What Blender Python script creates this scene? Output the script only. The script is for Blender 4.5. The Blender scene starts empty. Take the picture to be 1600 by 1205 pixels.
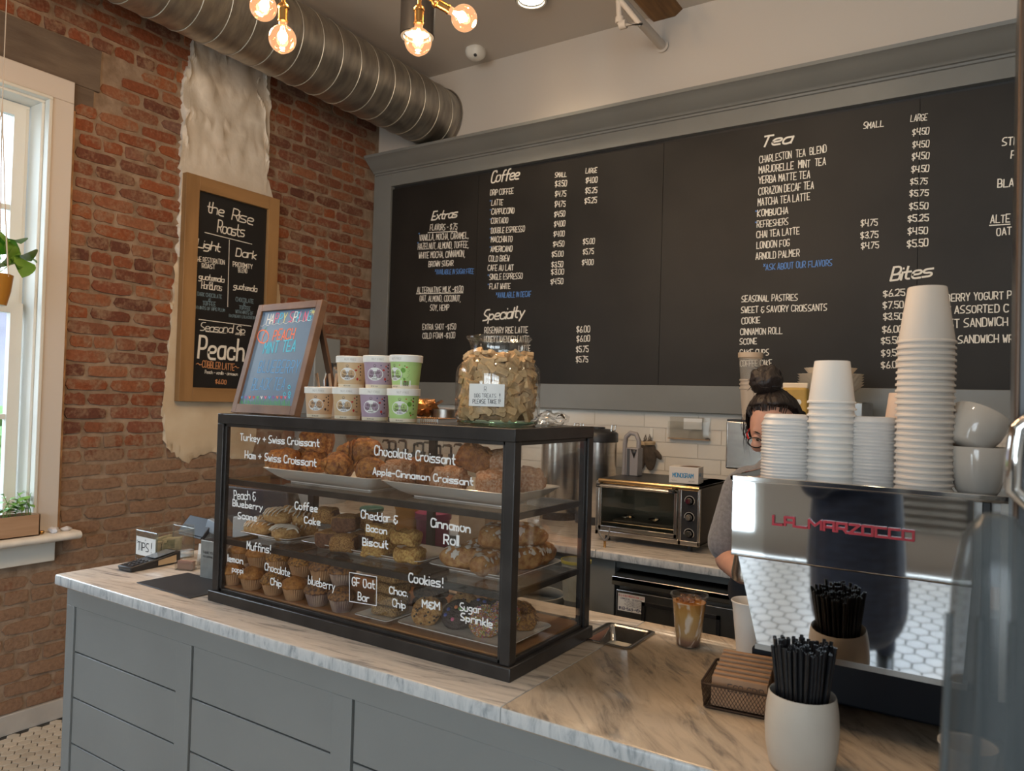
import bpy, bmesh, math, random
from mathutils import Vector, Matrix, noise, Quaternion
PI = math.pi
sin, cos = math.sin, math.cos
SC = bpy.context.scene
COL = SC.collection
random.seed(7)
# ---------------------------------------------------------------- camera
CP = Vector((3.68034, -3.86181, 1.55293))
CR = Vector((0.83925081, 0.54302179, 0.02802511)); CU = Vector((-0.01305151, -0.03140834, 0.99942142)); CF = Vector((-0.54358784, 0.83913101, 0.01927222))
FP = 1165.2156
cam = bpy.data.cameras.new('camera'); camo = bpy.data.objects.new('camera', cam); COL.objects.link(camo)
M = Matrix((CR, CU, -CF)).transposed().to_4x4(); M.translation = CP
camo.matrix_world = M
cam.sensor_fit = 'HORIZONTAL'; cam.sensor_width = 36; cam.lens = FP*36/1600
cam.clip_start = .02; cam.clip_end = 200
cam.dof.use_dof = True; cam.dof.focus_distance = 2.4; cam.dof.aperture_fstop = 5.6
SC.camera = camo
# ---------------------------------------------------------------- world, lamps, exposure
w = bpy.data.worlds.new('World'); SC.world = w; w.use_nodes = True
nt = w.node_tree; bg = nt.nodes['Background']
tc = nt.nodes.new('ShaderNodeTexCoord'); sx = nt.nodes.new('ShaderNodeSeparateXYZ'); rp = nt.nodes.new('ShaderNodeValToRGB')
nt.links.new(tc.outputs['Generated'], sx.inputs[0]); nt.links.new(sx.outputs['Z'], rp.inputs[0]); nt.links.new(rp.outputs[0], bg.inputs[0])
rp.color_ramp.elements[0].position = 0.0; rp.color_ramp.elements[0].color = (.62, .70, .74, 1)
rp.color_ramp.elements[1].position = .6; rp.color_ramp.elements[1].color = (.66, .82, 1, 1)
bg.inputs[1].default_value = 6.5
vs = SC.view_settings; vs.view_transform = 'Standard'; vs.look = 'None'; vs.gamma = 1; vs.use_curve_mapping = False
vs.exposure = 0.50
cy = SC.cycles
cy.use_denoising = True; cy.max_bounces = 9; cy.diffuse_bounces = 4; cy.glossy_bounces = 5; cy.transmission_bounces = 6; cy.transparent_max_bounces = 24
cy.caustics_reflective = False; cy.caustics_refractive = False; cy.sample_clamp_indirect = 6
def portal(loc, rot, sx_, sy_):
    l = bpy.data.lights.new('window_portal', 'AREA'); l.shape = 'RECTANGLE'; l.size = sx_; l.size_y = sy_; l.cycles.is_portal = True
    o = bpy.data.objects.new('window_portal', l); COL.objects.link(o); o.location = loc; o.rotation_euler = rot
portal((-.2, -2.66, 1.93), (0, -PI/2, 0), 2.1, .95)
portal((1.35, -8.12, 1.27), (PI/2, 0, 0), .8, 2.2)
portal((3.1, -8.12, 2.07), (PI/2, 0, 0), 2.0, 2.2)
portal((5.6, -8.12, 2.07), (PI/2, 0, 0), 2.6, 2.2)
# ---------------------------------------------------------------- helpers
def at(px, py, ax, v):
    "point where the line of sight through a photograph pixel meets the plane ax = v"
    d = CF + CR*((px-800)/FP) + CU*((602.5-py)/FP); i = 'xyz'.index(ax)
    return CP + d*((v-CP[i])/d[i])
def prj(p):
    v = Vector(p)-CP; z = v.dot(CF)
    return (800+FP*v.dot(CR)/z, 602.5-FP*v.dot(CU)/z, z)
def pn(name):
    return bpy.data.materials.new(name)
MATS = {}
def mat(name, col, rough=.5, metal=0., var=0., vs_=8., bump=0., bs=60., spec=.5, rnd=0., coat=0., sub=0., em=None, ems=0., stretch=None, alt=None, det=4, sheen=0.):
    """procedural principled material: base colour varied by noise (var) or blended to alt, noise bump, optional per-object variation (rnd)"""
    m = pn(name); m.use_nodes = True; n = m.node_tree.nodes; L = m.node_tree.links; b = n['Principled BSDF']
    b.inputs['Roughness'].default_value = rough; b.inputs['Metallic'].default_value = metal
    b.inputs['Specular IOR Level'].default_value = spec; b.inputs['Coat Weight'].default_value = coat
    b.inputs['Sheen Weight'].default_value = sheen
    if sub: b.inputs['Subsurface Weight'].default_value = sub; b.inputs['Subsurface Radius'].default_value = (.02, .008, .004)
    c4 = (*col, 1); b.inputs['Base Color'].default_value = c4
    if em: b.inputs['Emission Color'].default_value = (*em, 1); b.inputs['Emission Strength'].default_value = ems
    tc = n.new('ShaderNodeTexCoord'); mp = n.new('ShaderNodeMapping'); L.new(tc.outputs['Object'], mp.inputs[0])
    if stretch: mp.inputs['Scale'].default_value = stretch
    src = None
    if var or alt:
        nz = n.new('ShaderNodeTexNoise'); nz.inputs['Scale'].default_value = vs_; nz.inputs['Detail'].default_value = det; L.new(mp.outputs[0], nz.inputs[0])
        mx = n.new('ShaderNodeMix'); mx.data_type = 'RGBA'
        rr = n.new('ShaderNodeMapRange'); rr.inputs[1].default_value = .36; rr.inputs[2].default_value = .64; L.new(nz.outputs['Fac'], rr.inputs[0]); L.new(rr.outputs[0], mx.inputs[0])
        if alt: mx.inputs[6].default_value = c4; mx.inputs[7].default_value = (*alt, 1)
        else:
            mx.inputs[6].default_value = (*[x*(1-var) for x in col], 1); mx.inputs[7].default_value = (*[min(1, x*(1+var)) for x in col], 1)
        src = mx.outputs[2]
    if rnd:
        oi = n.new('ShaderNodeObjectInfo'); r2 = n.new('ShaderNodeMapRange'); r2.inputs[3].default_value = 1-rnd; r2.inputs[4].default_value = 1+rnd; L.new(oi.outputs['Random'], r2.inputs[0])
        hs = n.new('ShaderNodeHueSaturation'); L.new(r2.outputs[0], hs.inputs['Value'])
        if src: L.new(src, hs.inputs['Color'])
        else: hs.inputs['Color'].default_value = c4
        src = hs.outputs[0]
    if src: L.new(src, b.inputs['Base Color'])
    if bump:
        nb = n.new('ShaderNodeTexNoise'); nb.inputs['Scale'].default_value = bs; nb.inputs['Detail'].default_value = 3; L.new(mp.outputs[0], nb.inputs[0])
        bp = n.new('ShaderNodeBump'); bp.inputs['Strength'].default_value = bump; bp.inputs['Distance'].default_value = .004; L.new(nb.outputs['Fac'], bp.inputs['Height']); L.new(bp.outputs[0], b.inputs['Normal'])
    MATS[name] = m
    return m
def glassy(name, tint=(1, 1, 1), refl=1., rough=.02, tr=1.0, f0=1.45):
    "thin clear sheet: sees through, reflects by Fresnel"
    m = pn(name); m.use_nodes = True; n = m.node_tree.nodes; L = m.node_tree.links; n.remove(n['Principled BSDF'])
    t = n.new('ShaderNodeBsdfTransparent'); t.inputs[0].default_value = (*tint, 1); g = n.new('ShaderNodeBsdfGlossy'); g.inputs['Roughness'].default_value = rough
    f = n.new('ShaderNodeLayerWeight'); pw = n.new('ShaderNodeMath'); pw.operation = 'POWER'; pw.inputs[1].default_value = 4.5; L.new(f.outputs['Facing'], pw.inputs[0])
    r0 = ((f0-1)/(f0+1))**2*1.8
    mu = n.new('ShaderNodeMath'); mu.operation = 'MULTIPLY_ADD'; mu.inputs[1].default_value = .8*refl; mu.inputs[2].default_value = r0*refl; mu.use_clamp = True
    L.new(pw.outputs[0], mu.inputs[0]); mx = n.new('ShaderNodeMixShader'); L.new(mu.outputs[0], mx.inputs[0]); L.new(t.outputs[0], mx.inputs[1]); L.new(g.outputs[0], mx.inputs[2])
    L.new(mx.outputs[0], n['Material Output'].inputs[0]); MATS[name] = m
    return m
def milky(name, col, alpha, rough=.3):
    m = mat(name, col, rough); m.node_tree.nodes['Principled BSDF'].inputs['Alpha'].default_value = alpha; return m

class MB:
    "collects vertices and faces; build() links them as one mesh object"
    def __init__(s): s.v = []; s.f = []; s.mi = []; s.cur = 0
    def add(s, vs, fs):
        o = len(s.v); s.v += [tuple(p) for p in vs]; s.f += [tuple(o+i for i in f) for f in fs]; s.mi += [s.cur]*len(fs); return s
    def box(s, c, d, R=None, taper=1.):
        x, y, z = [q/2 for q in d]; vs = []
        for k, t in ((-z, 1), (z, taper)):
            for a, b in ((-x, -y), (x, -y), (x, y), (-x, y)): vs.append(Vector((a*t, b*t, k)))
        if R is not None: vs = [R @ p for p in vs]
        c = Vector(c); return s.add([p+c for p in vs], [(3, 2, 1, 0), (4, 5, 6, 7), (0, 1, 5, 4), (1, 2, 6, 5), (2, 3, 7, 6), (3, 0, 4, 7)])
    def b2(s, a, b):
        a = Vector(a); b = Vector(b); return s.box((a+b)/2, [abs(q) for q in (b-a)])
    def lathe(s, prof, n=24, c=(0, 0, 0), R=None, caps=True, mod=None):
        c = Vector(c); vs = []
        for i, (r, z) in enumerate(prof):
            for k in range(n):
                a = 2*PI*k/n; rr = r*(mod(a, z, i) if mod else 1); p = Vector((rr*cos(a), rr*sin(a), z)); vs.append(c + (R @ p if R is not None else p))
        m = len(prof); fs = [(i*n+k, i*n+(k+1) % n, (i+1)*n+(k+1) % n, (i+1)*n+k) for i in range(m-1) for k in range(n)]
        if caps:
            if prof[0][0] > 1e-5: fs.append(tuple(range(n))[::-1])
            if prof[-1][0] > 1e-5: fs.append(tuple((m-1)*n+k for k in range(n)))
        return s.add(vs, fs)
    def cyl(s, a, b, r, r2=None, n=12, caps=True):
        a = Vector(a); b = Vector(b); d = b-a; R = d.to_track_quat('Z', 'Y').to_matrix()
        return s.lathe([(r, 0), (r if r2 is None else r2, d.length)], n, a, R, caps)
    def tube(s, pts, r, n=8, closed=False, caps=True):
        pts = [Vector(p) for p in pts]; m = len(pts); vs = []; up = None
        for i, p in enumerate(pts):
            if closed: t = pts[(i+1) % m]-pts[i-1]
            else: t = pts[min(i+1, m-1)]-pts[max(i-1, 0)]
            t.normalize()
            if up is None: up = t.orthogonal().normalized()
            else:
                up = up-t*up.dot(t)
                up = up.normalized() if up.length > 1e-6 else t.orthogonal().normalized()
            bn = t.cross(up); rr = r[i] if isinstance(r, (list, tuple)) else r
            for k in range(n): a = 2*PI*k/n; vs.append(p+(up*cos(a)+bn*sin(a))*rr)
        fs = [(i*n+k, i*n+(k+1) % n, ((i+1) % m)*n+(k+1) % n, ((i+1) % m)*n+k) for i in range(m if closed else m-1) for k in range(n)]
        if caps and not closed: fs += [tuple(range(n))[::-1], tuple((m-1)*n+k for k in range(n))]
        return s.add(vs, fs)
    def prism(s, poly, off, caps=True):
        "polygon (3D points) pushed along vector off"
        off = Vector(off); n = len(poly); poly = [Vector(p) for p in poly]
        fs = [(k, (k+1) % n, n+(k+1) % n, n+k) for k in range(n)]
        if caps: fs += [tuple(range(n))[::-1], tuple(range(n, 2*n))]
        return s.add(poly+[p+off for p in poly], fs)
    def sweep(s, prof, pts):
        "profile of (offset vectors) swept straight between two points"
        a, b = [Vector(p) for p in pts]; n = len(prof)
        return s.add([a+Vector(p) for p in prof]+[b+Vector(p) for p in prof], [(k, (k+1) % n, n+(k+1) % n, n+k) for k in range(n)]+[tuple(range(n))[::-1], tuple(range(n, 2*n))])
    def grid(s, fn, nu, nv, cu=False, cv=False):
        vs = [fn(i/(nu if cu else nu-1), j/(nv if cv else nv-1)) for i in range(nu) for j in range(nv)]
        fs = [(i*nv+j, ((i+1) % nu)*nv+j, ((i+1) % nu)*nv+(j+1) % nv, i*nv+(j+1) % nv) for i in range(nu if cu else nu-1) for j in range(nv if cv else nv-1)]
        return s.add(vs, fs)
    def ball(s, c, r, nu=12, nv=8, fn=None):
        c = Vector(c); r = Vector(r) if hasattr(r, '__len__') else Vector((r, r, r)); vs = [Vector((0, 0, -1))]
        for j in range(1, nv):
            t = PI*j/nv-PI/2
            for i in range(nu): a = 2*PI*i/nu; vs.append(Vector((cos(t)*cos(a), cos(t)*sin(a), sin(t))))
        vs.append(Vector((0, 0, 1))); N = len(vs)-1
        fs = [(0, 1+(i+1) % nu, 1+i) for i in range(nu)]+[(N, N-nu+i, N-nu+(i+1) % nu) for i in range(nu)]
        fs += [(1+j*nu+i, 1+j*nu+(i+1) % nu, 1+(j+1)*nu+(i+1) % nu, 1+(j+1)*nu+i) for j in range(nv-2) for i in range(nu)]
        out = []
        for p in vs:
            q = Vector((p.x*r.x, p.y*r.y, p.z*r.z))
            if fn: q = fn(p, q)
            out.append(q+c)
        return s.add(out, fs)
    def mesh(s, name, mats, smooth=True, angle=40):
        me = bpy.data.meshes.new(name); me.from_pydata(s.v, [], s.f)
        for m in (mats if isinstance(mats, (list, tuple)) else [mats]): me.materials.append(m)
        if any(s.mi): me.polygons.foreach_set('material_index', s.mi)
        bm = bmesh.new(); bm.from_mesh(me); bmesh.ops.recalc_face_normals(bm, faces=bm.faces); bm.to_mesh(me); bm.free()
        if smooth: me.shade_smooth(); me.set_sharp_from_angle(angle=math.radians(angle))
        return me
    def build(s, name, mats, parent=None, loc=None, rot=None, bevel=0, seg=2, smooth=True, angle=40, solid=0):
        o = bpy.data.objects.new(name, s.mesh(name, mats, smooth, angle)); COL.objects.link(o)
        if parent: o.parent = parent
        if loc is not None: o.location = loc
        if rot is not None: o.rotation_euler = rot
        if solid: d = o.modifiers.new('solid', 'SOLIDIFY'); d.thickness = solid
        if bevel: d = o.modifiers.new('bevel', 'BEVEL'); d.width = bevel; d.segments = seg; d.limit_method = 'ANGLE'; d.angle_limit = .6; d.harden_normals = False
        return o
def tag(o, label=None, cat=None, group=None, kind=None):
    if label: o['label'] = label
    if cat: o['category'] = cat
    if group: o['group'] = group
    if kind: o['kind'] = kind
    return o
def thing(name, label, cat, loc=(0, 0, 0), rz=0, group=None, rot=None):
    o = bpy.data.objects.new(name, None); COL.objects.link(o); o.location = loc; o.rotation_euler = rot or (0, 0, rz); o.empty_display_size = .05
    return tag(o, label, cat, group)
def part(name, me, parent, loc=(0, 0, 0), rot=(0, 0, 0), sc=(1, 1, 1)):
    o = bpy.data.objects.new(name, me); COL.objects.link(o); o.parent = parent; o.location = loc; o.rotation_euler = rot; o.scale = sc
    return o
KIDS = {}
def copy_tree(o, parent=None, label=None, loc=None, rot=None, sc=None, group=None):
    c = o.copy(); COL.objects.link(c)
    if parent: c.parent = parent
    for ch in [q for q in KIDS.get(o.name) or o.children]: copy_tree(ch, c)
    if label: c['label'] = label
    if group: c['group'] = group
    if loc is not None: c.location = loc
    if rot is not None: c.rotation_euler = rot
    if sc is not None: c.scale = sc if hasattr(sc, '__len__') else (sc, sc, sc)
    return c
def rndrect(w, d, r, n=5, z=0):
    out = []
    for cx, cy_, a0 in ((w/2-r, d/2-r, 0), (-w/2+r, d/2-r, PI/2), (-w/2+r, -d/2+r, PI), (w/2-r, -d/2+r, 1.5*PI)):
        for k in range(n): a = a0+PI/2*k/(n-1); out.append(Vector((cx+r*cos(a), cy_+r*sin(a), z)))
    return out
def loft(mb, rings, cap0=True, cap1=True):
    n = len(rings[0]); m = len(rings); fs = [(i*n+k, i*n+(k+1) % n, (i+1)*n+(k+1) % n, (i+1)*n+k) for i in range(m-1) for k in range(n)]
    if cap0: fs.append(tuple(range(n))[::-1])
    if cap1: fs.append(tuple((m-1)*n+k for k in range(n)))
    return mb.add([p for r in rings for p in r], fs)
def nd(p, s, a):
    "noise displacement vector"
    return noise.noise_vector(Vector(p)*s)*a
# ---------------------------------------------------------------- hand lettering (single-stroke alphabet)
G = {}
def _g(t):
    for ln in t.strip().split('\n'):
        k, rest = ln[0], ln[2:]; st = []
        for s in rest.split('|'):
            sm = s.startswith('~'); s = s.lstrip('~'); pts = [(int(a[0]), int(a[1])-2) for a in s.split()]
            if sm and len(pts) > 2:
                for _ in range(2):
                    q = [pts[0]]
                    for a, b in zip(pts, pts[1:]): q += [(a[0]*.75+b[0]*.25, a[1]*.75+b[1]*.25), (a[0]*.25+b[0]*.75, a[1]*.25+b[1]*.75)]
                    pts = q+[pts[-1]]
            st.append(pts)
        G[k] = (st, max(max(p[0] for p in s) for s in st))
_g('''A 02 29 42|14 34
B 02 09|~09 39 47 35 05|~05 35 45 42 22 02
C ~48 49 09 02 42 43
D 02 09|~09 39 47 43 32 02
E 42 02 09 49|05 35
F 02 09 49|05 35
G ~48 49 09 02 42 45|45 25
H 02 09|42 49|05 45
I 02 09
J ~39 33 12 03
K 02 09|49 05 42
L 09 02 42
M 02 09 25 49 42
N 02 09 42 49
O ~29 09 02 42 49 29
P 02 09|~09 39 48 46 35 05
Q ~29 09 02 22 42 49 29|24 51
R 02 09|~09 39 48 46 35 05|25 42
S ~49 19 07 06 25 44 43 32 02
T 09 49|29 22
U ~09 02 42 49
V 09 22 49
W 09 12 26 32 49
X 02 49|09 42
Y 09 25 49|25 22
Z 09 49 02 42
0 ~29 09 02 22 42 49 29
1 08 19 12
2 ~08 29 49 45 02|02 42
3 ~08 29 49 36 15|~15 45 42 22 03
4 09 05 45|49 42
5 49 09 06|~06 36 45 42 22 03
6 ~39 16 02 22 42 45 25 04
7 09 49 12
8 ~29 08 16 35 43 22 03 15 36 48 29
9 ~46 25 06 19 39 47 32 12
$ ~48 28 08 06 25 44 43 33 03|21 29
. 02 02
, 12 01
- 05 35
* 06 39|09 36|18 17
& ~48 18 07 15 25|~25 05 03 12 42 44|22 21
+ 05 45|23 27
! 19 15|12 12
' 09 07
/ 02 49
a ~46 06 02 42 45|46 42
b 09 02|~03 22 43 45 26 05
c ~45 46 06 02 42 43
d ~45 46 06 02 42 43|49 42
e ~04 44 46 06 02 42
f ~39 29 18 12|06 36
g ~45 46 06 03 43|~46 40 00
h 09 02|~05 16 46 42
i 06 02|08 08
j ~26 21 10|28 29
k 09 02|36 04 32
l 09 02
m 06 02|~05 16 25 22|~25 36 45 42
n 06 02|~05 16 46 42
o ~26 06 02 42 46 26
p 06 00|~05 26 45 43 22 03
q ~45 26 05 03 22 43|46 40
r 06 02|~05 16 36
s ~46 06 04 44 42 02
t ~19 13 22 32|06 36
u ~06 02 42 43|46 42
v 06 22 46
w 06 12 25 32 46
x 06 42|02 46
y 06 23|46 10
z 06 46 02 42''')
SK = [0]
def stroke(mb, pts, wd, f):
    "a flat brush stroke through 2D points; f maps (u, v) to a 3D point; strokes lie a hair above one another where they cross"
    P = [Vector(p) for p in pts]; n = len(P)
    if n < 2: return
    if 2 < n <= 6:
        for a, b in zip(P, P[1:]): stroke(mb, [a, b], wd, f)
        return
    L = []
    for i in range(n):
        t = P[min(i+1, n-1)]-P[max(i-1, 0)]
        if t.length < 1e-9: t = Vector((1, 0))
        t.normalize(); e = Vector((-t.y, t.x))*wd/2; x = P[i]
        if i == 0: x = x-t*wd*.35
        if i == n-1: x = x+t*wd*.35
        L.append((x+e, x-e))
    vs = [f(*q) for ab in L for q in ab]
    nn = (vs[1]-vs[0]).cross(vs[2]-vs[0])
    if nn.length > 0:
        nn.normalize(); SK[0] = (SK[0]+1) % 7
        if nn.dot(SIDE[0]) < 0: nn = -nn
        vs = [v+nn*SK[0]*.00006 for v in vs]
    mb.add(vs, [(2*i, 2*i+1, 2*i+3, 2*i+2) for i in range(n-1)])
SIDE = [Vector((0, -1, .05))]      # which way the lettered face looks, in its own space
def line2(mb, s, p0, p1, h, f, wd=None, slant=0., sp=1.5, jit=.25, skipsp=3.0):
    "letter s along the baseline p0-p1 with cap height h (all in the surface's own 2D units)"
    s = s.strip(); tot = 0; xs = []
    for ch in s:
        if ch == ' ': xs.append(tot); tot += skipsp; continue
        xs.append(tot); tot += G[ch][1]+sp
    tot -= sp
    p0 = Vector(p0); p1 = Vector(p1); d = p1-p0; ux = d/max(tot, .5); n = Vector((-d.y, d.x)).normalized(); uy = n*h/7
    wd = min(wd or h*.12, ux.length*1.25)
    for ch, x in zip(s, xs):
        if ch == ' ': continue
        jx = random.uniform(-jit, jit); jy = random.uniform(-jit, jit); js = 1+random.uniform(-.05, .05)
        for st in G[ch][0]:
            stroke(mb, [p0+ux*(x+jx+q[0]+slant*q[1])+uy*(q[1]*js+jy) for q in st], wd, f)
# ================================================================ materials
brickm = pn('brick'); brickm.use_nodes = True
def brick_nodes(m):
    n = m.node_tree.nodes; L = m.node_tree.links; b = n['Principled BSDF']; b.inputs['Roughness'].default_value = .85; b.inputs['Specular IOR Level'].default_value = .25
    ge = n.new('ShaderNodeNewGeometry'); oi = n.new('ShaderNodeObjectInfo')
    at_ = n.new('ShaderNodeAttribute'); at_.attribute_name = 'tone'
    add = n.new('ShaderNodeMath'); add.operation = 'ADD'; L.new(oi.outputs['Random'], add.inputs[0]); L.new(at_.outputs['Fac'], add.inputs[1])
    fr = n.new('ShaderNodeMath'); fr.operation = 'FRACT'; L.new(add.outputs[0], fr.inputs[0])
    r = n.new('ShaderNodeValToRGB'); L.new(fr.outputs[0], r.inputs[0]); cr = r.color_ramp; cr.interpolation = 'LINEAR'
    cols = [(.20, .060, .028), (.27, .085, .036), (.125, .050, .034), (.23, .074, .036), (.29, .12, .062), (.155, .064, .042), (.31, .105, .042), (.19, .10, .075), (.24, .068, .030)]
    cr.elements[0].color = (*cols[0], 1); cr.elements[1].color = (*cols[-1], 1); cr.elements[1].position = 1
    for i, c in enumerate(cols[1:-1]): e = cr.elements.new((i+1)/8); e.color = (*c, 1)
    n1 = n.new('ShaderNodeTexNoise'); n1.inputs['Scale'].default_value = 9; n1.inputs['Detail'].default_value = 6; n1.inputs['Roughness'].default_value = .7; L.new(ge.outputs['Position'], n1.inputs[0])
    n2 = n.new('ShaderNodeTexNoise'); n2.inputs['Scale'].default_value = 70; n2.inputs['Detail'].default_value = 5; L.new(ge.outputs['Position'], n2.inputs[0])
    sp = n.new('ShaderNodeSeparateXYZ'); L.new(ge.outputs['Position'], sp.inputs[0])
    # dust and old mortar smeared over the bricks, heavier low on the wall
    mr = n.new('ShaderNodeMapRange'); mr.inputs[1].default_value = 1.35; mr.inputs[2].default_value = 1.12; mr.inputs[3].default_value = 0; mr.inputs[4].default_value = .24; L.new(sp.outputs['Z'], mr.inputs[0])
    a1 = n.new('ShaderNodeMath'); a1.operation = 'ADD'; L.new(n1.outputs['Fac'], a1.inputs[0]); L.new(mr.outputs[0], a1.inputs[1])
    m2 = n.new('ShaderNodeMath'); m2.operation = 'MULTIPLY_ADD'; m2.inputs[1].default_value = .34; L.new(n2.outputs['Fac'], m2.inputs[0]); L.new(a1.outputs[0], m2.inputs[2])
    r2 = n.new('ShaderNodeMapRange'); r2.inputs[1].default_value = .64; r2.inputs[2].default_value = .82; r2.inputs[4].default_value = .85; L.new(m2.outputs[0], r2.inputs[0])
    mx = n.new('ShaderNodeMix'); mx.data_type = 'RGBA'; L.new(r2.outputs[0], mx.inputs[0]); L.new(r.outputs[0], mx.inputs[6]); mx.inputs[7].default_value = (.27, .175, .115, 1)
    hs = n.new('ShaderNodeHueSaturation'); L.new(mx.outputs[2], hs.inputs['Color']); r3 = n.new('ShaderNodeMapRange'); r3.inputs[3].default_value = .62; r3.inputs[4].default_value = 1.35; L.new(n2.outputs['Fac'], r3.inputs[0]); L.new(r3.outputs[0], hs.inputs['Value'])
    L.new(hs.outputs[0], b.inputs['Base Color'])
    bp = n.new('ShaderNodeBump'); bp.inputs['Strength'].default_value = .7; bp.inputs['Distance'].default_value = .006; L.new(n2.outputs['Fac'], bp.inputs['Height']); L.new(bp.outputs[0], b.inputs['Normal'])
brick_nodes(brickm)
mortarm = mat('mortar', (.34, .25, .18), .95, vs_=14, bump=1.0, bs=45, det=6, alt=(.22, .15, .10))
plasterm = mat('old_plaster', (.70, .645, .57), .45, vs_=5, bump=.7, bs=18, alt=(.60, .54, .46))
plaster2 = mat('smooth_plaster', (.66, .56, .42), .6, var=.1, vs_=4, bump=.15, bs=20, alt=(.56, .44, .30))
lintelm = mat('concrete_lintel', (.115, .082, .06), .9, vs_=9, bump=.8, bs=40, alt=(.175, .13, .095), stretch=(1, .4, 1.6))
wallp = mat('wall_paint', (.55, .505, .455), .7, bump=.08, bs=90)
ceilp = mat('ceiling_paint', (.54, .50, .455), .75, bump=.05, bs=60)
whitetrim = mat('white_trim', (.74, .73, .68), .4)
woodshim = mat('raw_wood_edge', (.38, .22, .11), .8, var=.3, vs_=20)
stoolm = mat('worn_sill', (.80, .75, .68), .45, var=.12, vs_=9)
greyp = mat('grey_cabinet_paint', (.245, .255, .252), .42, bump=.05, bs=120, var=.04, vs_=3)
frameg = mat('grey_frame_paint', (.185, .19, .182), .32, var=.05, vs_=3)
boardm = mat('chalkboard', (.016, .014, .012), .55, spec=.35, var=.25, vs_=2.5, bump=.03, bs=50)
chalk = mat('white_marker', (.80, .77, .70), .7)
chalkb = mat('blue_marker', (.10, .25, .62), .7)
tilem = mat('white_tile', (.70, .66, .59), .18, rnd=.05, coat=.3)
grout = mat('grout', (.62, .57, .50), .9)
basem = mat('marble_base', (.55, .53, .50), .35, var=.12, vs_=5, alt=(.42, .40, .38))
hexm = mat('hex_tile', (.66, .60, .51), .28, rnd=.1, var=.08, vs_=4)
hexg = mat('hex_grout', (.055, .05, .045), .9, var=.2, vs_=20)
blackm = mat('black_steel', (.040, .036, .034), .34, metal=.3, var=.2, vs_=14)
blackp = mat('black_plastic', (.02, .02, .022), .38)
darkp = mat('dark_grey_plastic', (.06, .062, .068), .4)
steel = mat('stainless_steel', (.60, .57, .53), .24, metal=1, var=.06, vs_=5, stretch=(1, 1, 20))
steeld = mat('dark_stainless', (.36, .345, .325), .33, metal=1, var=.15, vs_=6)
chrome = mat('chrome', (.80, .79, .77), .07, metal=1)
mirror = mat('mirror_steel', (.78, .79, .80), .035, metal=1, bump=.012, bs=5)
ductm = mat('galvanised_duct', (.50, .465, .40), .40, metal=1, var=.25, vs_=7, bump=.25, bs=26, alt=(.33, .31, .28), stretch=(1, 3.5, 1))
brass = mat('brass', (.55, .30, .10), .25, metal=1)
oakm = mat('oak_frame', (.36, .205, .085), .5, var=.25, vs_=9, stretch=(1, 1, .12), bump=.1, bs=40, alt=(.24, .13, .05))
oakh = mat('oak_frame_across', (.36, .205, .085), .5, var=.25, vs_=9, stretch=(1, .12, 1), bump=.1, bs=40, alt=(.24, .13, .05))
walnut = mat('walnut_frame', (.21, .115, .065), .45, vs_=12, stretch=(1, 1, .2), alt=(.14, .075, .045))
planter = mat('planter_wood', (.50, .32, .20), .7, vs_=10, alt=(.40, .24, .14), stretch=(1, .3, 3))
caseW = mat('case_floor_wood', (.42, .19, .055), .35, vs_=6, alt=(.32, .13, .035), stretch=(.3, 4, 1))
beamw = mat('beam_wood', (.24, .12, .035), .6, vs_=8, alt=(.15, .07, .02), stretch=(4, .4, 4))
porc = mat('white_porcelain', (.74, .71, .66), .12, coat=.4)
paperw = mat('white_paper_cup', (.76, .72, .67), .6)
paperr = mat('white_label', (.78, .78, .76), .6)
glassm = glassy('clear_glass', (.985, .99, .985), 1.0)
glassc = glassy('case_glass', (.97, .97, .965), 1.15, .01)
glassj = glassy('jar_glass', (.985, .992, .985), 1.0, .03, f0=1.5)
acryl = glassy('acrylic', (.95, .95, .94), 1.5, .05)
inkm = mat('black_ink', (.02, .02, .025), .6)
leafm = mat('leaf', (.13, .30, .04), .4, vs_=12, alt=(.22, .42, .07), rnd=.25, spec=.4)
skin = mat('skin', (.58, .31, .22), .5, sub=.08, var=.06, vs_=14)
hairm = mat('dark_brown_hair', (.010, .006, .005), .5, bump=1., bs=120, stretch=(1, 1, .12), alt=(.022, .012, .009))
def marble(name, a, b_, c, ang, sc):
    m = pn(name); m.use_nodes = True; n = m.node_tree.nodes; L = m.node_tree.links; b = n['Principled BSDF']; b.inputs['Roughness'].default_value = .2
    tc = n.new('ShaderNodeTexCoord'); mp = n.new('ShaderNodeMapping'); mp.inputs['Scale'].default_value = sc; mr_ = n.new('ShaderNodeMapping'); mr_.inputs['Rotation'].default_value = (0, 0, ang); L.new(tc.outputs['Object'], mr_.inputs[0]); L.new(mr_.outputs[0], mp.inputs[0])
    nz = n.new('ShaderNodeTexNoise'); nz.inputs['Scale'].default_value = 7; nz.inputs['Detail'].default_value = 7; nz.inputs['Roughness'].default_value = .66; nz.inputs['Distortion'].default_value = .7; L.new(mp.outputs[0], nz.inputs[0])
    r = n.new('ShaderNodeValToRGB'); L.new(nz.outputs['Fac'], r.inputs[0]); cr = r.color_ramp
    cr.elements[0].position = .34; cr.elements[0].color = (*c, 1); cr.elements[1].position = .58; cr.elements[1].color = (*a, 1)
    e = cr.elements.new(.455); e.color = (*b_, 1)
    L.new(r.outputs[0], b.inputs['Base Color']); return m
marA = marble('marble_far_slab', (.62, .56, .50), (.53, .48, .43), (.27, .255, .245), -.12, (.8, 6.5, 6.5))
marB = marble('marble_near_slab', (.55, .45, .345), (.45, .37, .285), (.23, .195, .165), .85, (.9, 4.0, 4.0))
marE = marble('marble_edge_daylight', (.62, .64, .65), (.52, .55, .57), (.32, .35, .38), .5, (7, 7, 2))  # slab sides: cool daylight put into the marble colour
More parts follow.
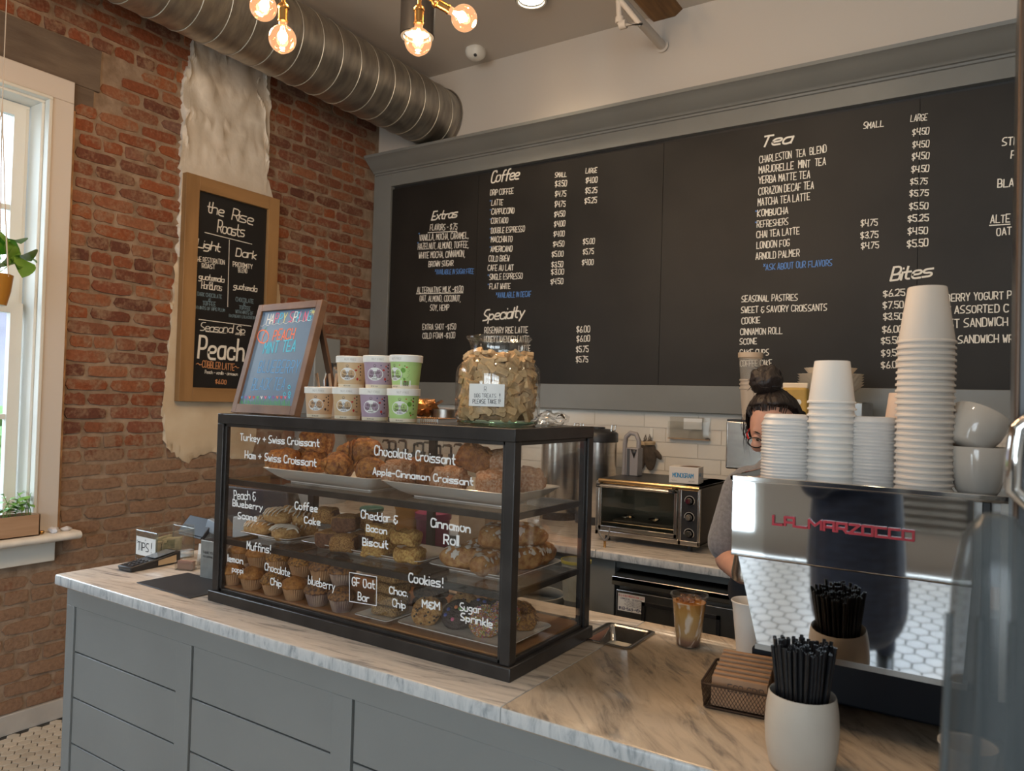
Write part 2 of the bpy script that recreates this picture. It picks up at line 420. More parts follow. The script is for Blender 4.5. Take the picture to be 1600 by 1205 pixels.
# ================================================================ the room
XR, YF, ZC = 7.5, -8., 3.715
fl = MB().b2((0, YF, -.1), (XR, 0, -.006)).build('floor', hexg); tag(fl, kind='structure')
ce = MB().b2((0, YF, ZC), (XR, 0, ZC+.1)).build('ceiling', ceilp); tag(ce, kind='structure')
wb = MB().b2((-.3, 0, 0), (XR, .15, ZC+.1)).build('wall_back', wallp); tag(wb, kind='structure')
wr = MB().b2((XR, YF, 0), (XR+.15, .15, ZC+.1)).build('wall_right', wallp); tag(wr, kind='structure')
mb = MB()
for a, b in (((-.3, YF-.15, 0), (.85, YF, ZC)), ((1.85, YF-.15, 0), (2.1, YF, ZC)), ((4.1, YF-.15, 0), (4.3, YF, ZC)), ((6.9, YF-.15, 0), (XR+.15, YF, ZC)), ((2.1, YF-.15, 0), (4.1, YF, .95)), ((4.3, YF-.15, 0), (6.9, YF, .95)), ((2.1, YF-.15, 3.2), (4.1, YF, ZC)), ((4.3, YF-.15, 3.2), (6.9, YF, ZC)), ((.85, YF-.15, 2.45), (1.85, YF, ZC))): mb.b2(a, b)
wf = mb.build('wall_front', wallp); tag(wf, kind='structure')
for i, (x0, x1) in enumerate(((2.1, 4.1), (4.3, 6.9))):
    mb = MB(); n = 3; dw = (x1-x0-.06)/n
    for k in range(n+1): mb.b2((x0+dw*k, YF-.1, .95), (x0+dw*k+.06, YF-.04, 3.2))
    for k in range(n):
        for z in (.95, 2.5, 3.14): mb.b2((x0+dw*k+.06, YF-.098, z), (x0+dw*(k+1), YF-.042, z+.06))
    tag(mb.build('window_%d' % (i+2), whitetrim), kind='structure')
# left wall: mortar bed with the window opening
WY0, WY1, WZ0, WZ1 = -3.15, -2.175, .886, 2.885
mb = MB()
for a, b in (((-.22, -8.15, 0), (0, WY0, ZC+.1)), ((-.22, WY1, 0), (0, .05, ZC+.1)), ((-.22, WY0, 0), (0, WY1, WZ0)), ((-.22, WY0, WZ1), (0, WY1, ZC+.1))): mb.b2(a, b)
wl = mb.build('wall_left', mortarm); tag(wl, kind='structure')
# bricks
PATCH = [at(x, y, 'x', 0) for x, y in ((287, 30), (300, 52), (292, 95), (281, 130), (284, 180), (281, 215), (279, 262), (281, 300), (275, 400), (268, 470), (262, 560), (256, 620), (252, 650), (256, 685), (270, 712), (292, 722), (330, 706), (385, 722), (398, 690), (392, 655), (418, 640), (440, 500), (426, 420), (424, 318), (416, 300), (416, 235), (402, 200), (398, 150), (392, 128), (416, 110), (425, 60), (350, 20))]
def inpoly(y, z, P):
    r = False; j = len(P)-1
    for i in range(len(P)):
        a, b = P[i], P[j]
        if (a.z > z) != (b.z > z) and y < (b.y-a.y)*(z-a.z)/(b.z-a.z)+a.y: r = not r
        j = i
    return r
def brick_geo(L, H, seed, D=.018):
    rs = random.Random(seed); nx = 5; nz = 3; vs = []; j = lambda s: rs.uniform(-s, s)
    for k in range(nz):
        for i in range(nx):
            u = i/(nx-1)-.5; v = k/(nz-1)-.5; edge = abs(u) == .5 or abs(v) == .5
            c = abs(u) == .5 and abs(v) == .5; s_ = .90 if c else 1
            vs.append((j(.0014)-(.0025 if edge else 0), u*L*s_+j(.0045), v*H*s_+j(.0042)))
    ring = [0, 1, 2, 3, 4, 9, 14, 13, 12, 11, 10, 5]; nb = len(vs)
    for i in ring: x, y, z = vs[i]; vs.append((-D, y*1.03, z*1.05))
    fs = [(k*nx+i, k*nx+i+1, (k+1)*nx+i+1, (k+1)*nx+i) for k in range(nz-1) for i in range(nx-1)]
    fs += [(ring[i], nb+i, nb+(i+1) % 12, ring[(i+1) % 12]) for i in range(12)]
    return vs, fs
BL, BH = .200, .0535
BM = {}
for ty, L in (('s', BL), ('h', .098)):
    for k in range(7):
        vs, fs = brick_geo(L, BH, k+len(ty)*31+(50 if ty == 'h' else 0)); m = MB().add(vs, fs); BM[ty, k] = (vs, fs, m.mesh('brick', brickm, angle=35))
cand = []
rr = random.Random(3)
for row in range(53):
    z = .085+row*.069+.0345
    hdr = row % 7 == 3; pit = .110 if hdr else .2155; y = -.02-(row % 2)*pit*.5-(.05 if hdr else 0)+rr.uniform(-.012, .012); y += pit
    while y > -4.2:
        y -= pit; yc = y-pit/2
        if z > ZC-.03: break
        ln = .098 if hdr else BL
        ty = 'h' if hdr else 's'
        pieces = [(yc, ty)]
        if not hdr and rr.random() < .10: pieces = [(yc+.054, 'h'), (yc-.054, 'h')]
        for q, ty in pieces:
            ln = .098 if ty == 'h' else BL
            a, b = q-ln/2, q+ln/2
            if b > -.005: continue
            if b > WY0-.06 and a < WY1+.075 and .72 < z < 3.2:      # window, its casing, the lintel over it
                if z < 2.99:
                    if a < WY1+.075 and b > WY1+.11: 
                        ty = 'h'; q = b-.049; a = q-.049
                        if a < WY1+.08: continue
                    else: continue
                elif b > WY0-.15: continue
            if 2.94 < z < 3.20 and a < -1.95: continue
            if inpoly(a+.02, z, PATCH) and inpoly(b-.02, z, PATCH): continue
            cand.append((q, z, ty))
def bscore(c):
    px, py, d = prj((0, c[0], c[1]))
    if d < .2 or not (-20 < px < 1620 and -20 < py < 1225): return 0
    if px > 585: return 0
    if 335 < px and py > 650: return 0
    if c[1] > 3.35 and px > 200: return .2
    n = abs((Vector((0, c[0], c[1]))-CP).normalized().x)
    return (2 if c[2] == 's' else 1)*n/d/d*(.3 if 280 < px < 425 and 275 < py < 625 else 1)
cand.sort(key=bscore, reverse=True)
stuffv = MB(); tones = []
for i, (y, z, ty) in enumerate(cand):
    rx = rr.uniform(-.012, .012); off = .005+rr.uniform(0, .006)
    vs, fs, me = BM[ty, rr.randrange(7)]
    if i < 300:
        o = bpy.data.objects.new('brick', me); COL.objects.link(o); o.parent = wl; o.location = (off, y, z); o.rotation_euler = (rx, 0, PI if 0 else 0)
    else:
        c, s = cos(rx), sin(rx); t = rr.random()
        stuffv.add([(off+a, y+b*c-d*s, z+b*s+d*c) for a, b, d in vs], fs); tones += [t]*len(vs)
so = stuffv.build('bricks', brickm, wl, angle=35); so['kind'] = 'stuff'
at_ = so.data.attributes.new('tone', 'FLOAT', 'POINT'); at_.data.foreach_set('value', tones)
# old plaster patch, ragged edge, lumpy above
def ragged(P, step=.02, amp=.012, seed=1):
    r = random.Random(seed); out = []
    for a, b in zip(P, P[1:]+P[:1]):
        n = max(1, int((b-a).length/step))
        for k in range(n): p = a.lerp(b, k/n); out.append(p+Vector((0, r.uniform(-amp, amp), r.uniform(-amp, amp))))
    return out
def patch(name, P, m, parent, x0=.0, th=.02, lump=.012, sc=9., lvl=.018, seed=1):
    R = ragged(P, seed=seed); bm = bmesh.new(); vs = [bm.verts.new((x0+th*.35, p.y, p.z)) for p in R]; bm.faces.new(vs)
    bmesh.ops.triangulate(bm, faces=bm.faces)
    bmesh.ops.subdivide_edges(bm, edges=[e for e in bm.edges if e.calc_length() > .06], cuts=6, use_grid_fill=True)
    for _ in range(2): bmesh.ops.subdivide_edges(bm, edges=[e for e in bm.edges if e.calc_length() > .03 and not e.is_boundary], cuts=1)
    bmesh.ops.triangulate(bm, faces=bm.faces)
    for v in bm.verts:
        if not v.is_boundary:
            q = v.co*sc; t = min(1, max(0, (v.co.z-2.75)/.2))
            ridge = 1-abs(noise.noise(Vector((0, q.y*1.6+q.z*.5, q.z*.55))))*2.6
            v.co.x = x0+th+noise.noise(q)*lump*(.3+.7*t)+max(0, ridge)**3*lump*1.3*t
    e = bmesh.ops.extrude_edge_only(bm, edges=[e for e in bm.edges if e.is_boundary])
    for v in [g for g in e['geom'] if isinstance(g, bmesh.types.BMVert)]: v.co.x = x0-.01
    bmesh.ops.recalc_face_normals(bm, faces=bm.faces)
    me = bpy.data.meshes.new(name); bm.to_mesh(me); bm.free(); me.materials.append(m); me.shade_smooth(); me.set_sharp_from_angle(angle=1.0)
    o = bpy.data.objects.new(name, me); COL.objects.link(o); o.parent = parent; return o
iu = next(i for i, p in enumerate(PATCH) if abs(prj(p)[0]-275) < 2 and abs(prj(p)[1]-400) < 2)
up = PATCH[:iu+1]+[at(426, 420, 'x', 0)]+PATCH[23:]
lo = PATCH[iu:22]+[at(426, 420, 'x', 0)]
patch('plaster_patch', up, plasterm, wl, th=.024, lump=.014, seed=4)['label'] = 'lumpy white plaster patch above the wall sign'
patch('plaster_patch', lo, plaster2, wl, th=.018, lump=.006, seed=5)['label'] = 'smooth cream plaster patch below the wall sign'
# lintel
def rough_box(a, b, m, name, parent, amp=.006, n=(2, 24, 8), seed=0):
    bm = bmesh.new(); bmesh.ops.create_cube(bm, size=1); bmesh.ops.subdivide_edges(bm, edges=bm.edges, cuts=7, use_grid_fill=True)
    a = Vector(a); b = Vector(b)
    for v in bm.verts:
        p = Vector([a[i]+(b[i]-a[i])*(v.co[i]+.5) for i in range(3)]); v.co = p+nd(p+Vector((seed, 0, 0)), 7, amp)
    me = bpy.data.meshes.new(name); bm.to_mesh(me); bm.free(); me.materials.append(m); me.shade_smooth(); me.set_sharp_from_angle(angle=.7)
    o = bpy.data.objects.new(name, me); COL.objects.link(o); o.parent = parent; return o
rough_box((-.05, -3.5, 2.985), (.014, -1.955, 3.19), lintelm, 'lintel', wl)['label'] = 'rough grey-brown concrete lintel above the window'
rough_box((-.04, -2.075, 2.86), (.008, -1.98, 2.99), lintelm, 'mortar_pad', wl)
# backsplash tiles on the back wall
TW, TH = .305, .077
tm = MB().box((0, -.004, 0), (TW-.004, .008, TH-.004)); tme = tm.mesh('tile', tilem, False)
gm = MB().b2((.02, -.003, .55), (6, .01, 1.53)).build('tile_bed', grout, wb)
for r in range(8):
    z = 1.5-TH/2-r*TH
    off = .0 if r % 2 else .12
    for c in range(-1, 14):
        x = 1.483+(c-4)*TW+off+(-.06 if r % 2 else 0)
        if x-TW/2 < 0.03 or x > 4.4: continue
        part('tile', tme, wb, (x, 0, z))
# marble skirting and hexagon floor
sk = MB()
for k in range(9): y0 = -4.2+k*.47; sk.b2((.0, y0+.001, 0), (.018, y0+.468, .088))
bs = MB().b2((.0, -8, 0), (.014, 0, .086)).build('baseboard_left', grout); tag(bs, kind='structure')
for k in range(9): y0 = -4.15+k*.46; MB().b2((.0, y0+.0015, 0), (.02, y0+.4585, .09)).build('skirting_tile', basem, bs, bevel=.003)
HP = .0515
hx = MB(); n6 = [(cos(a), sin(a)) for a in [PI/6+PI/3*k for k in range(6)]]
def hexvf(x, y, r=HP/math.sqrt(3)-.0023):
    return [(x+c*r, y+s*r, -.006) for c, s in n6]+[(x+c*r, y+s*r, -.001) for c, s in n6]+[(x+c*(r-.0012), y+s*(r-.0012), 0) for c, s in n6], [tuple(range(12, 18))]+[(k, (k+1) % 6, 6+(k+1) % 6, 6+k) for k in range(6)]+[(6+k, 6+(k+1) % 6, 12+(k+1) % 6, 12+k) for k in range(6)]
vs, fs = hexvf(0, 0); hme = MB().add(vs, fs).mesh('floor_tile', hexm, False)
tiles = []
ry = HP*.8660254
for j in range(int(6.4/ry)):
    y = -.9-j*ry
    if y < -4.05: break
    for i in range(int(5.4/HP)):
        x = .045+i*HP+(HP/2 if j % 2 else 0)
        if 1.0 < x and y > -2.5: continue
        tiles.append((x, y))
def hs_(t):
    px, py, d = prj((t[0], t[1], 0)); return 1/d if (-15 < px < 100 and py < 1220 and d > .3 and t[0] < 1.1) else 0
tiles.sort(key=hs_, reverse=True)
for i, (x, y) in enumerate(tiles):
    if i < 300: part('floor_tile', hme, fl, (x, y, 0))
    else: vs, fs = hexvf(x, y); hx.add(vs, [fs[0]]+fs[7:])
BP_ = .092; br_y = BP_*.8660254
for j in range(46):
    for i in range(60):
        x = .06+i*BP_+(BP_/2 if j % 2 else 0); y = -4.13-j*br_y
        if y > YF+.06 and x < 5.6: vs, fs = hexvf(x, y, BP_/math.sqrt(3)-.0040); hx.add(vs, [fs[0]]+fs[7:])
hxo = hx.build('floor_tiles', hexm, fl, smooth=False); hxo['kind'] = 'stuff'
# ---------------------------------------------------------------- window_1
win = bpy.data.objects.new('window_1', None); COL.objects.link(win); tag(win, kind='structure')
cw = .075
casm = mat('white_trim_warm_lit', (.66, .60, .55), .45)  # white trim with the warm interior light put into its colour
MB().b2((0, WY1-.005, WZ0), (.03, -2.078, WZ1)).build('casing', casm, win, bevel=.003); MB().b2((0, WY0-.1, WZ1), (.03, -2.078, 2.988)).build('casing', casm, win, bevel=.003); MB().b2((0, WY0-.1, WZ0), (.03, WY0, WZ1)).build('casing', casm, win, bevel=.003)
for k, (xa, xb, ins) in enumerate(((-.003, .040, 0), (-.11, -.004, .012), (-.2, -.111, .03))):
    MB().b2((xa, WY1-ins-.016, WZ0), (xb, WY1-ins, WZ1-ins-.016)).build('jamb', whitetrim, win, bevel=.003); MB().b2((xa, WY0+ins, WZ0), (xb, WY0+ins+.016, WZ1-ins-.016)).build('jamb', whitetrim, win, bevel=.003); MB().b2((xa, WY0+ins, WZ1-ins-.016), (xb, WY1-ins, WZ1-ins)).build('jamb', whitetrim, win, bevel=.003)
for a, b in (((-.215, WY1-.014, WZ0), (-.02, WY1+.01, WZ1-.02)), ((-.215, WY0-.01, WZ0), (-.02, WY0+.014, WZ1-.02)), ((-.215, WY0-.01, WZ1-.018), (-.02, WY1+.01, WZ1+.01))): MB().b2(a, b).build('reveal', whitetrim, win)
def sash(x, z0, z1, name):
    y0, y1 = WY0+.046, WY1-.046; s = MB(); w_ = .05
    for a, b in (((x-.018, y0, z0), (x+.018, y0+w_, z1)), ((x-.018, y1-w_, z0), (x+.018, y1, z1)), ((x-.0178, y0+w_, z0), (x+.0178, y1-w_, z0+.06)), ((x-.0178, y0+w_, z1-.045), (x+.0178, y1-w_, z1))): s.b2(a, b)
    s.b2((x-.01, (y0+y1)/2-.012, z0), (x+.01, (y0+y1)/2+.012, z1)); s.b2((x-.0098, y0+w_, (z0+z1)/2-.012), (x+.0098, y1-w_, (z0+z1)/2+.012))
    o = s.build(name, whitetrim, win)
    for ya, yb in ((y0+w_, (y0+y1)/2-.012), ((y0+y1)/2+.012, y1-w_)):
        for za, zb in ((z0+.06, (z0+z1)/2-.012), ((z0+z1)/2+.012, z1-.045)): MB().b2((x-.002, ya, za), (x+.002, yb, zb)).build('pane', glassm, o, smooth=False)
sash(-.085, WZ0+.01, 1.93, 'lower_sash'); sash(-.125, 1.90, 2.84, 'upper_sash')
sl = MB(); sl.sweep([(0, 0, -.036), (.105, 0, -.036), (.118, 0, -.028), (.122, 0, -.018), (.118, 0, -.008), (.105, 0, 0), (-.2, 0, 0), (-.2, 0, -.036)], ((0, -3.3, .886), (0, -2.012, .886)))
sl.build('window_sill', stoolm, win, angle=60)
MB().b2((0, -3.25, .748), (.03, -2.085, .852)).build('apron', whitetrim, win, bevel=.003)
MB().b2((-.0, -2.078, .9), (.012, -2.062, 2.86)).build('brick_edge_strip', woodshim, win)
# ================================================================ menu board wall cabinet
mbd = thing('menu_board', 'long chalkboard menu in a grey moulded frame filling the back wall', 'menu board')
XB0, XB1, XBE = .016, .174, 4.9
m = MB(); m.b2((XB0, -.05, 1.512), (XB1, 0, 3.16)); m.build('frame_stile', frameg, mbd, bevel=.002)
m = MB(); m.b2((XB1, -.05, 1.512), (XBE, 0, 1.654)); m.build('frame_rail', frameg, mbd, bevel=.002)
m = MB(); m.b2((XB1, -.05, 2.999), (XBE, 0, 3.16)); m.build('frame_rail', frameg, mbd, bevel=.002)
cor = [(0, 0, 3.085), (0, -.05, 3.085), (0, -.058, 3.088), (0, -.062, 3.097), (0, -.074, 3.099), (0, -.079, 3.108), (0, -.085, 3.112), (0, -.108, 3.128), (0, -.138, 3.155), (0, -.160, 3.176), (0, -.170, 3.180), (0, -.172, 3.197), (0, 0, 3.197)]
m = MB(); n = len(cor)
vs = [Vector((XB0+.0-(-(p[1]+.05) if p[1] < -.05 else 0)*0, p[1], p[2])) for p in cor]
vs = [Vector((XB0+.012, p[1], p[2])) for p in cor]+[Vector((XBE, p[1], p[2])) for p in cor]
m.add(vs, [(k, (k+1) % n, n+(k+1) % n, n+k) for k in range(n)]+[tuple(range(n))[::-1], tuple(range(n, 2*n))])
m.build('cornice', frameg, mbd, angle=28)
bx = [XB1, .905, 2.146, 3.377, XBE]
for a, b in zip(bx, bx[1:]): MB().b2((a+.0012, -.034, 1.64), (b-.0012, -.01, 2.980)).build('chalk_panel', boardm, mbd, smooth=False)
MB().b2((XB1, -.012, 1.64), (XBE, 0, 3.01)).build('shadow_backing', blackp, mbd)  # black strip left showing above the panels stands in for the frame's shadow
m = MB()
for px, py in ((965, 158), (1027, 145), (1113, 128), (1279, 93), (1470, 48), (721, 215)):
    q = at(px, py, 'y', -.02); m.cyl((q.x, -.02, 3.19), (q.x+.004, -.02, 3.235), .0022, n=5)
m.build('wire_end', blackp, mbd)
YB = -.0352
fb = lambda u, v: Vector((u, YB, v))
def B(tr, s, x0, y0, x1, y1, H, mb, **k):
    a = tr(x0, y0); b = tr(x1, y1); c = tr(x0, y0-H)
    pa, pb, pc = [at(*q, 'y', YB) for q in (a, b, c)]
    m = MB(); line2(m, s, (pa.x, pa.z), (pb.x, pb.z), (pc.z-pa.z), fb, **k); m.build('heading' if mb is mh else 'lettering', chalkb if mb is mbl else chalk, mbd, smooth=False)
T1 = lambda X, Y: (560+X/3.6525, 230+Y/3.6525)
T2 = lambda X, Y: (1130+X/2.6787, 150+Y/2.6787)
T3 = lambda X, Y: (640+X/5, 500+Y/5)
ml = MB(); mbl = MB(); mh = MB()
for a in (('Extras', 418, 415, 560, 400, 46), ('Coffee', 755, 205, 915, 178, 62), ('Specialty', 710, 990, 940, 970, 60)): B(T1, *a, mh, slant=.3, wd=.009, sp=1.0)
for a in (('Tea', 155, 215, 282, 195, 42), ('Bites', 700, 775, 872, 752, 52)): B(T2, *a, mh, slant=.3, wd=.009, sp=1.0)
W1 = '''FLAVORS - $.75|408,475,562,470,33
VANILLA, MOCHA, CARAMEL,|348,533,627,520,34
HAZELNUT, ALMOND, TOFFEE,|340,584,628,572,34
WHITE MOCHA, CINNAMON,|345,635,607,625,34
BROWN SUGAR|400,682,541,677,30
ALTERNATIVE MILK -$1.00|335,832,597,825,31
OAT, ALMOND, COCONUT,|350,880,583,880,32
SOY, HEMP|410,932,515,930,31
EXTRA SHOT -$1.50|366,1042,555,1040,31
COLD FOAM -$1.00|366,1092,550,1090,31
DRIP COFFEE|752,275,883,265,31
LATTE|760,332,823,330,31
CAPPUCCINO|760,384,888,377,31
CORTADO|757,437,853,432,30
DOUBLE ESPRESSO|757,492,948,482,31
MACCHIATO|757,542,877,540,31
AMERICANO|755,597,877,595,31
COLD BREW|743,652,860,650,31
CAFE AU LAIT|738,705,883,702,31
SINGLE ESPRESSO|748,757,935,750,31
FLAT WHITE|748,810,866,808,31
ROSEMARY RISE LATTE|720,1062,965,1060,33
HONEY LAVENDER LATTE|718,1113,972,1112,33
LATTE|915,1165,980,1164,31
SMALL|1122,172,1187,168,26
$3.50|1122,224,1187,222,31
$4.75|1122,282,1183,280,31
$4.75|1120,340,1179,338,31
$4.50|1117,397,1178,395,31
$4.00|1117,453,1178,451,30
$4.00|1114,510,1175,508,30
$4.50|1111,568,1173,566,30
$5.00|1104,625,1168,623,30
$3.50|1102,685,1167,683,30
$3.00|1100,727,1172,725,30
$4.50|1097,782,1167,779,30
LARGE|1297,150,1360,145,28
$4.00|1297,205,1362,200,31
$5.25|1294,263,1360,260,31
$5.25|1291,320,1358,317,31
$5.00|1282,553,1347,551,30
$5.75|1282,612,1341,609,30
$4.00|1276,672,1340,670,30
$6.00|1246,1056,1320,1054,33
$6.00|1247,1110,1320,1108,33
$5.75|1243,1170,1312,1169,33'''
for ln in W1.split('\n'):
    s, c = ln.rsplit('|', 1); c = [float(q) for q in c.split(',')]; B(T1, s, *c, ml, wd=.0044)
B(T3, '$5.75', 1300, 330, 1392, 329, 44, ml, wd=.0044)
W2 = '''CHARLESTON  TEA  BLEND|152,282,432,235,29
MARJORELLE  MINT  TEA|150,325,428,287,29
YERBA MATTE TEA|148,368,362,342,29
CORAZON DECAF TEA|148,415,378,387,29
MATCHA TEA LATTE|146,460,362,435,29
KOMBUCHA|144,505,271,492,27
REFRESHERS|142,551,271,538,27
CHAI TEA LATTE|140,595,318,577,27
LONDON FOG|140,640,277,628,27
ARNOLD PALMER|137,685,318,670,27
SMALL|587,137,670,128,25
LARGE|784,107,852,102,27
$4.50|792,165,860,160,27
$4.50|792,217,860,212,27
$4.50|790,267,860,263,27
$4.50|787,320,860,316,27
$5.75|783,370,853,368,25
$5.75|780,420,857,417,25
$5.50|780,476,857,472,27
$5.25|773,527,858,522,27
$4.50|773,580,855,576,27
$5.50|771,633,857,628,29
$4.75|576,545,645,542,27
$3.75|576,597,648,592,27
$4.75|578,640,650,636,25
SEASONAL PASTRIES|77,862,310,855,25
SWEET & SAVORY CROISSANTS|75,908,433,898,25
COOKIE|77,955,154,950,25
CINNAMON ROLL|72,1000,247,995,25
SCONE|70,1040,140,1038,23
CAKE CUPS|70,1088,190,1085,25
COFFEE CAKE|70,1132,203,1130,25
$6.25|670,840,760,835,27
$7.50|670,890,753,886,27
$3.50|670,937,753,935,27
$6.00|666,990,750,988,27
$5.50|663,1038,745,1036,27
$9.50|663,1090,745,1088,27
$6.00|663,1140,745,1136,27
BERRY YOGURT P|935,860,1205,848,30
W/ ASSORTED C|912,912,1192,903,30
ST SANDWICH|945,970,1190,960,33
T SANDWICH WR|948,1035,1215,1030,30
STR|1168,208,1235,202,32
F|1205,262,1222,261,30
BLA|1150,383,1215,377,32
ALTE|1120,533,1200,528,32
OAT|1145,585,1205,580,30'''
for ln in W2.split('\n'):
    s, c = ln.rsplit('|', 1); c = [float(q) for q in c.split(',')]; B(T2, s, *c, ml, wd=.0047)
for a in (('*AVAILABLE IN SUGAR FREE', 437, 726, 657, 722, 27), ('*AVAILABLE IN DECAF', 785, 860, 985, 852, 29)): B(T1, *a, mbl, wd=.0044)
for y in (332, 384, 437, 492, 542, 597, 757, 810): x = 750-(y > 700)*12; B(T1, '*', x, y-16, x+6, y-16, 13, mbl, wd=.003)
for x, y in ((343, 520), (336, 572)): B(T1, '*', x, y-16, x+6, y-16, 13, mbl, wd=.003)
B(T2, '*ASK ABOUT OUR FLAVORS', 168, 730, 455, 710, 25, mbl, wd=.0044)
for y in (490, 537): B(T2, '*', 134, y, 140, y, 10, mbl, wd=.003)
def rule(tr, x0, y0, x1, y1, mb, wd=.005):
    a = at(*tr(x0, y0), 'y', YB); b = at(*tr(x1, y1), 'y', YB); m = MB(); stroke(m, [(a.x, a.z), (b.x, b.z)], wd, fb); m.build('underline', chalk, mbd, smooth=False)
rule(T1, 397, 488, 562, 480, ml); rule(T1, 330, 837, 597, 831, ml); rule(T2, 1115, 542, 1200, 537, ml)

# ================================================================ front counter
ct = thing('service_counter', 'grey panelled wooden front counter carrying the pastry case', 'counter')
CX0, CX1, CY0, CY1 = 1.045, 5.2, -2.535, -1.83
m = MB(); m.b2((CX0, CY0+.022, .0), (CX1, CY1, .882)); m.build('carcass', greyp, ct)
def px2(x, y, yy=CY0): q = at(x, y, 'y', yy); return q.x, q.z
ztop = .818; bh = .1525
bays = [(px2(116, 942)[0], px2(277, 995)[0]), (px2(299, 1002)[0], px2(519, 1078)[0]), (px2(550, 1086)[0], px2(872, 1195)[0])]
wbay = bays[2][0]-bays[1][0]
for k in range(1, 4): bays.append((bays[2][0]+k*.70, bays[2][0]+k*.70+.61))
edges = [CX0]+[q for b in bays for q in b]+[CX1]
m = MB(); m.b2((CX0, CY0, ztop), (CX1, CY0+.025, .882)); m.build('top_rail', greyp, ct, bevel=.0015)
m = MB(); m.b2((CX0, CY0, 0), (CX1, CY0+.025, .06)); m.build('bottom_rail', greyp, ct, bevel=.0015)
for a, b in zip(edges[::2], edges[1::2]): MB().b2((a, CY0, .06), (b, CY0+.025, ztop)).build('stile', greyp, ct, bevel=.0015)
for a, b in bays:
    for k in range(5):
        z1 = ztop-.001-k*bh; z0 = max(.06, z1-bh+.004)
        MB().b2((a+.004, CY0+.005, z0), (b-.001, CY0+.023, z1)).build('panel_board', greyp, ct, bevel=.0025)
wt = thing('marble_worktop', 'veined white marble worktop on the grey front counter', 'worktop', (0, 0, 0))
JX = 2.834
prof = [(0, CY0-.026, .884), (0, CY0-.030, .888), (0, CY0-.030, .914), (0, CY0-.028, .918), (0, CY0-.024, .92), (0, -1.81, .92), (0, -1.81, .882), (0, CY0-.022, .882)]
PX0, PX1, PY0, PY1 = 2.768, 2.893, -2.066, -1.902   # knock-out pan opening
def slab(x0, x1, mt, name):
    m = MB(); m.sweep([(0, p[1], p[2]) for p in prof], ((x0, 0, 0), (x1, 0, 0))); o = m.build(name, [mt, marE], wt, angle=50, bevel=.0015)
    for p in o.data.polygons:
        if abs(p.normal.z) < .5: p.material_index = 1
    return o
s1 = slab(1.021, JX-.0008, marA, 'slab'); s2 = slab(JX+.0008, 5.25, marB, 'slab')
s1['label'] = 'cool grey-veined slab at the far end'; s2['label'] = 'warm brown-veined slab at the near end'
# pan opening (real cut)
cut = MB().b2((PX0, PY0, .85), (PX1, PY1, .95)).build('cutter', greyp)
for s in (s1, s2):
    d = s.modifiers.new('opening', 'BOOLEAN'); d.object = cut; d.solver = 'EXACT'
dg = bpy.context.evaluated_depsgraph_get()
for s in (s1, s2):
    me = bpy.data.meshes.new_from_object(s.evaluated_get(dg)); s.modifiers.clear(); s.data = me
bpy.data.objects.remove(cut)
m2 = MB().b2((PX0, PY0, .75), (PX1, PY1, .884))
# ================================================================ back counter, fridge
bc = thing('back_counter', 'low cabinet run under the wall tiles behind the barista aisle', 'counter')
BY = -.955
m = MB(); m.b2((.03, -.90, 0), (2.20, -.02, .882)); m.b2((2.20, -.92, 0), (2.325, -.02, .882)); m.b2((2.325, -.3, 0), (2.34, -.02, .86)); m.b2((2.95, -.90, 0), (4.6, -.02, .882)); m.b2((2.2, -.90, .845), (4.6, -.02, .882))
m.build('carcass', frameg, bc, bevel=.002)
bt = thing('rear_marble_worktop', 'pale marble worktop along the tiled back wall', 'worktop')
bp_ = [(0, BY+.002, .884), (0, BY, .89), (0, BY, .914), (0, BY+.005, .92), (0, -.012, .92), (0, -.012, .882)]
q = at(958, 845, 'z', .92)
for a, b in ((.03, 2.246), (2.249, 4.6)):
    o = MB().sweep(bp_, ((a, 0, 0), (b, 0, 0))).build('slab', [marA, marE], bt, bevel=.001)
    for p in o.data.polygons:
        if abs(p.normal.z) < .5: p.material_index = 1
fr = thing('undercounter_fridge', 'dark stainless under-counter fridge with a black-edged lower panel', 'fridge', (2.335, -.93, 0))
m = MB(); m.b2((.01, .02, .0), (.60, .60, .80)); m.build('body', steeld, fr)
m = MB(); m.b2((-.005, -.03, .785), (.60, .05, .822)); m.sweep([(0, -.03, .822), (0, .1, .845), (0, .1, .80), (0, -.03, .80)], ((-.005, 0, 0), (.60, 0, 0))); m.build('lid', steel, fr, bevel=.003)
m = MB(); m.b2((.008, -.012, .1), (.60, .02, .765)); m.build('door', steeld, fr, bevel=.004)
m = MB(); a0, a1, b0, b1 = .128, .455, .3, .73
for A_, B_ in (((a0, -.02, b1-.014), (a1, -.012, b1)), ((a0, -.02, b0), (a0+.014, -.012, b1)), ((a1-.014, -.02, b0), (a1, -.012, b1)), ((a0, -.02, b0), (a1, -.012, b0+.014))): m.b2(A_, B_)
m.build('door_gasket', blackp, fr)
s0 = at(966, 926, 'y', -.943); s1_ = at(1007, 961, 'y', -.943)
m = MB().b2((s0.x-2.335, -.0135, s1_.z), (s1_.x-2.335, -.0125, s0.z)); stk = m.build('sticker', paperr, fr, smooth=False)
fs_ = lambda u, v: Vector((u, -.0138, v)); W_ = s1_.x-s0.x; x0 = s0.x-2.335; H_ = s0.z-s1_.z
red = mat('red_ink', (.55, .03, .03), .6); navy = mat('navy_ink', (.02, .03, .12), .6)
m = MB(); line2(m, 'A & A REFRIGERATION, LLC', (x0+.004, s0.z-.17*H_), (x0+W_-.004, s0.z-.17*H_), .12*H_, fs_, jit=0); m.build('lettering', red, stk, smooth=False)
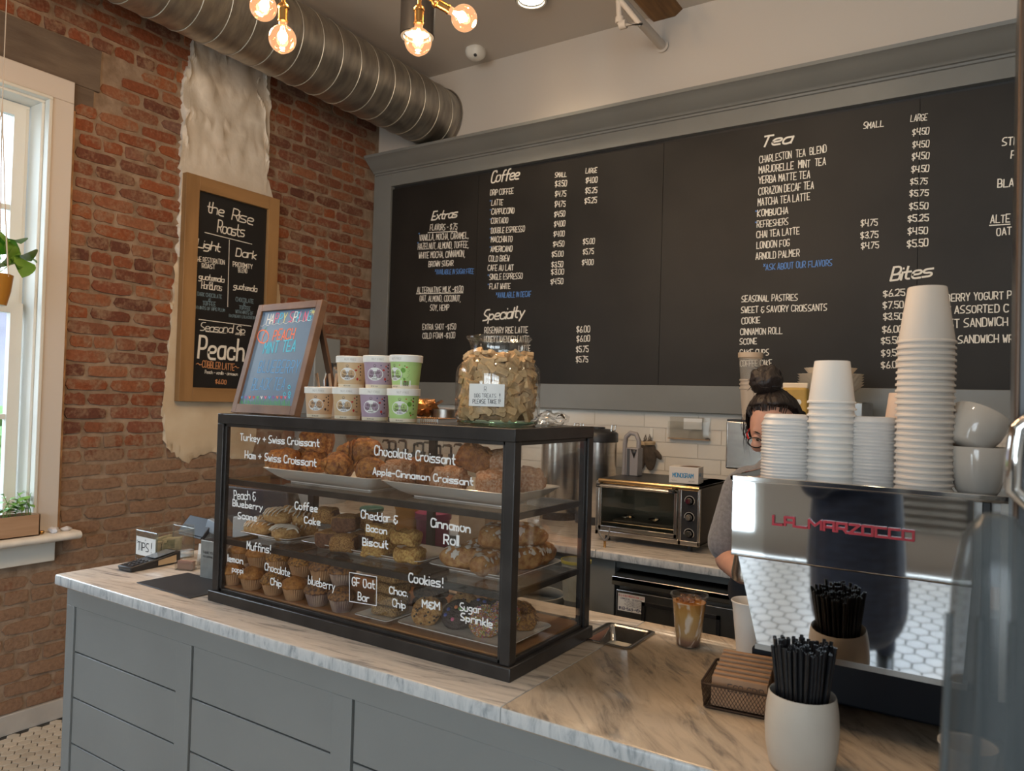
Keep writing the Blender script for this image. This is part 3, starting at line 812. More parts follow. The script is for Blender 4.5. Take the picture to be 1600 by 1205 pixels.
m = MB(); line2(m, '843-569-4547', (x0+.005, s1_.z+.08*H_), (x0+W_-.005, s1_.z+.08*H_), .15*H_, fs_, wd=.0022, jit=0); line2(m, 'COMMERCIAL - RESIDENTIAL', (x0+.012, s0.z-.33*H_), (x0+W_-.01, s0.z-.33*H_), .09*H_, fs_, jit=0, wd=.0009)
for k in range(4): line2(m, 'ICE MACHINES COOLERS', (x0+.03+.01*(k % 2), s0.z-(.43+.09*k)*H_), (x0+W_-.01, s0.z-(.43+.09*k)*H_), .05*H_, fs_, jit=0, wd=.0006)
m.build('lettering', navy, stk, smooth=False)
# bin under the counter seen behind the pastry case
bn = thing('grey_bin', 'grey open bin beside the fridge, behind the pastry case', 'bin', (2.05, -1.12, 0))
MB().lathe([(.10, .0), (.125, .72), (.13, .72), (.13, .735), (.122, .735), (.115, .70)], 24, caps=False).build('bucket', mat('bin_plastic', (.33, .34, .33), .5), bn, solid=.002)
# ================================================================ knock-out pan
pan = thing('steel_pan', 'small stainless steel pan sunk in the marble beside the pastry case', 'pan', ((PX0+PX1)/2, (PY0+PY1)/2, .92))
w_, d_ = PX1-PX0, PY1-PY0; m = MB()
rings = [rndrect(w_+.022, d_+.022, .016, 6, .0006), rndrect(w_+.022, d_+.022, .016, 6, .0035), rndrect(w_+.004, d_+.004, .014, 6, .0045), rndrect(w_-.012, d_-.012, .014, 6, -.001), rndrect(w_-.026, d_-.026, .014, 6, -.045), rndrect(w_-.04, d_-.04, .010, 6, -.05)]
loft(m, rings, False, True); m.build('pan_body', mat('pan_steel', (.33, .32, .31), .16, metal=1), pan, angle=60)
tg = thing('black_tongs', 'black tongs with a brass pivot lying in the sunken steel pan', 'tongs', ((PX0+PX1)/2-.005, (PY0+PY1)/2, .88)); 
for s in (-1, 1): MB().tube([(-.042, s*.014-.012, -.004), (-.01, s*.002, .003), (.03, -s*.006, -.001), (.046, -s*.03+.0, -.004)], .0035, 6).build('arm', blackp, tg)
MB().ball((.0, 0, .004), .0055, 8, 6).build('pivot', brass, tg)
# ================================================================ pastry case
KX0, KX1, KY0, KY1, KZ0, KZ1 = 1.694, 2.772, -2.439, -2.045, .92, 1.487
kc = thing('pastry_case', 'black-framed glass pastry case with handwritten names on its front', 'display case', (0, 0, 0))
t = .028
m = MB(); bb_ = .032
m.b2((KX0-.008, KY0-.008, KZ0), (KX1+.008, KY1+.008, KZ0+bb_)); m.build('base', blackm, kc, bevel=.003)
m = MB(); m.b2((KX0, KY0, KZ1-.03), (KX1, KY0+t, KZ1)); m.b2((KX0, KY1-t, KZ1-.03), (KX1, KY1, KZ1)); m.b2((KX0, KY0, KZ1-.03), (KX0+t, KY1, KZ1)); m.b2((KX1-t, KY0, KZ1-.03), (KX1, KY1, KZ1))
m.build('top_frame', blackm, kc, bevel=.002)
MB().b2((KX0+t, KY0+t, KZ1-.006), (KX1-t, KY1-t, KZ1-.0005)).build('top_pane', glassc, kc, smooth=False)
for x, y in ((KX0, KY0), (KX1-t, KY0), (KX0, KY1-t), (KX1-t, KY1-t)): MB().b2((x, y, KZ0+bb_), (x+t, y+t, KZ1-.03)).build('post', blackm, kc, bevel=.002)
# inner beads round the panes
m = MB(); e = .009
for a, b in (((KX0+t, KY0+.006, KZ0+bb_), (KX0+t+e, KY0+.018, KZ1-.03)), ((KX1-t-e, KY0+.006, KZ0+bb_), (KX1-t, KY0+.018, KZ1-.03)), ((KX0+t, KY0+.006, KZ0+bb_), (KX1-t, KY0+.018, KZ0+bb_+e)), ((KX0+t, KY0+.006, KZ1-.03-e), (KX1-t, KY0+.018, KZ1-.03)),
             ((KX1-.018, KY0+t, KZ0+bb_), (KX1-.006, KY0+t+e, KZ1-.03)), ((KX1-.018, KY1-t-e, KZ0+bb_), (KX1-.006, KY1-t, KZ1-.03)), ((KX1-.018, KY0+t, KZ0+bb_), (KX1-.006, KY1-t, KZ0+bb_+e)), ((KX1-.018, KY0+t, KZ1-.03-e), (KX1-.006, KY1-t, KZ1-.03))): m.b2(a, b)
m.build('glazing_bead', blackm, kc, bevel=.001)
GF = KY0+.010
pane_f = MB().b2((KX0+t, GF, KZ0+bb_), (KX1-t, GF+.004, KZ1-.03)).build('front_pane', glassc, kc, smooth=False)
MB().b2((KX1-.012, KY0+t, KZ0+bb_), (KX1-.008, KY1-t, KZ1-.03)).build('side_pane', glassc, kc, smooth=False)
MB().b2((KX0+.008, KY0+t, KZ0+bb_), (KX0+.012, KY1-t, KZ1-.03)).build('side_pane', glassc, kc, smooth=False)
m = MB().b2((KX0+.03, KY1-.016, KZ0+bb_+.01), (2.24, KY1-.013, KZ1-.04)); m.build('sliding_door', glassc, kc, smooth=False)
m = MB().b2((2.22, KY1-.009, KZ0+bb_+.01), (KX1-.03, KY1-.006, KZ1-.04)); m.build('sliding_door', glassc, kc, smooth=False)
MB().b2((2.215, KY1-.018, KZ0+bb_), (2.24, KY1-.004, KZ1-.03)).build('meeting_stile', blackm, kc)
MB().b2((KX0+t, KY1-.02, KZ0+bb_), (KX1-t, KY1-.002, KZ0+bb_+.012)).build('door_track', blackm, kc)
MB().b2((KX0+.02, KY0+.022, KZ0+bb_), (KX1-.02, KY1-.02, KZ0+bb_+.012)).build('wooden_floor', caseW, kc, bevel=.001)
ZF = KZ0+bb_+.012
SH1, SH2 = 1.106, 1.288
for z in (SH1, SH2):
    sh = MB().b2((KX0+t, KY0+.03, z-.007), (KX1-t, KY1-.03, z)).build('glass_shelf', glassc, kc, smooth=False)
    m = MB(); m.b2((KX0+.02, KY0+.022, z-.016), (KX1-.02, KY0+.034, z+.001)); m.b2((KX0+.02, KY1-.036, z-.016), (KX1-.02, KY1-.026, z-.002)); m.b2((KX1-.034, KY0+.03, z-.016), (KX1-.022, KY1-.03, z-.001)); m.b2((KX0+.022, KY0+.03, z-.016), (KX0+.034, KY1-.03, z-.001)); m.build('shelf_rail', blackm, sh, bevel=.001)
ff = lambda u, v: Vector((u, GF-.0008, v))
wpm = mat('white_paint_marker', (.85, .85, .84), .6)
def Cz(ox, oy, sc, s, x0, y0, x1, y1, H, mb, wd=.0042, **k):
    a, b, c = [at(ox+X/sc, oy+Y/sc, 'y', GF) for X, Y in ((x0, y0), (x1, y1), (x0, y0-H))]
    m_ = MB(); line2(m_, s, (a.x, a.z), (b.x, b.z), c.z-a.z, ff, wd=wd, **k); m_.build('lettering', wpm, kc, smooth=False)
m = MB()
for a in (('Turkey + Swiss Croissant', 278, 240, 895, 292, 52), ('Ham + Swiss Croissant', 316, 378, 872, 445, 55), ('Peach &', 230, 698, 398, 706, 66), ('Blueberry', 220, 752, 450, 788, 48), ('Scone', 262, 850, 405, 870, 50), ('Coffee', 706, 775, 880, 800, 55), ('Cake', 780, 885, 900, 905, 48)): Cz(320, 640, 5, *a, m)
for a in (('Chocolate Croissant', 107, 297, 635, 365, 60), ('Apple-Cinnamon Croissant', 98, 425, 755, 500, 42), ('Cheddar &', 18, 712, 255, 750, 52), ('Bacon', 54, 800, 187, 820, 42), ('Biscuit', 30, 890, 195, 915, 46), ('Cinnamon', 478, 768, 737, 812, 56), ('Roll', 562, 880, 660, 895, 60)): Cz(560, 640, 4.2105, *a, m)
for a in (('Muffins!', 332, 190, 515, 225, 60), ('lemon', 180, 283, 298, 308, 48), ('poppi', 215, 365, 300, 380, 42), ('Chocolate', 470, 352, 665, 405, 56), ('Chip', 515, 465, 600, 485, 52), ('blueberry', 810, 462, 1015, 515, 66), ('GF Oat', 1155, 475, 1328, 500, 62), ('Bar', 1198, 587, 1283, 605, 58)): Cz(320, 820, 5, *a, m)
for a in (('Cookies!', 397, 358, 608, 392, 56), ('Choc.', 275, 430, 388, 448, 42), ('Chip', 295, 510, 375, 527, 48), ('M&M', 480, 512, 590, 532, 44), ('Sugar', 716, 533, 845, 555, 46), ('Sprinkle', 722, 595, 918, 645, 46)): Cz(540, 820, 4, *a, m)
q = [at(320+X/5, 820+Y/5, 'y', GF) for X, Y in ((1132, 372), (1345, 408), (1342, 632), (1132, 598), (1132, 372))]
stroke(m, [(p.x, p.z) for p in q], .0022, ff)
m.build('drawn_box', wpm, kc, smooth=False)
# ---------------------------------------------------------------- platters
def platter(w, d, h, flare, loc, label, rz=0, name='platter', foot=.012, group=None):
    t_ = thing(name, label, 'platter', loc, rz, group); m = MB(); r = min(w, d)*.10
    R = [rndrect(w-2*flare-.02, d-2*flare-.02, r*.6, 5, 0), rndrect(w-2*flare-.02, d-2*flare-.02, r*.6, 5, .004), rndrect(w-2*flare, d-2*flare, r*.7, 5, .005)]
    for k in (.35, .7, 1): R.append(rndrect(w-2*flare*(1-k**.8), d-2*flare*(1-k**.8), r*(.7+.3*k), 5, .005+(h-.005)*k))
    R += [rndrect(w-.003, d-.003, r, 5, h+.0015), rndrect(w-.008, d-.008, r, 5, h)]
    for k in (.7, .3, 0): R.append(rndrect(w-.008-2*flare*(1-k**.8), d-.008-2*flare*(1-k**.8), r*(.65+.3*k), 5, .008+(h-.008)*k))
    loft(m, R); m.build('dish', porc, t_, angle=50); return t_
platter(.455, .235, .042, .05, (2.065, -2.275, SH2+.0005), 'long white platter of golden croissants, left on the top shelf', group=None)
platter(.425, .25, .042, .055, (2.525, -2.268, SH2+.0005), 'long white platter of brown pastries, right on the top shelf')
platter(.225, .19, .018, .03, (1.838, -2.283, SH1+.0005), 'small square white plate under the drizzled scones')
platter(.455, .19, .018, .03, (2.204, -2.262, SH1+.0005), 'long white platter under the coffee cake and biscuits')
platter(.265, .27, .018, .03, (2.580, -2.215, SH1+.0005), 'square white plate under the cinnamon rolls')
platter(.120, .15, .012, .02, (2.326, -2.345, ZF+.0005), 'small white plate under the oat bars on the case floor')
platter(.340, .235, .012, .025, (2.566, -2.287, ZF+.0005), 'flat white platter of cookies on the case floor')

def X_(px, py, y): return at(px, py, 'y', y).x
crust = mat('croissant_crust', (.56, .24, .055), .4, vs_=99, alt=(.20, .055, .014), bump=1., bs=210, det=7, spec=.4)
crust2 = mat('pastry_crust', (.42, .165, .045), .5, vs_=104, alt=(.22, .075, .025), bump=.8, bs=240, det=6)
sugar = mat('sugared_crust', (.40, .15, .05), .6, vs_=180, alt=(.60, .38, .24), bump=.7, bs=270, det=6)
def pastry_mesh(name, m, fn, nu=40, nv=22):
    b = MB(); b.ball((0, 0, 0), 1, nu, nv, fn); return b.mesh(name, m, angle=60)
def croissant_mesh(R=.038, L=.06, seed=0, m=None, segs=7):
    b = MB(); nu, nv = 72, 18; r = random.Random(seed)
    def fn(u, v):
        t = u*2-1; a = t*1.15; cx, cy = sin(a)*L, (1-cos(a))*L*.9
        rad = R*(1-abs(t)**2.2*.78); st = (abs(t)*segs/2) % 1; rad *= .76+.34*(1-st)**.6 if abs(t) < .97 else .6
        th = v*2*PI; p = Vector((cx+cos(th)*rad*sin(-a)*-1*1.0*0+cos(th)*rad*sin(a), cy-cos(th)*rad*cos(a), sin(th)*rad*.92))
        return p+nd(p+Vector((seed, 0, 0)), 26, .0035)
    b.grid(fn, nu, nv, cv=True); n = nv; b.f.append(tuple(range(n))[::-1]); b.f.append(tuple((nu-1)*n+k for k in range(n))); b.mi += [0, 0]
    me = b.mesh('crust', m or crust, angle=70); return me
def pillow_mesh(sx, sy, sz, seed, m, rolls=3, nm='crust'):
    def fn(p, q):
        q = Vector((math.copysign(abs(p.x)**.75, p.x)*sx, math.copysign(abs(p.y)**.75, p.y)*sy, math.copysign(abs(p.z)**.7, p.z)*sz))
        g = 1-((p.x*rolls*.9+p.y*.5+seed*.3) % 1); q *= .84+.18*g**.7
        if q.z < -sz*.7: q.z = -sz*.7
        return q+nd(q+Vector((seed, seed, 0)), 30, .0045)
    return pastry_mesh(nm, m, fn)
cms = [croissant_mesh(.036, .058, s) for s in range(3)]
pms = [pillow_mesh(.052, .042, .036, s, crust, 2) for s in range(2)]
sms = [pillow_mesh(.050, .042, .036, s+3, sugar, 2) for s in range(2)]+[pillow_mesh(.054, .045, .042, 9, crust2, 3)]
def put(name, label, cat, me, pname, loc, rot, group, sc=1):
    o = thing(name, label, cat, loc, 0, group, rot); part(pname, me, o, sc=(sc, sc, sc)); return o
zA = SH2+.012+.028
GR = 'croissants on the top shelf'
for px, py, y, z, me, rot, lab in (
  (444, 720, -2.315, zA+.004, pms[0], (0, 0, .2), 'glossy golden croissant at the left end of its platter'),
  (488, 720, -2.245, zA+.005, pms[1], (0, .1, -.3), 'golden croissant behind the rolled-end one'),
  (497, 687, -2.235, zA+.064, pms[0], (0, .15, .5), 'croissant on top of the pile, left of the platter centre'),
  (531, 722, -2.335, zA+.010, cms[0], (.35, 0, 2.0), 'large croissant with its curled end facing out in front'),
  (566, 700, -2.29, zA+.052, cms[1], (.2, .1, 3.3), 'arched croissant lying across the right side of the pile'),
  (580, 730, -2.33, zA+.004, cms[2], (.3, 0, 2.6), 'croissant at the right end of its platter')):
    x = X_(px, py, y); put('croissant', lab, 'croissant', me, 'crust', (x, y, z+.013), rot, GR, 1.12)
GR = 'sweet croissants on the top shelf'
for px, py, y, z, me, rot, lab in (
  (623, 737, -2.31, zA+.004, sms[0], (0, 0, .3), 'round sugar-dusted pastry at the left end of its platter'),
  (664, 738, -2.25, zA+.004, sms[2], (0, 0, -.2), 'dark brown pastry second along the platter'),
  (703, 746, -2.33, zA+.002, sms[1], (0, 0, .1), 'sugar-flecked flat pastry in the middle of its platter'),
  (745, 722, -2.27, zA+.050, sms[2], (0, .35, .8), 'tall brown pastry leaning on top of the others'),
  (775, 752, -2.33, zA+.002, sms[0], (.1, 0, 1.1), 'sugared pastry at the front right of its platter'),
  (822, 748, -2.21, zA+.004, sms[1], (0, .1, .5), 'brown pastry seen through the side pane'),
  (782, 735, -2.235, zA+.045, sms[1], (.2, .1, -.5), 'sugared pastry heaped behind the front right one')):
    x = X_(px, py, y); put('sweet_croissant', lab, 'pastry', me, 'crust', (x, y, z+.013), rot, GR, 1.06)
# scones
sconem = mat('scone_crumb', (.68, .42, .17), .75, vs_=120, alt=(.46, .23, .08), bump=1, bs=210)
icing = mat('icing', (.80, .71, .59), .35)
def scone_mesh(seed):
    b = MB(); b.ball((0, 0, 0), 1, 20, 12, lambda p, q: (lambda a, r: Vector((cos(a)*r*.05*(1-.12*cos(3*a)), sin(a)*r*.042*(1-.12*cos(3*a)), math.copysign(abs(p.z)**.6, p.z)*.021*(1-.15*r)))+nd(p*1.3+Vector((seed, 0, 0)), 2.5, .006))(math.atan2(p.y, p.x), min(1, math.hypot(p.x, p.y)**.6)))
    return b.mesh('crumb', sconem, angle=70)
def drizzle(hw, hd, z, n, seed, m, r=.0028, sag=.007, ang=.5, nm='icing_drizzle'):
    b = MB(); rs = random.Random(seed)
    for k in range(n):
        x = (k/(n-1)-.5)*hw*1.75; pts = []
        for i in range(9):
            v = (i/8-.5)*2; e = math.sqrt(max(0, 1-(x/hw)**2))*hd*1.04
            pts.append((x+rs.uniform(-.0015, .0015)+v*.006, v*e, z*(1-.25*(x/hw)**2)-abs(v)**3*sag*2.0+rs.uniform(-.0008, .0008)))
        b.tube(pts, [r*(.7 if i in (0, 8) else 1)*rs.uniform(.8, 1.2) for i in range(9)], 6)
    return b.mesh(nm, m, angle=80)
scm = [scone_mesh(s) for s in range(3)]; drm = [drizzle(.046, .040, .0225, 7, s, icing) for s in range(3)]
for i, (px, py, y, z, rot, lab) in enumerate((
  (407, 826, -2.33, .022, (0, 0, .3), 'iced scone at the front left of its plate'), (445, 828, -2.335, .022, (0, 0, -.2), 'iced scone at the front right of its plate'),
  (474, 822, -2.245, .022, (.2, .3, 1.1), 'iced scone leaning at the back right of its plate'), (420, 810, -2.25, .022, (0, 0, .8), 'iced scone hidden at the back left of its plate'), (438, 803, -2.30, .062, (.1, .05, .35), 'top scone of the heap with straight icing stripes'), (466, 808, -2.255, .058, (.2, .45, .9), 'tilted scone near the top with a thick icing blob'))):
    x = X_(px, py, y); o = put('scone', lab, 'scone', scm[i % 3], 'crumb', (x, y, SH1+.006+z), rot, 'iced scones'); part('icing_drizzle', drm[i % 3], o)
# coffee cake, biscuits
cakem = mat('cake_side', (.22, .10, .05), .8, vs_=160, alt=(.12, .05, .028), bump=.8, bs=270); crumbm = mat('cake_crumb_top', (.52, .28, .09), .85, vs_=270, alt=(.22, .09, .03), bump=1, bs=240, det=6)
bisc = mat('biscuit_dough', (.72, .46, .14), .75, vs_=150, alt=(.40, .17, .04), bump=1, bs=200, det=6)
oat = mat('oat_bar', (.50, .31, .12), .85, vs_=275, alt=(.14, .06, .022), bump=1, bs=300, det=6); oatd = mat('dark_oat_bar', (.14, .07, .03), .85, vs_=180, alt=(.06, .028, .014), bump=1, bs=300, det=6)
def block(sx, sy, sz, seed, m, amp=.004, n=7, fr=28, top=None, rd=.22):
    bm = bmesh.new(); bmesh.ops.create_cube(bm, size=1); bmesh.ops.subdivide_edges(bm, edges=bm.edges, cuts=n, use_grid_fill=True)
    for v in bm.verts:
        c = v.co*2; k = 1/(abs(c.x)**5+abs(c.y)**5+abs(c.z)**5)**.2*1.0
        v.co = Vector((v.co.x*sx*k, v.co.y*sy*k, v.co.z*sz*k)); v.co += nd(v.co+Vector((seed, 0, 0)), fr, amp)+nd(v.co+Vector((0, seed, 0)), fr*4, amp*.45)
    me = bpy.data.meshes.new('crumb'); bm.to_mesh(me); bm.free(); me.materials.append(m)
    if top:
        me.materials.append(top)
        for p in me.polygons:
            if p.normal.z > .5 or p.normal.x < -.5 or (seed == 1 and p.normal.y < -.5): p.material_index = 1
    me.shade_smooth(); me.set_sharp_from_angle(angle=1.0); return me
ckm = [block(.076, .066, .047, s, cakem, .005, top=crumbm) for s in range(3)]
zc = SH1+.009+.024
for px, y, l, rot, lab in ((516, -2.325, 0, .35, 'coffee cake square at the left end of its platter'), (538, -2.345, 0, .55, 'coffee cake square in front with its crumbed face turned out'), (570, -2.27, 0, .3, 'coffee cake square on the lower layer beside the biscuits'), (508, -2.25, 1, .45, 'upper coffee cake square with a pale crumb top'), (540, -2.31, 1, .5, 'upper coffee cake square with a dark smooth side'), (574, -2.24, 1, .2, 'upper coffee cake square behind the biscuits')):
    put('coffee_cake', lab, 'cake', ckm[int(px) % 3], 'crumb', (X_(px, 830, y), y, zc+l*.047), (0, 0, rot), 'coffee cake squares')
bkm = [block(.078, .064, .037, s+8, bisc, .009, 9, 26) for s in range(3)]
zb = SH1+.009+.018
for px, y, l, rot, lab in ((590, -2.33, 0, .1, 'square cheese biscuit on the lower layer, left'), (642, -2.33, 0, .0, 'square cheese biscuit on the lower layer, right'), (600, -2.24, 0, .3, 'cheese biscuit hidden at the back of its platter'), (595, -2.27, 1, .4, 'pale cheese biscuit on the upper layer, left'), (636, -2.305, 1, .1, 'browned cheese biscuit on the upper layer, right')):
    put('biscuit', lab, 'biscuit', bkm[int(px) % 3], 'crumb', (X_(px, 845, y), y, zb+l*.038), (0, l*.06, rot), 'cheddar biscuits', 1.0)
# cinnamon rolls
rollm = mat('roll_dough', (.58, .32, .12), .5, vs_=63, alt=(.34, .13, .04), bump=.6, bs=200); rich = mat('flaky_icing', (.70, .62, .54), .4, bump=.5, bs=60)
def roll_mesh(seed):
    def fn(p, q):
        q = Vector((p.x*.062, math.copysign(abs(p.y)**.8, p.y)*.034, math.copysign(abs(p.z)**.8, p.z)*.031)); q.y *= 1-.10*abs(sin(p.x*4+seed)); return q+nd(p+Vector((seed, 0, 0)), 2.2, .007)
    b = MB(); b.ball((0, 0, 0), 1, 22, 14, fn); return b.mesh('dough', rollm, angle=70)
def blot_mesh(seed):
    rs = random.Random(seed); b = MB()
    for k in range(26):
        a = rs.uniform(-1, 1); t_ = rs.uniform(-1.3, 1.3); c = Vector((a*.048, sin(t_)*.034*math.sqrt(1-a*a*.8), cos(t_)*.031*math.sqrt(1-a*a*.6)))
        nn = Vector((0, sin(t_), cos(t_))); R = nn.to_track_quat('Z', 'X').to_matrix(); e = rs.uniform(.006, .013)
        m_ = 8; b.add([c+R @ Vector((cos(2*PI*i/m_)*e*rs.uniform(.6, 1.3), sin(2*PI*i/m_)*e*rs.uniform(.4, .9), .0006)) for i in range(m_)]+[c+R @ Vector((0, 0, .0042))], [(i, (i+1) % m_, m_) for i in range(m_)])
    return b.mesh('icing', rich, angle=80)
rlm = [roll_mesh(s) for s in range(3)]; blm = [blot_mesh(s) for s in range(3)]
zr = SH1+.009+.028
for i, (x, y, z, rot, lab) in enumerate(((2.535, -2.30, 0, (0, 0, .3), 'cinnamon roll lying at the left edge of its plate'), (2.620, -2.315, .0, (0, 0, 1.7), 'cinnamon roll end-on at the front of its plate'), (2.60, -2.245, .052, (.1, 0, 1.4), 'iced cinnamon roll end-on in the upper layer'),
   (2.53, -2.20, 0, (0, 0, .2), 'cinnamon roll hidden at the back left of its plate'), (2.655, -2.20, 0, (0, 0, 1.0), 'brown cinnamon roll low down behind the side pane'), (2.655, -2.13, .0, (0, 0, 1.3), 'farthest cinnamon roll low down at the side pane'), (2.635, -2.165, .052, (0, .1, .6), 'white-flaked cinnamon roll upper layer at the side pane'), (2.565, -2.175, .050, (0, 0, 1.2), 'heavily iced cinnamon roll at the top back'))):
    o = put('cinnamon_roll', lab, 'cinnamon roll', rlm[i % 3], 'dough', (x, y, zr+z), rot, 'cinnamon rolls'); part('icing', blm[i % 3], o)
# oat bars
obm = [block(.085, .075, .028, s+20, oat, .003, 8, 40) for s in range(2)]; odm = [block(.085, .075, .030, s+30, oatd, .003, 8, 40) for s in range(2)]
for k in range(4): put('oat_bar', ['bottom', 'second', 'third', 'top'][k]+' golden oat bar of the front stack', 'oat bar', obm[k % 2], 'crumb', (2.328+(k % 2)*.004, -2.345+.004*k, ZF+.0075+.014+k*.0285), (0, 0, .15-.12*k), 'golden oat bars')
for k in range(4): put('oat_bar', ['bottom', 'second', 'third', 'top'][k]+' dark oat bar of the rear stack', 'oat bar', odm[k % 2], 'crumb', (2.36+(k % 2)*.004, -2.215, ZF+.015+k*.0305), (0, 0, .1-.1*k), 'dark oat bars')
# cookies
ckd = mat('cookie_dough', (.56, .31, .10), .7, vs_=120, alt=(.28, .12, .035), bump=.7, bs=240); ckc = mat('chocolate_cookie', (.045, .03, .028), .7, bump=.7, bs=240, var=.3)
spr = [mat('sprinkle_'+n_, c, .35) for n_, c in (('white', (.75, .72, .66)), ('orange', (.75, .22, .06)), ('pink', (.7, .16, .28)), ('green', (.12, .33, .07)), ('blue', (.05, .08, .33)), ('yellow', (.72, .5, .08)))]
def cookie_mesh(m, seed): return pastry_mesh('dough', m, lambda p, q: Vector((p.x*.042, p.y*.042, math.copysign(abs(p.z)**.8, p.z)*.013))+nd(p+Vector((seed, 0, 0)), 2, .004), 22, 10)
def bits(seed, n, r, mats_, kind):
    rs = random.Random(seed); b = MB()
    for k in range(n):
        a = rs.uniform(0, 2*PI); d = math.sqrt(rs.random())*.98; side = 1 if d < .985 else 1; hz = .013*math.sqrt(1-d*d)**.8+.0015
        c = Vector((cos(a)*d*.042, sin(a)*d*.042, hz)); b.cur = k % len(mats_)
        if kind == 's':
            q = Vector((rs.uniform(-1, 1), rs.uniform(-1, 1), rs.uniform(-.4, .4))).normalized()*.0022; b.cyl(c-q, c+q, .0007, n=4)
        else: b.ball(c, (r, r, r*.6), 8, 5)
    return b.mesh('sprinkles' if kind == 's' else 'candy', mats_, angle=60)
chipm = [inkm]
ckS = cookie_mesh(ckd, 1); ckC = cookie_mesh(ckc, 2); b1 = bits(1, 950, 0, spr, 's'); candies = [MB().ball((0, 0, 0), (.0055, .0055, .0038), 10, 6).mesh('candy', spr[j], angle=80) for j in (2, 3, 4, 5, 1)]; b3 = bits(4, 22, .003, [mat('chocolate_chip', (.05, .022, .012), .4)], 'c')
b4 = MB(); rs = random.Random(5)
for k in range(170):
    a = rs.uniform(0, 2*PI); d = math.sqrt(rs.random()); c = Vector((cos(a)*d*.042, sin(a)*d*.042, .013*math.sqrt(max(0, 1-d*d))+.001)); q = Vector((rs.uniform(-1, 1), rs.uniform(-1, 1), rs.uniform(-.3, .6))).normalized()*.005; b4.tube([c-q, c+Vector((0, 0, .002)), c+q], .0007, 4)
b4 = b4.mesh('chocolate_shavings', mat('shavings', (.30, .16, .10), .6, vs_=50, alt=(.12, .05, .03)), angle=80)
zk = ZF+.009+.011
def cookie(x, y, z, rot, me, extra, en, lab, cat='cookie'):
    o = put('cookie', lab, cat, me, 'dough', (x, y, z), rot, 'cookies on the case floor')
    if extra is not None: part(en, extra, o)['kind'] = 'stuff'
    return o
cookie(2.455, -2.345, zk+.016, (.85, 0, .35), ckS, b3, 'chocolate_chips', 'chocolate chip cookie propped up at the left of its platter')
cookie(2.50, -2.25, zk+.016, (.75, 0, .3), ckS, b3, 'chocolate_chips', 'plain golden cookie behind the dark ones')
cookie(2.59, -2.22, zk+.020, (.75, 0, .25), ckS, b3, 'chocolate_chips', 'golden cookie farthest back on the cookie platter')
for x, y, rot, lab, sd in ((2.54, -2.325, (.8, 0, .4), 'dark chocolate cookie with coloured candies in front', 1), (2.575, -2.275, (.75, .1, .3), 'dark chocolate cookie with a blue candy in the middle', 2), (2.61, -2.245, (.7, 0, .2), 'dark chocolate cookie with a yellow candy at the back', 3)):
    o = cookie(x, y, zk+.018, rot, ckC, None, '', lab); rs = random.Random(sd)
    for k in range(7):
        a = k*2.4+sd; d = rs.uniform(.2, .85); part('candy', candies[(k+sd) % 5], o, (cos(a)*d*.04, sin(a)*d*.04, .013*math.sqrt(1-d*d)**.8))
cookie(2.632, -2.335, zk+.020, (.95, 0, .55), ckS, b1, 'sprinkles', 'rainbow sprinkle cookie at the front right of its platter')
cookie(2.655, -2.285, zk+.026, (.85, 0, .5), ckS, b1, 'sprinkles', 'rainbow sprinkle cookie just behind the front one')
cookie(2.678, -2.235, zk+.020, (.8, .2, .9), ckS, b4, 'chocolate_shavings', 'cookie covered in brown shavings behind the side pane')
# muffins
cupm = mat('muffin_paper', (.46, .25, .12), .75, var=.15, vs_=20); cupb = mat('pale_muffin_paper', (.44, .31, .23), .75, vs_=25, alt=(.20, .13, .12))
tops = {'lemon': mat('lemon_muffin_top', (.52, .22, .045), .6, vs_=100, alt=(.32, .12, .025), bump=.5, bs=240), 'choc': mat('chocolate_chip_muffin_top', (.54, .25, .055), .6, vs_=165, alt=(.09, .035, .015), bump=.6, bs=240), 'blue': mat('blueberry_muffin_top', (.40, .18, .05), .6, vs_=135, alt=(.06, .03, .03), bump=.6, bs=240)}
mcup = {}
for kk, mm in (('a', cupm), ('b', cupb)):
    b = MB(); N = 64
    b.lathe([(.0245, 0), (.0255, .002), (.0300, .02), (.0345, .038), (.0335, .038), (.027, .012)], N, caps=True, mod=lambda a, z, i: 1+(.055 if int(round(a*N/(2*PI))) % 2 else 0)*min(1, z*80+.2)); mcup[kk] = b.mesh('paper_case', mm, angle=25)
mtop = {k: [pastry_mesh('crown', m_, lambda p, q: Vector((p.x*.040, p.y*.040, p.z*(.027 if p.z > 0 else .010)))+nd(p+Vector((sd_*3, 0, 0)), 1.8, .005), 20, 12) for sd_ in (1, 2)] for k, m_ in tops.items()}
def muffin(px, y, l, k, cup, lab, i):
    o = thing('muffin', lab, 'muffin', (X_(px, 915, y), y, ZF+.0005+l*.0605), i*1.3, 'muffins on the case floor'); part('paper_case', mcup[cup], o); part('crown', mtop[k][i % 2], o, (0, 0, .038)); return o
row1 = ((363, 'lemon', 'a'), (394, 'lemon', 'a'), (428, 'choc', 'a'), (461, 'lemon', 'a'), (497, 'blue', 'b'), (535, 'blue', 'b'))
nth = ['first', 'second', 'third', 'fourth', 'fifth', 'sixth']
for i, (px, k, c) in enumerate(row1): muffin(px, -2.385, 0, k, c, '%s muffin from the left in the front lower row' % nth[i], i)
for i, (px, k, c) in enumerate(((374, 'lemon', 'a'), (403, 'lemon', 'a'), (434, 'choc', 'a'), (470, 'choc', 'a'), (503, 'blue', 'a'), (534, 'blue', 'b'))): muffin(px, -2.36, 1, k, c, '%s muffin from the left in the upper row' % nth[i], i+1)
for i, px in enumerate((400, 432, 465, 498, 530)): muffin(px, -2.29, 0, ('lemon', 'lemon', 'choc', 'choc', 'blue')[i], 'a', '%s muffin from the left in the rear lower row' % nth[i], i)
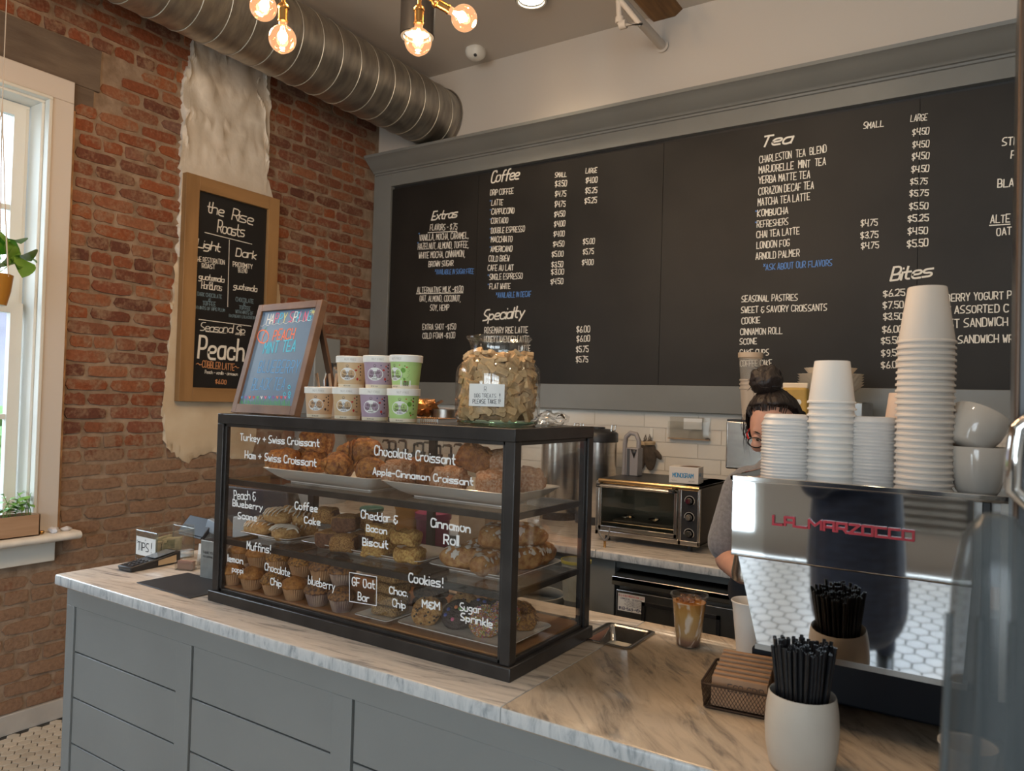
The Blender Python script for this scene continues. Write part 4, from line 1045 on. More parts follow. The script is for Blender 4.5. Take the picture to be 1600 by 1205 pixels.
for i, px in enumerate((440, 466, 525)): muffin(px, -2.275, 1, ('choc', 'choc', 'blue')[i], 'a', ['left', 'middle', 'right'][i]+' one of the three muffins stacked at the rear', i)
# ================================================================ on top of the pastry case
ZT = KZ1
af = thing('tabletop_chalkboard', 'wood-framed tabletop chalkboard with bright spring tea lettering', 'chalkboard')
# its four front corners: base on the case top, leaning back
bl_ = at(362, 641, 'y', -2.325); bl_.z = ZT; br_ = at(461, 648.5, 'y', -2.345); br_.z = ZT
ub = (br_-bl_).normalized(); Wd = (br_-bl_).length
nrm0 = Vector((ub.y, -ub.x, 0)); 
best = None
for k in range(8, 40):
    a = k*.0125
    for h in [.25+.004*j for j in range(60)]:
        upv = Vector((-nrm0.x*sin(a), -nrm0.y*sin(a), cos(a))); p = prj(bl_+upv*h); q = prj(br_+upv*h)
        e = abs(p[0]-405)+abs(p[1]-476)+abs(q[0]-506)+abs(q[1]-470)
        if best is None or e < best[0]: best = (e, a, h)
_, aa, HH = best
upv = Vector((-nrm0.x*sin(aa), -nrm0.y*sin(aa), cos(aa))); nv = ub.cross(upv)
AM = Matrix((ub, upv, nv)).transposed().to_4x4(); AM.translation = bl_
af.matrix_world = AM       # local x along the board, y up the board, z out of its face
fwid = .024
MB().b2((0, 0, -.02), (fwid, HH, .004)).build('frame_side', walnut, af, bevel=.0015); MB().b2((Wd-fwid, 0, -.02), (Wd, HH, .004)).build('frame_side', walnut, af, bevel=.0015)
MB().b2((fwid, 0, -.02), (Wd-fwid, fwid*1.2, .004)).build('frame_rail', walnut, af, bevel=.0015); MB().b2((fwid, HH-fwid, -.02), (Wd-fwid, HH, .004)).build('frame_rail', walnut, af, bevel=.0015)
slate = mat('slate_sky_reflection', (.105, .165, .25), .3, vs_=4, alt=(.135, .20, .29))  # blue of the reflected sky is put into the slate's colour
MB().b2((fwid, fwid, -.012), (Wd-fwid, HH-fwid, -.004)).build('slate', slate, af, smooth=False)
# rear leg
iv = AM.inverted()
for s in (.02, Wd-.045):
    top = Vector((s, HH*.86, -.022)); wtop = AM @ top; foot = wtop.copy(); foot += Vector((-nrm0.x, -nrm0.y, 0))*.085; foot.z = ZT+.004; f_ = iv @ foot
    d_ = (f_-top); lm = MB(); lm.add([top+Vector((0, 0, 0)), top+Vector((.022, 0, 0)), top+Vector((.022, .02, 0)), top+Vector((0, .02, 0)), f_, f_+Vector((.022, 0, 0)), f_+Vector((.022, .018, 0)), f_+Vector((0, .018, 0))], [(0, 1, 2, 3), (7, 6, 5, 4), (0, 4, 5, 1), (1, 5, 6, 2), (2, 6, 7, 3), (3, 7, 4, 0)]); lm.build('rear_leg', walnut, af)
fa = lambda u, v: Vector((u, v, -.0036)); SIDE[0] = Vector((0, 0, 1))
def uvA(X, Y):
    p = at(340+X/4.706, 460+Y/4.706, 'y', -2.3); d = (p-CP)
    tt = (bl_-CP).dot(nv)/d.dot(nv); w_ = iv @ (CP+d*tt); return (w_.x, w_.y)
neon = {k: mat('chalk_'+k, c, .7) for k, c in dict(white=(.8, .8, .78), pink=(.75, .18, .30), cyan=(.10, .55, .75), yellow=(.75, .68, .30), orange=(.90, .22, .11), blue=(.14, .42, .78), green=(.10, .45, .12), red=(.7, .08, .06), violet=(.30, .12, .45)).items()}
def A(s, x0, y0, x1, y1, H, col, wd=.0035, lab=None, **k):
    mb = MB(); a = uvA(x0, y0); b = uvA(x1, y1); c = uvA(x0, y0-H); line2(mb, s, a, b, c[1]-a[1], fa, wd=wd, **k); return mb.build('lettering', neon[col], af, smooth=False)
xs = 350; cl = ['white', 'white', 'yellow', 'white', 'yellow']
for ch, x, c in zip('HAPPYSPRING', (350, 378, 410, 440, 470, 515, 545, 572, 600, 622, 652), ('white', 'white', 'pink', 'cyan', 'yellow', 'pink', 'white', 'cyan', 'pink', 'pink', 'cyan')): A(ch, x, 212-(x-350)*.07, x+22, 211-(x-350)*.07, 68, c, .0042)
A('PEACH', 398, 333, 548, 325, 72, 'orange', .0042); A('MINT TEA', 326, 433, 562, 412, 78, 'cyan', .0044); A('BLUEBERRY', 285, 572, 582, 575, 88, 'blue', .0024); A('BLACK TEA', 242, 698, 478, 700, 82, 'blue', .0022)
def poly(pts, col, wd, nm='drawing', lab=None):
    mb = MB(); stroke(mb, [uvA(*p) for p in pts], wd, fa); o = mb.build(nm, neon[col], af, smooth=False)
    if lab: o['label'] = lab
poly([(310+k*8, 228-k*.9+6*sin(k*1.15)) for k in range(48)], 'white', .0012)
poly([(328+40*cos(a), 308+48*sin(a)) for a in [k*.35 for k in range(19)]], 'orange', .0045, lab='orange peach outline'); poly([(345, 275), (330, 300), (322, 330), (318, 352)], 'orange', .0035)
poly([(338, 262), (348, 245), (356, 240)], 'green', .002)
for k in range(9): a = k*.7; poly([(697, 125), (697+22*cos(a), 125+22*sin(a))], 'yellow', .002)
poly([(697+8*cos(a), 125+8*sin(a)) for a in [k*.7 for k in range(10)]], 'yellow', .0035)
for cx, cy_ in ((485, 733), (522, 727), (520, 680)): poly([(cx+9*cos(a), cy_+12*sin(a)) for a in [k*.6 for k in range(12)]], 'cyan', .0028); poly([(cx, cy_-14), (cx+5, cy_-24)], 'cyan', .001)
for k, c in enumerate(('blue', 'violet', 'orange', 'red', 'green', 'white', 'pink', 'blue', 'violet', 'orange', 'red', 'pink', 'cyan')): x = 172+k*29; poly([(x-6, 748), (x, 764)], c, .0035); poly([(x+6, 748), (x, 764)], c, .0035)
mb = MB()
for k in range(60): x = 158+k*6.2; mb2 = uvA(x, 822+(k % 3)*3); e = uvA(x+random.uniform(-7, 7), 778+random.uniform(-8, 8)); stroke(mb, [mb2, e], .0013, fa)
mb.build('drawing', neon['green'], af, smooth=False)['label'] = 'green chalk grass'
# ---------------------------------------------------------------- oatmeal cups
lidm = mat('white_lid', (.80, .78, .73), .5); lidp = mat('lid_print', (.45, .42, .38), .6)
oatc = {'tan': mat('cup_tan', (.63, .40, .23), .5), 'cream': mat('cup_cream', (.62, .43, .24), .5), 'mauve': mat('cup_mauve', (.40, .29, .37), .5), 'green': mat('cup_green', (.42, .60, .21), .5)}
cupband = mat('cup_band', (.72, .62, .46), .5); dkink = mat('brown_ink', (.07, .04, .035), .6); redi = mat('berry_red', (.50, .04, .03), .6); bluei = mat('berry_blue', (.04, .04, .16), .6); grni = mat('leaf_green', (.14, .33, .03), .6)
RT, RB_, HC = .0415, .0345, .078
lidmesh = MB().lathe([(.0, HC+.008), (.0405, HC+.008), (.0415, HC+.0092), (.0432, HC+.0092), (.0442, HC+.008), (.0438, HC-.009), (.0425, HC-.009), (.0, HC-.008)][::-1], 40).mesh('lid', lidm, angle=35)
def cyl_map(th0, extra=.0006):
    def f(u, v):
        r = RB_+(RT-RB_)*v/HC+extra; a = th0+u/r; return Vector((r*cos(a), r*sin(a), v))
    return f
def disc_on(mb, u0, v0, ru, rv, f, n=18):
    c = [f(u0, v0)]+[f(u0+ru*cos(2*PI*k/n), v0+rv*sin(2*PI*k/n)) for k in range(n)]; mb.add(c, [(0, 1+k, 1+(k+1) % n) for k in range(n)])
def snack_cup(px, py, y, z, key, name1, name2, label, turn=0., grp='oatmeal cups stacked on the pastry case', backs=False):
    p = at(px, py, 'y', y); o = thing('oatmeal_cup', label, 'cup', (p.x, y, z), 0, grp)
    MB().lathe([(0, .003), (RB_-.001, .003), (RB_-.001, 0), (RB_, 0), (RB_+(RT-RB_)*.13, HC*.13), (RT, HC-.007)], 40, caps=False).build('body', oatc[key], o, angle=35)
    MB().lathe([(RB_+.0003, .0), (RB_+(RT-RB_)*.12+.0003, HC*.12)], 40, caps=False).build('base_band', cupband, o)
    part('lid', lidmesh, o)
    th = math.atan2(CP.y-y, CP.x-p.x)+turn+ (0 if not backs else 0)
    f = cyl_map(th-.30); f2 = cyl_map(th-.30, .0010); SIDE[0] = Vector((cos(th), sin(th), 0))
    mb = MB(); disc_on(mb, 0, .037, .0225, .0175, f, 26); e = mb.build('label_oval', paperr, o, smooth=False)
    mb = MB(); line2(mb, name1, (-.012, .038), (.014, .037), .0065, f2, wd=.0008, jit=.1); line2(mb, name2, (-.016, .029), (.018, .027), .0062, f2, wd=.0008, jit=.1); line2(mb, 'OATMEAL', (-.007, .0225), (.008, .0225), .0028, f2, wd=.0005); mb.build('lettering', dkink, e, smooth=False)
    mb = MB(); stroke(mb, [(-.004, .060), (0, .063), (.004, .060), (0, .056), (-.004, .060)], .0007, f); line2(mb, 'ORG', (-.003, .055), (.003, .055), .0018, f, wd=.0004)
    if not backs:
        for k in range(4): disc_on(mb, .038, .062-.009*k, .0028-.0005*(k % 2), .0022, f, 7)
        line2(mb, 'NET', (.034, .019), (.042, .019), .003, f, wd=.0006)
    line2(mb, 'NET WT 2.1 OZ', (-.010, .0035), (.008, .003), .0028, f, wd=.0005)
    mb.build('print', dkink, o, smooth=False)
    mb = MB(); rs = random.Random(int(px))
    dm = {'tan': dkink, 'cream': redi, 'mauve': redi, 'green': grni}[key]
    for u, v, ru, rv in ((.024, .048, .0035, .0025), (.028, .024, .0032, .004), (.031, .058, .0025, .002)): disc_on(mb, u, v, ru, rv, f, 8)
    if key == 'green': disc_on(mb, .026, .047, .0065, .0065, f, 14)
    mb.build('fruit_print', dm, o, smooth=False)
    if key in ('mauve', 'green'):
        mb = MB(); disc_on(mb, .017, .060, .0018, .0018, f, 7); disc_on(mb, .030, .018, .002, .002, f, 7); disc_on(mb, .036, .055, .003, .0018, f, 7); mb.build('fruit_print', bluei if key == 'mauve' else redi, o, smooth=False)
    if backs:
        f3 = cyl_map(th+.45); mb = MB()
        for k in range(9): stroke(mb, [(-.006, .060-.004*k), (.014-.002*(k % 3), .060-.004*k)], .0011, f3)
        mb.build('print', mat('green_small_print', (.16, .27, .08), .6), o, smooth=False)
        mb = MB(); stroke(mb, [(-.004, .013), (.011, .013)], .016, f3); q = mb.build('barcode_panel', paperr, o, smooth=False)
        mb = MB(); f4 = cyl_map(th+.45, .001)
        for k in range(9): stroke(mb, [(-.003+k*.0016, .007), (-.003+k*.0016, .019)], .0008 if k % 3 else .0004, f4)
        mb.build('barcode', inkm, q, smooth=False)
    fl_ = lambda u, v: Vector((.0442*cos(th-.1+u/.0442), .0442*sin(th-.1+u/.0442), v))
    mb = MB(); line2(mb, 'NUT FREE', (-.016, HC-.0035), (.016, HC-.0035), .0052, fl_, wd=.0006); mb.build('lid_print', lidp, o, smooth=False)
    return o
y0 = -2.365
snack_cup(499, 640, y0+.02, ZT, 'tan', 'ROASTED', 'ALMOND', 'tan roasted almond cup at the left end of the lower row')
snack_cup(543, 640, y0+.010, ZT, 'cream', 'MAPLE', 'CRANBERRY', 'cream maple cup second along the lower row')
snack_cup(586, 640, y0+.004, ZT, 'mauve', 'BLUEBERRY', 'MAPLE', 'mauve blueberry cup in the lower row')
snack_cup(630, 640, y0-.002, ZT, 'green', 'APPLE', 'CINNAMON', 'green apple cup at the right end of the lower row', turn=.05)
ZU = ZT+HC+.0095
snack_cup(549, 590, y0+.014, ZU, 'cream', 'MAPLE', 'CRANBERRY', 'cream maple cup at the left of the upper row')
snack_cup(592, 590, y0+.006, ZU, 'mauve', 'BLUEBERRY', 'MAPLE', 'mauve blueberry cup in the middle of the upper row')
snack_cup(634, 590, y0-.0, ZU, 'green', 'APPLE', 'CINNAMON', 'green cup turned to show its barcode, upper row', turn=-.55, backs=True)
# pot of wooden spoons, silver vase
q = at(518, 640, 'y', -2.23)
pt = thing('paper_cup', 'white printed paper cup of wooden sticks behind the tan cup', 'cup', (q.x, -2.23, ZT)); MB().lathe([(.026, 0), (.034, .088), (.0355, .088), (.0355, .091), (.033, .091), (.025, .004), (0, .004)], 28, caps=False).build('cup_body', paperw, pt)
fcu = lambda u, v: Vector((.0345*cos(-1.0+u/.0345), .0345*sin(-1.0+u/.0345), v)); mb = MB(); line2(mb, 'STA', (-.016, .062), (.014, .062), .010, fcu, wd=.0014); line2(mb, 'VI', (-.010, .045), (.006, .045), .010, fcu, wd=.0014); mb.build('lettering', inkm, pt, smooth=False)
q2 = at(508, 640, 'y', -2.20)
for k, (dx, dy, dz, r_) in enumerate(((-.03, -.02, .05, .5), (-.02, .01, .07, .8), (.012, .0, .06, 1.1))):
    o = thing('wooden_stick', ['wooden stick leaning left out of the printed cup', 'wooden stick at the back of the printed cup', 'wooden stick in front of the silver vase'][k], 'stick', (q.x+dx*.25, -2.23+dy*.3, ZT+.05)); MB().box((dx*.8, dy, .04), (.010, .0018, .085), Matrix.Rotation(dx*9, 3, 'Y')).build('blade', planter, o)
vz = thing('silver_vase', 'small polished silver vase behind the oatmeal cups', 'vase', (X_(520, 600, -2.12), -2.12, ZT)); MB().lathe([(0, 0), (.024, 0), (.022, .02), (.020, .05), (.027, .09), (.028, .115), (.021, .14), (.022, .165), (.024, .17)], 24, caps=False, mod=lambda a, z, i: 1+.06*cos(8*a)).build('vase_body', chrome, vz)
# snack bags, tray
sb = thing('snack_bag', 'orange foil snack bag lying behind the green oatmeal cup', 'snack bag', (X_(662, 640, -2.22), -2.22, ZT+.016), .4)
def bag(p, q): return Vector((p.x*.045, p.y*.035, p.z*.022+.012))+nd(p, 2.4, .014)
foil = mat('orange_foil', (.50, .23, .055), .25, metal=.6, vs_=14, alt=(.30, .12, .04), bump=.6, bs=30)
MB().ball((0, 0, .01), 1, 16, 10, bag).build('wrapper', foil, sb); MB().add([(.03, -.025, .03), (.055, -.01, .045), (.05, .03, .04), (.028, .02, .025)], [(0, 1, 2, 3)]).build('crimp', foil, sb)
tr = thing('spiral_notebook', 'wire-bound pad lying flat under the snack bag', 'notebook', (X_(680, 655, -2.27), -2.27, ZT), .12); MB().b2((-.075, -.05, 0), (.04, .05, .009)).build('pages', paperr, tr); MB().b2((-.077, -.052, .009), (.042, .052, .011)).build('cover', mat('pad_cover', (.30, .17, .09), .6), tr)
m = MB()
for k in range(9): m.tube([(.0+.006*k-.01, -.052+.006*cos(a), .006+.007*sin(a)) for a in [j*PI/4 for j in range(8)]], .0011, 5, closed=True)
m.build('wire_binding', brass, tr)
tn = thing('round_tin', 'small round metal tin with a pink sticker beside the treat jar', 'tin', (X_(694, 648, -2.19), -2.19, ZT+.0)); MB().lathe([(0, 0), (.038, 0), (.038, .026), (.040, .026), (.040, .034), (0, .036)], 30, caps=False).build('tin_body', steeld, tn); m = MB(); disc_on(m, 0, 0, .02, .02, lambda u, v: Vector((u, v, .037)), 14); m.build('sticker', mat('pink_sticker', (.6, .42, .5), .6), tn)
wp = thing('plastic_wrap', 'crumpled clear plastic bag behind the treat jar', 'bag', (X_(862, 655, -2.09), -2.09, ZT)); MB().ball((0, 0, .018), 1, 18, 10, lambda p, q: Vector((p.x*.05, p.y*.02, p.z*.018))+nd(p, 4, .016)).build('film', acryl, wp)
# ---------------------------------------------------------------- treat jar
JX0, JY0 = at(777, 640, 'y', -2.235).x, -2.235
jr = thing('treat_jar', 'large clear glass jar full of bone-shaped dog biscuits', 'jar', (JX0, JY0, ZT))
RJ = .112
op = [(.0, .002), (.095, .002), (.106, .008), (RJ, .022), (RJ, .13), (.108, .148), (.092, .166), (.079, .182), (.074, .196), (.078, .212), (.084, .222), (.085, .227), (.082, .230)]
ip = [(.079, .227), (.074, .212), (.070, .196), (.075, .182), (.088, .164), (.103, .146), (RJ-.004, .128), (RJ-.004, .024), (.10, .014), (0, .012)]
MB().lathe(op+ip, 56, caps=False).build('glass_body', glassj, jr, angle=60)
MB().lathe([(.07, 0), (.100, .0), (.108, .006), (.106, .011), (.07, .010)], 48, caps=False).build('green_base', glassy('green_glass', (.55, .80, .68), 2.0, .05, f0=1.6), jr)
MB().tube([(.0835*cos(a), .0835*sin(a), .227) for a in [k*PI/20 for k in range(40)]], .004, 6, closed=True).build('rolled_rim', glassj, jr)
bonem = mat('dog_biscuit', (.62, .40, .20), .75, var=.15, vs_=90, rnd=.2, bump=.3, bs=200)
def bone(L=.024, W=.0095, T=.010):
    b = MB(); top = []
    for sx, a0, a1 in ((1, -2.3, 2.3), (-1, PI-2.3, PI+2.3)):
        c = Vector((sx*L/2, 0, 0))
        for cy_, b0, b1 in (((-1, -PI*.75, PI*.15), (1, -PI*.15, PI*.75)) if sx > 0 else ((1, PI*.25, PI*1.15), (-1, PI*.85, PI*1.75))):
            for k in range(4): a = b0+(b1-b0)*k/3; top.append(Vector((sx*L/2+W*.62*cos(a), cy_*W*.5+W*.55*sin(a), T/2)))
    b.prism([Vector((p.x, p.y, -T/2)) for p in top], (0, 0, T)); return b.mesh('biscuit', bonem, angle=50)
bme = bone()
rs = random.Random(12); pts = []; tries = 0
def rin(z):
    if z < .15: return RJ-.016
    return .092-.4*(z-.15) if z < .19 else .06
while len(pts) < 295 and tries < 60000:
    tries += 1; z = rs.uniform(.022, .187); R_ = rin(z); a = rs.uniform(-2.9, .7) if rs.random() < .8 else rs.uniform(-PI, PI); rd = R_-abs(rs.gauss(0, .012)) if z < .17 else R_*math.sqrt(rs.random())
    p = Vector((cos(a)*rd, sin(a)*rd, z))
    if all((p-q).length > .0135 for q in pts): pts.append(p)
for i, p in enumerate(pts):
    a = math.atan2(p.y, p.x)
    # lie roughly tangent to the glass
    nrm = Vector((p.x, p.y, 0)).normalized() if p.z < .165 else Vector((rs.uniform(-.3, .3), rs.uniform(-.3, .3), 1)).normalized()
    nrm = (nrm+Vector((rs.uniform(-.45, .45), rs.uniform(-.45, .45), rs.uniform(-.5, .5)))).normalized()
    qn = nrm.to_track_quat('Z', 'X') @ Quaternion((0, 0, 1), rs.uniform(0, 2*PI))
    o = bpy.data.objects.new('dog_biscuit', bme); COL.objects.link(o); o.location = Vector((JX0, JY0, ZT))+p; o.rotation_euler = qn.to_euler()
    tag(o, 'bone-shaped dog biscuit piled inside the big glass jar', 'dog biscuit', 'dog biscuits in the glass jar')
o = MB().lathe([(0, .014), (.08, .014), (.08, .12), (.06, .155), (.0, .165)], 24, caps=False).build('crumb_core', mat('biscuit_crumbs', (.30, .17, .08), .9, var=.4, vs_=60, bump=1, bs=60), jr); o['kind'] = 'stuff'
th = math.atan2(CP.y-JY0, CP.x-JX0)
def fj(ex):
    return lambda u, v: Vector(((RJ+ex)*cos(th-.27+u/RJ), (RJ+ex)*sin(th-.27+u/RJ), v))
m = MB(); nU = 10
m.grid(lambda u, v: fj(.0007)((u-.5)*.094, .048+.056*v), nU, 2); lb = m.build('paper_label', paperr, jr)
SIDE[0] = Vector((cos(th), sin(th), 0)); m = MB(); f_ = fj(.0013); line2(m, 'DOG TREATS', (-.030, .070), (.026, .070), .009, f_, wd=.0008, jit=0); line2(m, '!', (.034, .070), (.0355, .070), .010, f_, wd=.002, jit=0); line2(m, 'PLEASE TAKE 1!', (-.034, .0545), (.037, .0555), .0105, f_, wd=.0012); line2(m, 'R', (-.004, .085), (.002, .085), .012, f_, wd=.0007, jit=0); line2(m, '---', (-.010, .078), (.008, .078), .004, f_, wd=.0004)
m.build('lettering', inkm, lb, smooth=False)

SIDE[0] = Vector((0, -1, .05))
# ================================================================ overhead: duct, lamps, pipe, beam
dc = thing('air_duct', 'round galvanised spiral air duct running below the ceiling to the back wall', 'duct')
DX, DZ, DR = .53, 3.41, .2
m = MB(); m.lathe([(DR, 0), (DR, 7.9)], 64, (DX, -7.92, DZ), Matrix.Rotation(-PI/2, 3, 'X'), caps=False); m.build('duct_tube', ductm, dc)
seamm = mat('duct_seam', (.42, .39, .33), .5, metal=.8); pitch = .137
for k in range(40):
    y = -.10-k*pitch
    if y < -5: break
    pts = [(DX+(DR+.0015)*cos(a), y-.05*sin(a)*.4, DZ+(DR+.0015)*sin(a)) for a in [j*PI/24 for j in range(48)]]
    MB().tube(pts, .003, 5, closed=True).build('seam_ring', seamm, dc)
MB().tube([(DX+(DR+.004)*cos(a), -.004, DZ+(DR+.004)*sin(a)) for a in [j*PI/24 for j in range(48)]], .006, 6, closed=True).build('collar', ductm, dc)
lampw = mat('lamp_lens', (1, .93, .82), .5, em=(1, .86, .66), ems=9)
def can(x, y, label, r, z0, z1=ZC, col=blackp, power=12):
    o = thing('ceiling_downlight', label, 'ceiling light', (x, y, 0)); m = MB()
    m.lathe([(r, z1), (r, z0), (r-.004, z0-.002), (r-.014, z0-.001), (r-.016, z0+.012), (r-.018, z0+.03), (0, z0+.03)], 40, caps=False); m.build('housing', col, o)
    MB().lathe([(r-.003, z0-.0025), (r-.014, z0-.0025), (r-.015, z0+.006)], 40, caps=False).build('trim_ring', whitetrim, o)
    MB().lathe([(0, z0+.012), (r-.020, z0+.012)], 32, caps=False).build('lens', lampw, o)
    l = bpy.data.lights.new('downlight_lamp', 'SPOT'); l.energy = power; l.color = (1, .78, .54); l.spot_size = 2.3; l.spot_blend = .8; l.shadow_soft_size = r*.7
    lo_ = bpy.data.objects.new('downlight_lamp', l); COL.objects.link(lo_); lo_.parent = o; lo_.location = (0, 0, z0-.02)
# black cylinder lamp behind the second chandelier
def solve_can(px, py, wpx, r):
    "distance at which a disc of radius r looks wpx wide"
    d = CF+CR*((px-800)/FP)+CU*((602.5-py)/FP); return CP+d*(2*r*FP/wpx)
p = solve_can(652, 57, 54, .068); can(p.x, p.y, 'black cylinder downlight behind the hanging bulbs', .068, p.z)
p = at(830, 6, 'z', ZC-.05); can(p.x, p.y, 'recessed round ceiling downlight right of the black cylinder', .085, ZC-.035, power=13)
for x, y in ((3.0, -.9), (4.6, -.9), (4.6, -2.9), (2.9, -3.1)):
    can(x, y, {(3.0, -.9): 'downlight above the menu board, centre', (4.6, -.9): 'downlight above the menu board, right', (4.6, -2.9): 'downlight above the near end of the counter', (2.9, -3.1): 'downlight above the customer side of the counter'}[(x, y)], .085, ZC-.035, power=13)
bulbg = glassy('bulb_glass', (.80, .66, .52), 1., .04); n_ = bulbg.node_tree.nodes; L_ = bulbg.node_tree.links; em_ = n_.new('ShaderNodeEmission'); em_.inputs[0].default_value = (1, .50, .25, 1); em_.inputs[1].default_value = .38; ad_ = n_.new('ShaderNodeAddShader'); src_ = n_['Material Output'].inputs[0].links[0].from_socket; L_.new(src_, ad_.inputs[0]); L_.new(em_.outputs[0], ad_.inputs[1]); L_.new(ad_.outputs[0], n_['Material Output'].inputs[0]); glow = mat('filament_glow', (1, .7, .4), .5, em=(1, .58, .25), ems=40)
def bulb(root, base, dr, nm='bulb'):
    "brass socket and globe bulb hanging from point base along dr"
    R = Vector(dr).normalized().to_track_quat('Z', 'Y').to_matrix(); base = Vector(base)
    MB().lathe([(0, -.03), (.006, -.028), (.006, -.012), (.012, -.008), (.017, 0), (.017, .006), (.014, .009), (.0135, .04), (.0155, .042), (.0155, .047), (.012, .048), (0, .048)], 24, base, R, caps=False).build('socket', brass, root)
    g = MB(); prof = [(.0125, .046)]+[(max(.0125, .040*sin(t)), .098-.040*cos(t)) for t in [PI*(.10+.9*k/16) for k in range(17)]]; prof[-1] = (0.0, .138)
    g.lathe(prof, 28, base, R, caps=False); b = g.build('globe', bulbg, root)
    f = MB()
    for k in range(5):
        a = k*2*PI/5; f.tube([base+R @ Vector((.004*cos(a), .004*sin(a), .06)), base+R @ Vector((.011*cos(a), .011*sin(a), .085)), base+R @ Vector((.006*cos(a+.6), .006*sin(a+.6), .110))], .0011, 5)
    f.ball(base+R @ Vector((0, 0, .09)), (.015, .015, .017), 12, 9)
    f.build('filament', glow, root)
    l = bpy.data.lights.new('bulb_lamp', 'POINT'); l.energy = 5; l.color = (1, .66, .36); l.shadow_soft_size = .03
    lo_ = bpy.data.objects.new('bulb_lamp', l); COL.objects.link(lo_); lo_.parent = root; lo_.location = base+R @ Vector((0, 0, .165))
def pt_(px, py, D): return CP+(CF+CR*((px-800)/FP)+CU*((602.5-py)/FP))*D
def chandelier(hub, label, arms):
    o = thing('chandelier', label, 'chandelier'); hub = Vector(hub)
    MB().ball(hub, .035, 16, 10).build('hub', brass, o); MB().cyl(hub, (hub.x, hub.y, ZC), .007, n=10).build('stem', brass, o); MB().lathe([(0, -.02), (.05, -.015), (.06, 0)], 24, (hub.x, hub.y, ZC), caps=False).build('ceiling_rose', brass, o)
    for base, dr in arms:
        dr = Vector(dr).normalized(); base = Vector(base); e = base-dr*.028
        MB().tube([hub, hub.lerp(e, .5)+(Vector((0, 0, .0))), e-dr*.03, e], .0055, 8).build('arm', brass, o); bulb(o, base, dr)
D = 2.25
b1_, d1 = pt_(403, -13, D), Vector((.05, 0, -1)); b2_ = pt_(443, 10, D-.04)
hubA = pt_(432, -75, D-.02)
chandelier(hubA, 'brass chandelier with clear globe bulbs at the upper left', [(pt_(430, -18, D+.05), pt_(411, 12, D)-pt_(430, -18, D+.05)), (b2_, (0.005, 0, -1)), (pt_(372, -70, D), (-1, -.4, -.1)), (pt_(470, -90, D), (1, .5, .2)), (pt_(425, -110, D+.1), (-.2, 1, .3))])
D = 2.25
hubB = pt_(657, -50, D)
chandelier(hubB, 'brass chandelier with clear globe bulbs in front of the black cylinder lamp', [(pt_(655, 14, D-.03), (-.002, 0, -1)), (pt_(680, 3, D+.03), pt_(714, 22, D+.05)-pt_(680, 3, D+.03)), (pt_(620, -60, D), (-1, -.4, .1)), (pt_(700, -80, D), (1, .4, .4))])
# security camera
p = at(743, 84, 'z', ZC-.03); o = thing('security_camera', 'small white security camera on the ceiling by the back wall', 'camera', (p.x, p.y, ZC))
m = MB(); m.ball((0, 0, -.02), 1, 24, 12, lambda a, q: Vector((math.copysign(abs(a.x)**.7, a.x)*.058, math.copysign(abs(a.y)**.7, a.y)*.058, a.z*.048))); m.build('housing', whitetrim, o)
dirc = (CP-Vector((p.x, p.y, ZC-.02))).normalized(); dirc.z -= .25; dirc.normalize(); MB().ball(dirc*.042+Vector((0, 0, -.02)), .019, 16, 10).build('lens', blackp, o)
MB().ball(dirc*.057+Vector((0, 0, -.02)), .007, 10, 8).build('lens_eye', darkp, o)
# pipe and beam
o = thing('sprinkler_pipe', 'white painted pipe with an elbow running into the upper back wall', 'pipe')
q = at(1035, 72, 'y', -.01); MB().cyl((q.x, 0, q.z), (q.x, -4.5, q.z), .024, n=20).build('main_pipe', wallp, o)
MB().lathe([(.024, 0), (.036, 0), (.036, .006), (.024, .008)], 20, (q.x, -.01, q.z), Matrix.Rotation(PI/2, 3, 'X')).build('escutcheon', wallp, o)
yy = -.62; q1 = at(1000, 38, 'y', yy); q2 = at(968, 40, 'y', yy); q3 = at(966, -10, 'y', yy)
MB().tube([(q.x, yy, q.z), q1, q2+Vector((.012, 0, 0)), q2+Vector((0, 0, .012)), q3, (q3.x, yy, ZC)], .014, 12).build('branch_pipe', wallp, o)
m = MB(); m.cyl(q2+Vector((.002, 0, 0)), q2+Vector((.036, 0, 0)), .021, n=16); m.build('elbow', wallp, o); MB().cyl(q2+Vector((0, 0, .010)), q2+Vector((0, 0, .04)), .021, n=16).build('coupling', wallp, o)
MB().tube([(q.x+.033*cos(a), yy-.03, q.z+.033*sin(a)) for a in [k*PI/8 for k in range(16)]], .004, 6, closed=True).build('clamp_ring', wallp, o)
o = thing('timber_beam', 'brown stained timber beam running across the ceiling into the back wall', 'beam')
a_, b_, c_ = at(1022, 33, 'y', 0), at(1055, 27, 'y', 0), at(1068, 12, 'y', 0)
xl, zb_ = a_.x, a_.z-.005; m = MB()
poly_ = [(xl, 0, zb_), (b_.x, 0, zb_), (c_.x+.01, 0, zb_+.04), (c_.x+.01, 0, ZC+.05), (xl-.03, 0, ZC+.05), (xl-.03, 0, zb_+.03)]
m.prism([(x-.0, -4.8, z) for x, y, z in poly_], (0, 4.8, 0)); m.build('beam_body', beamw, o)
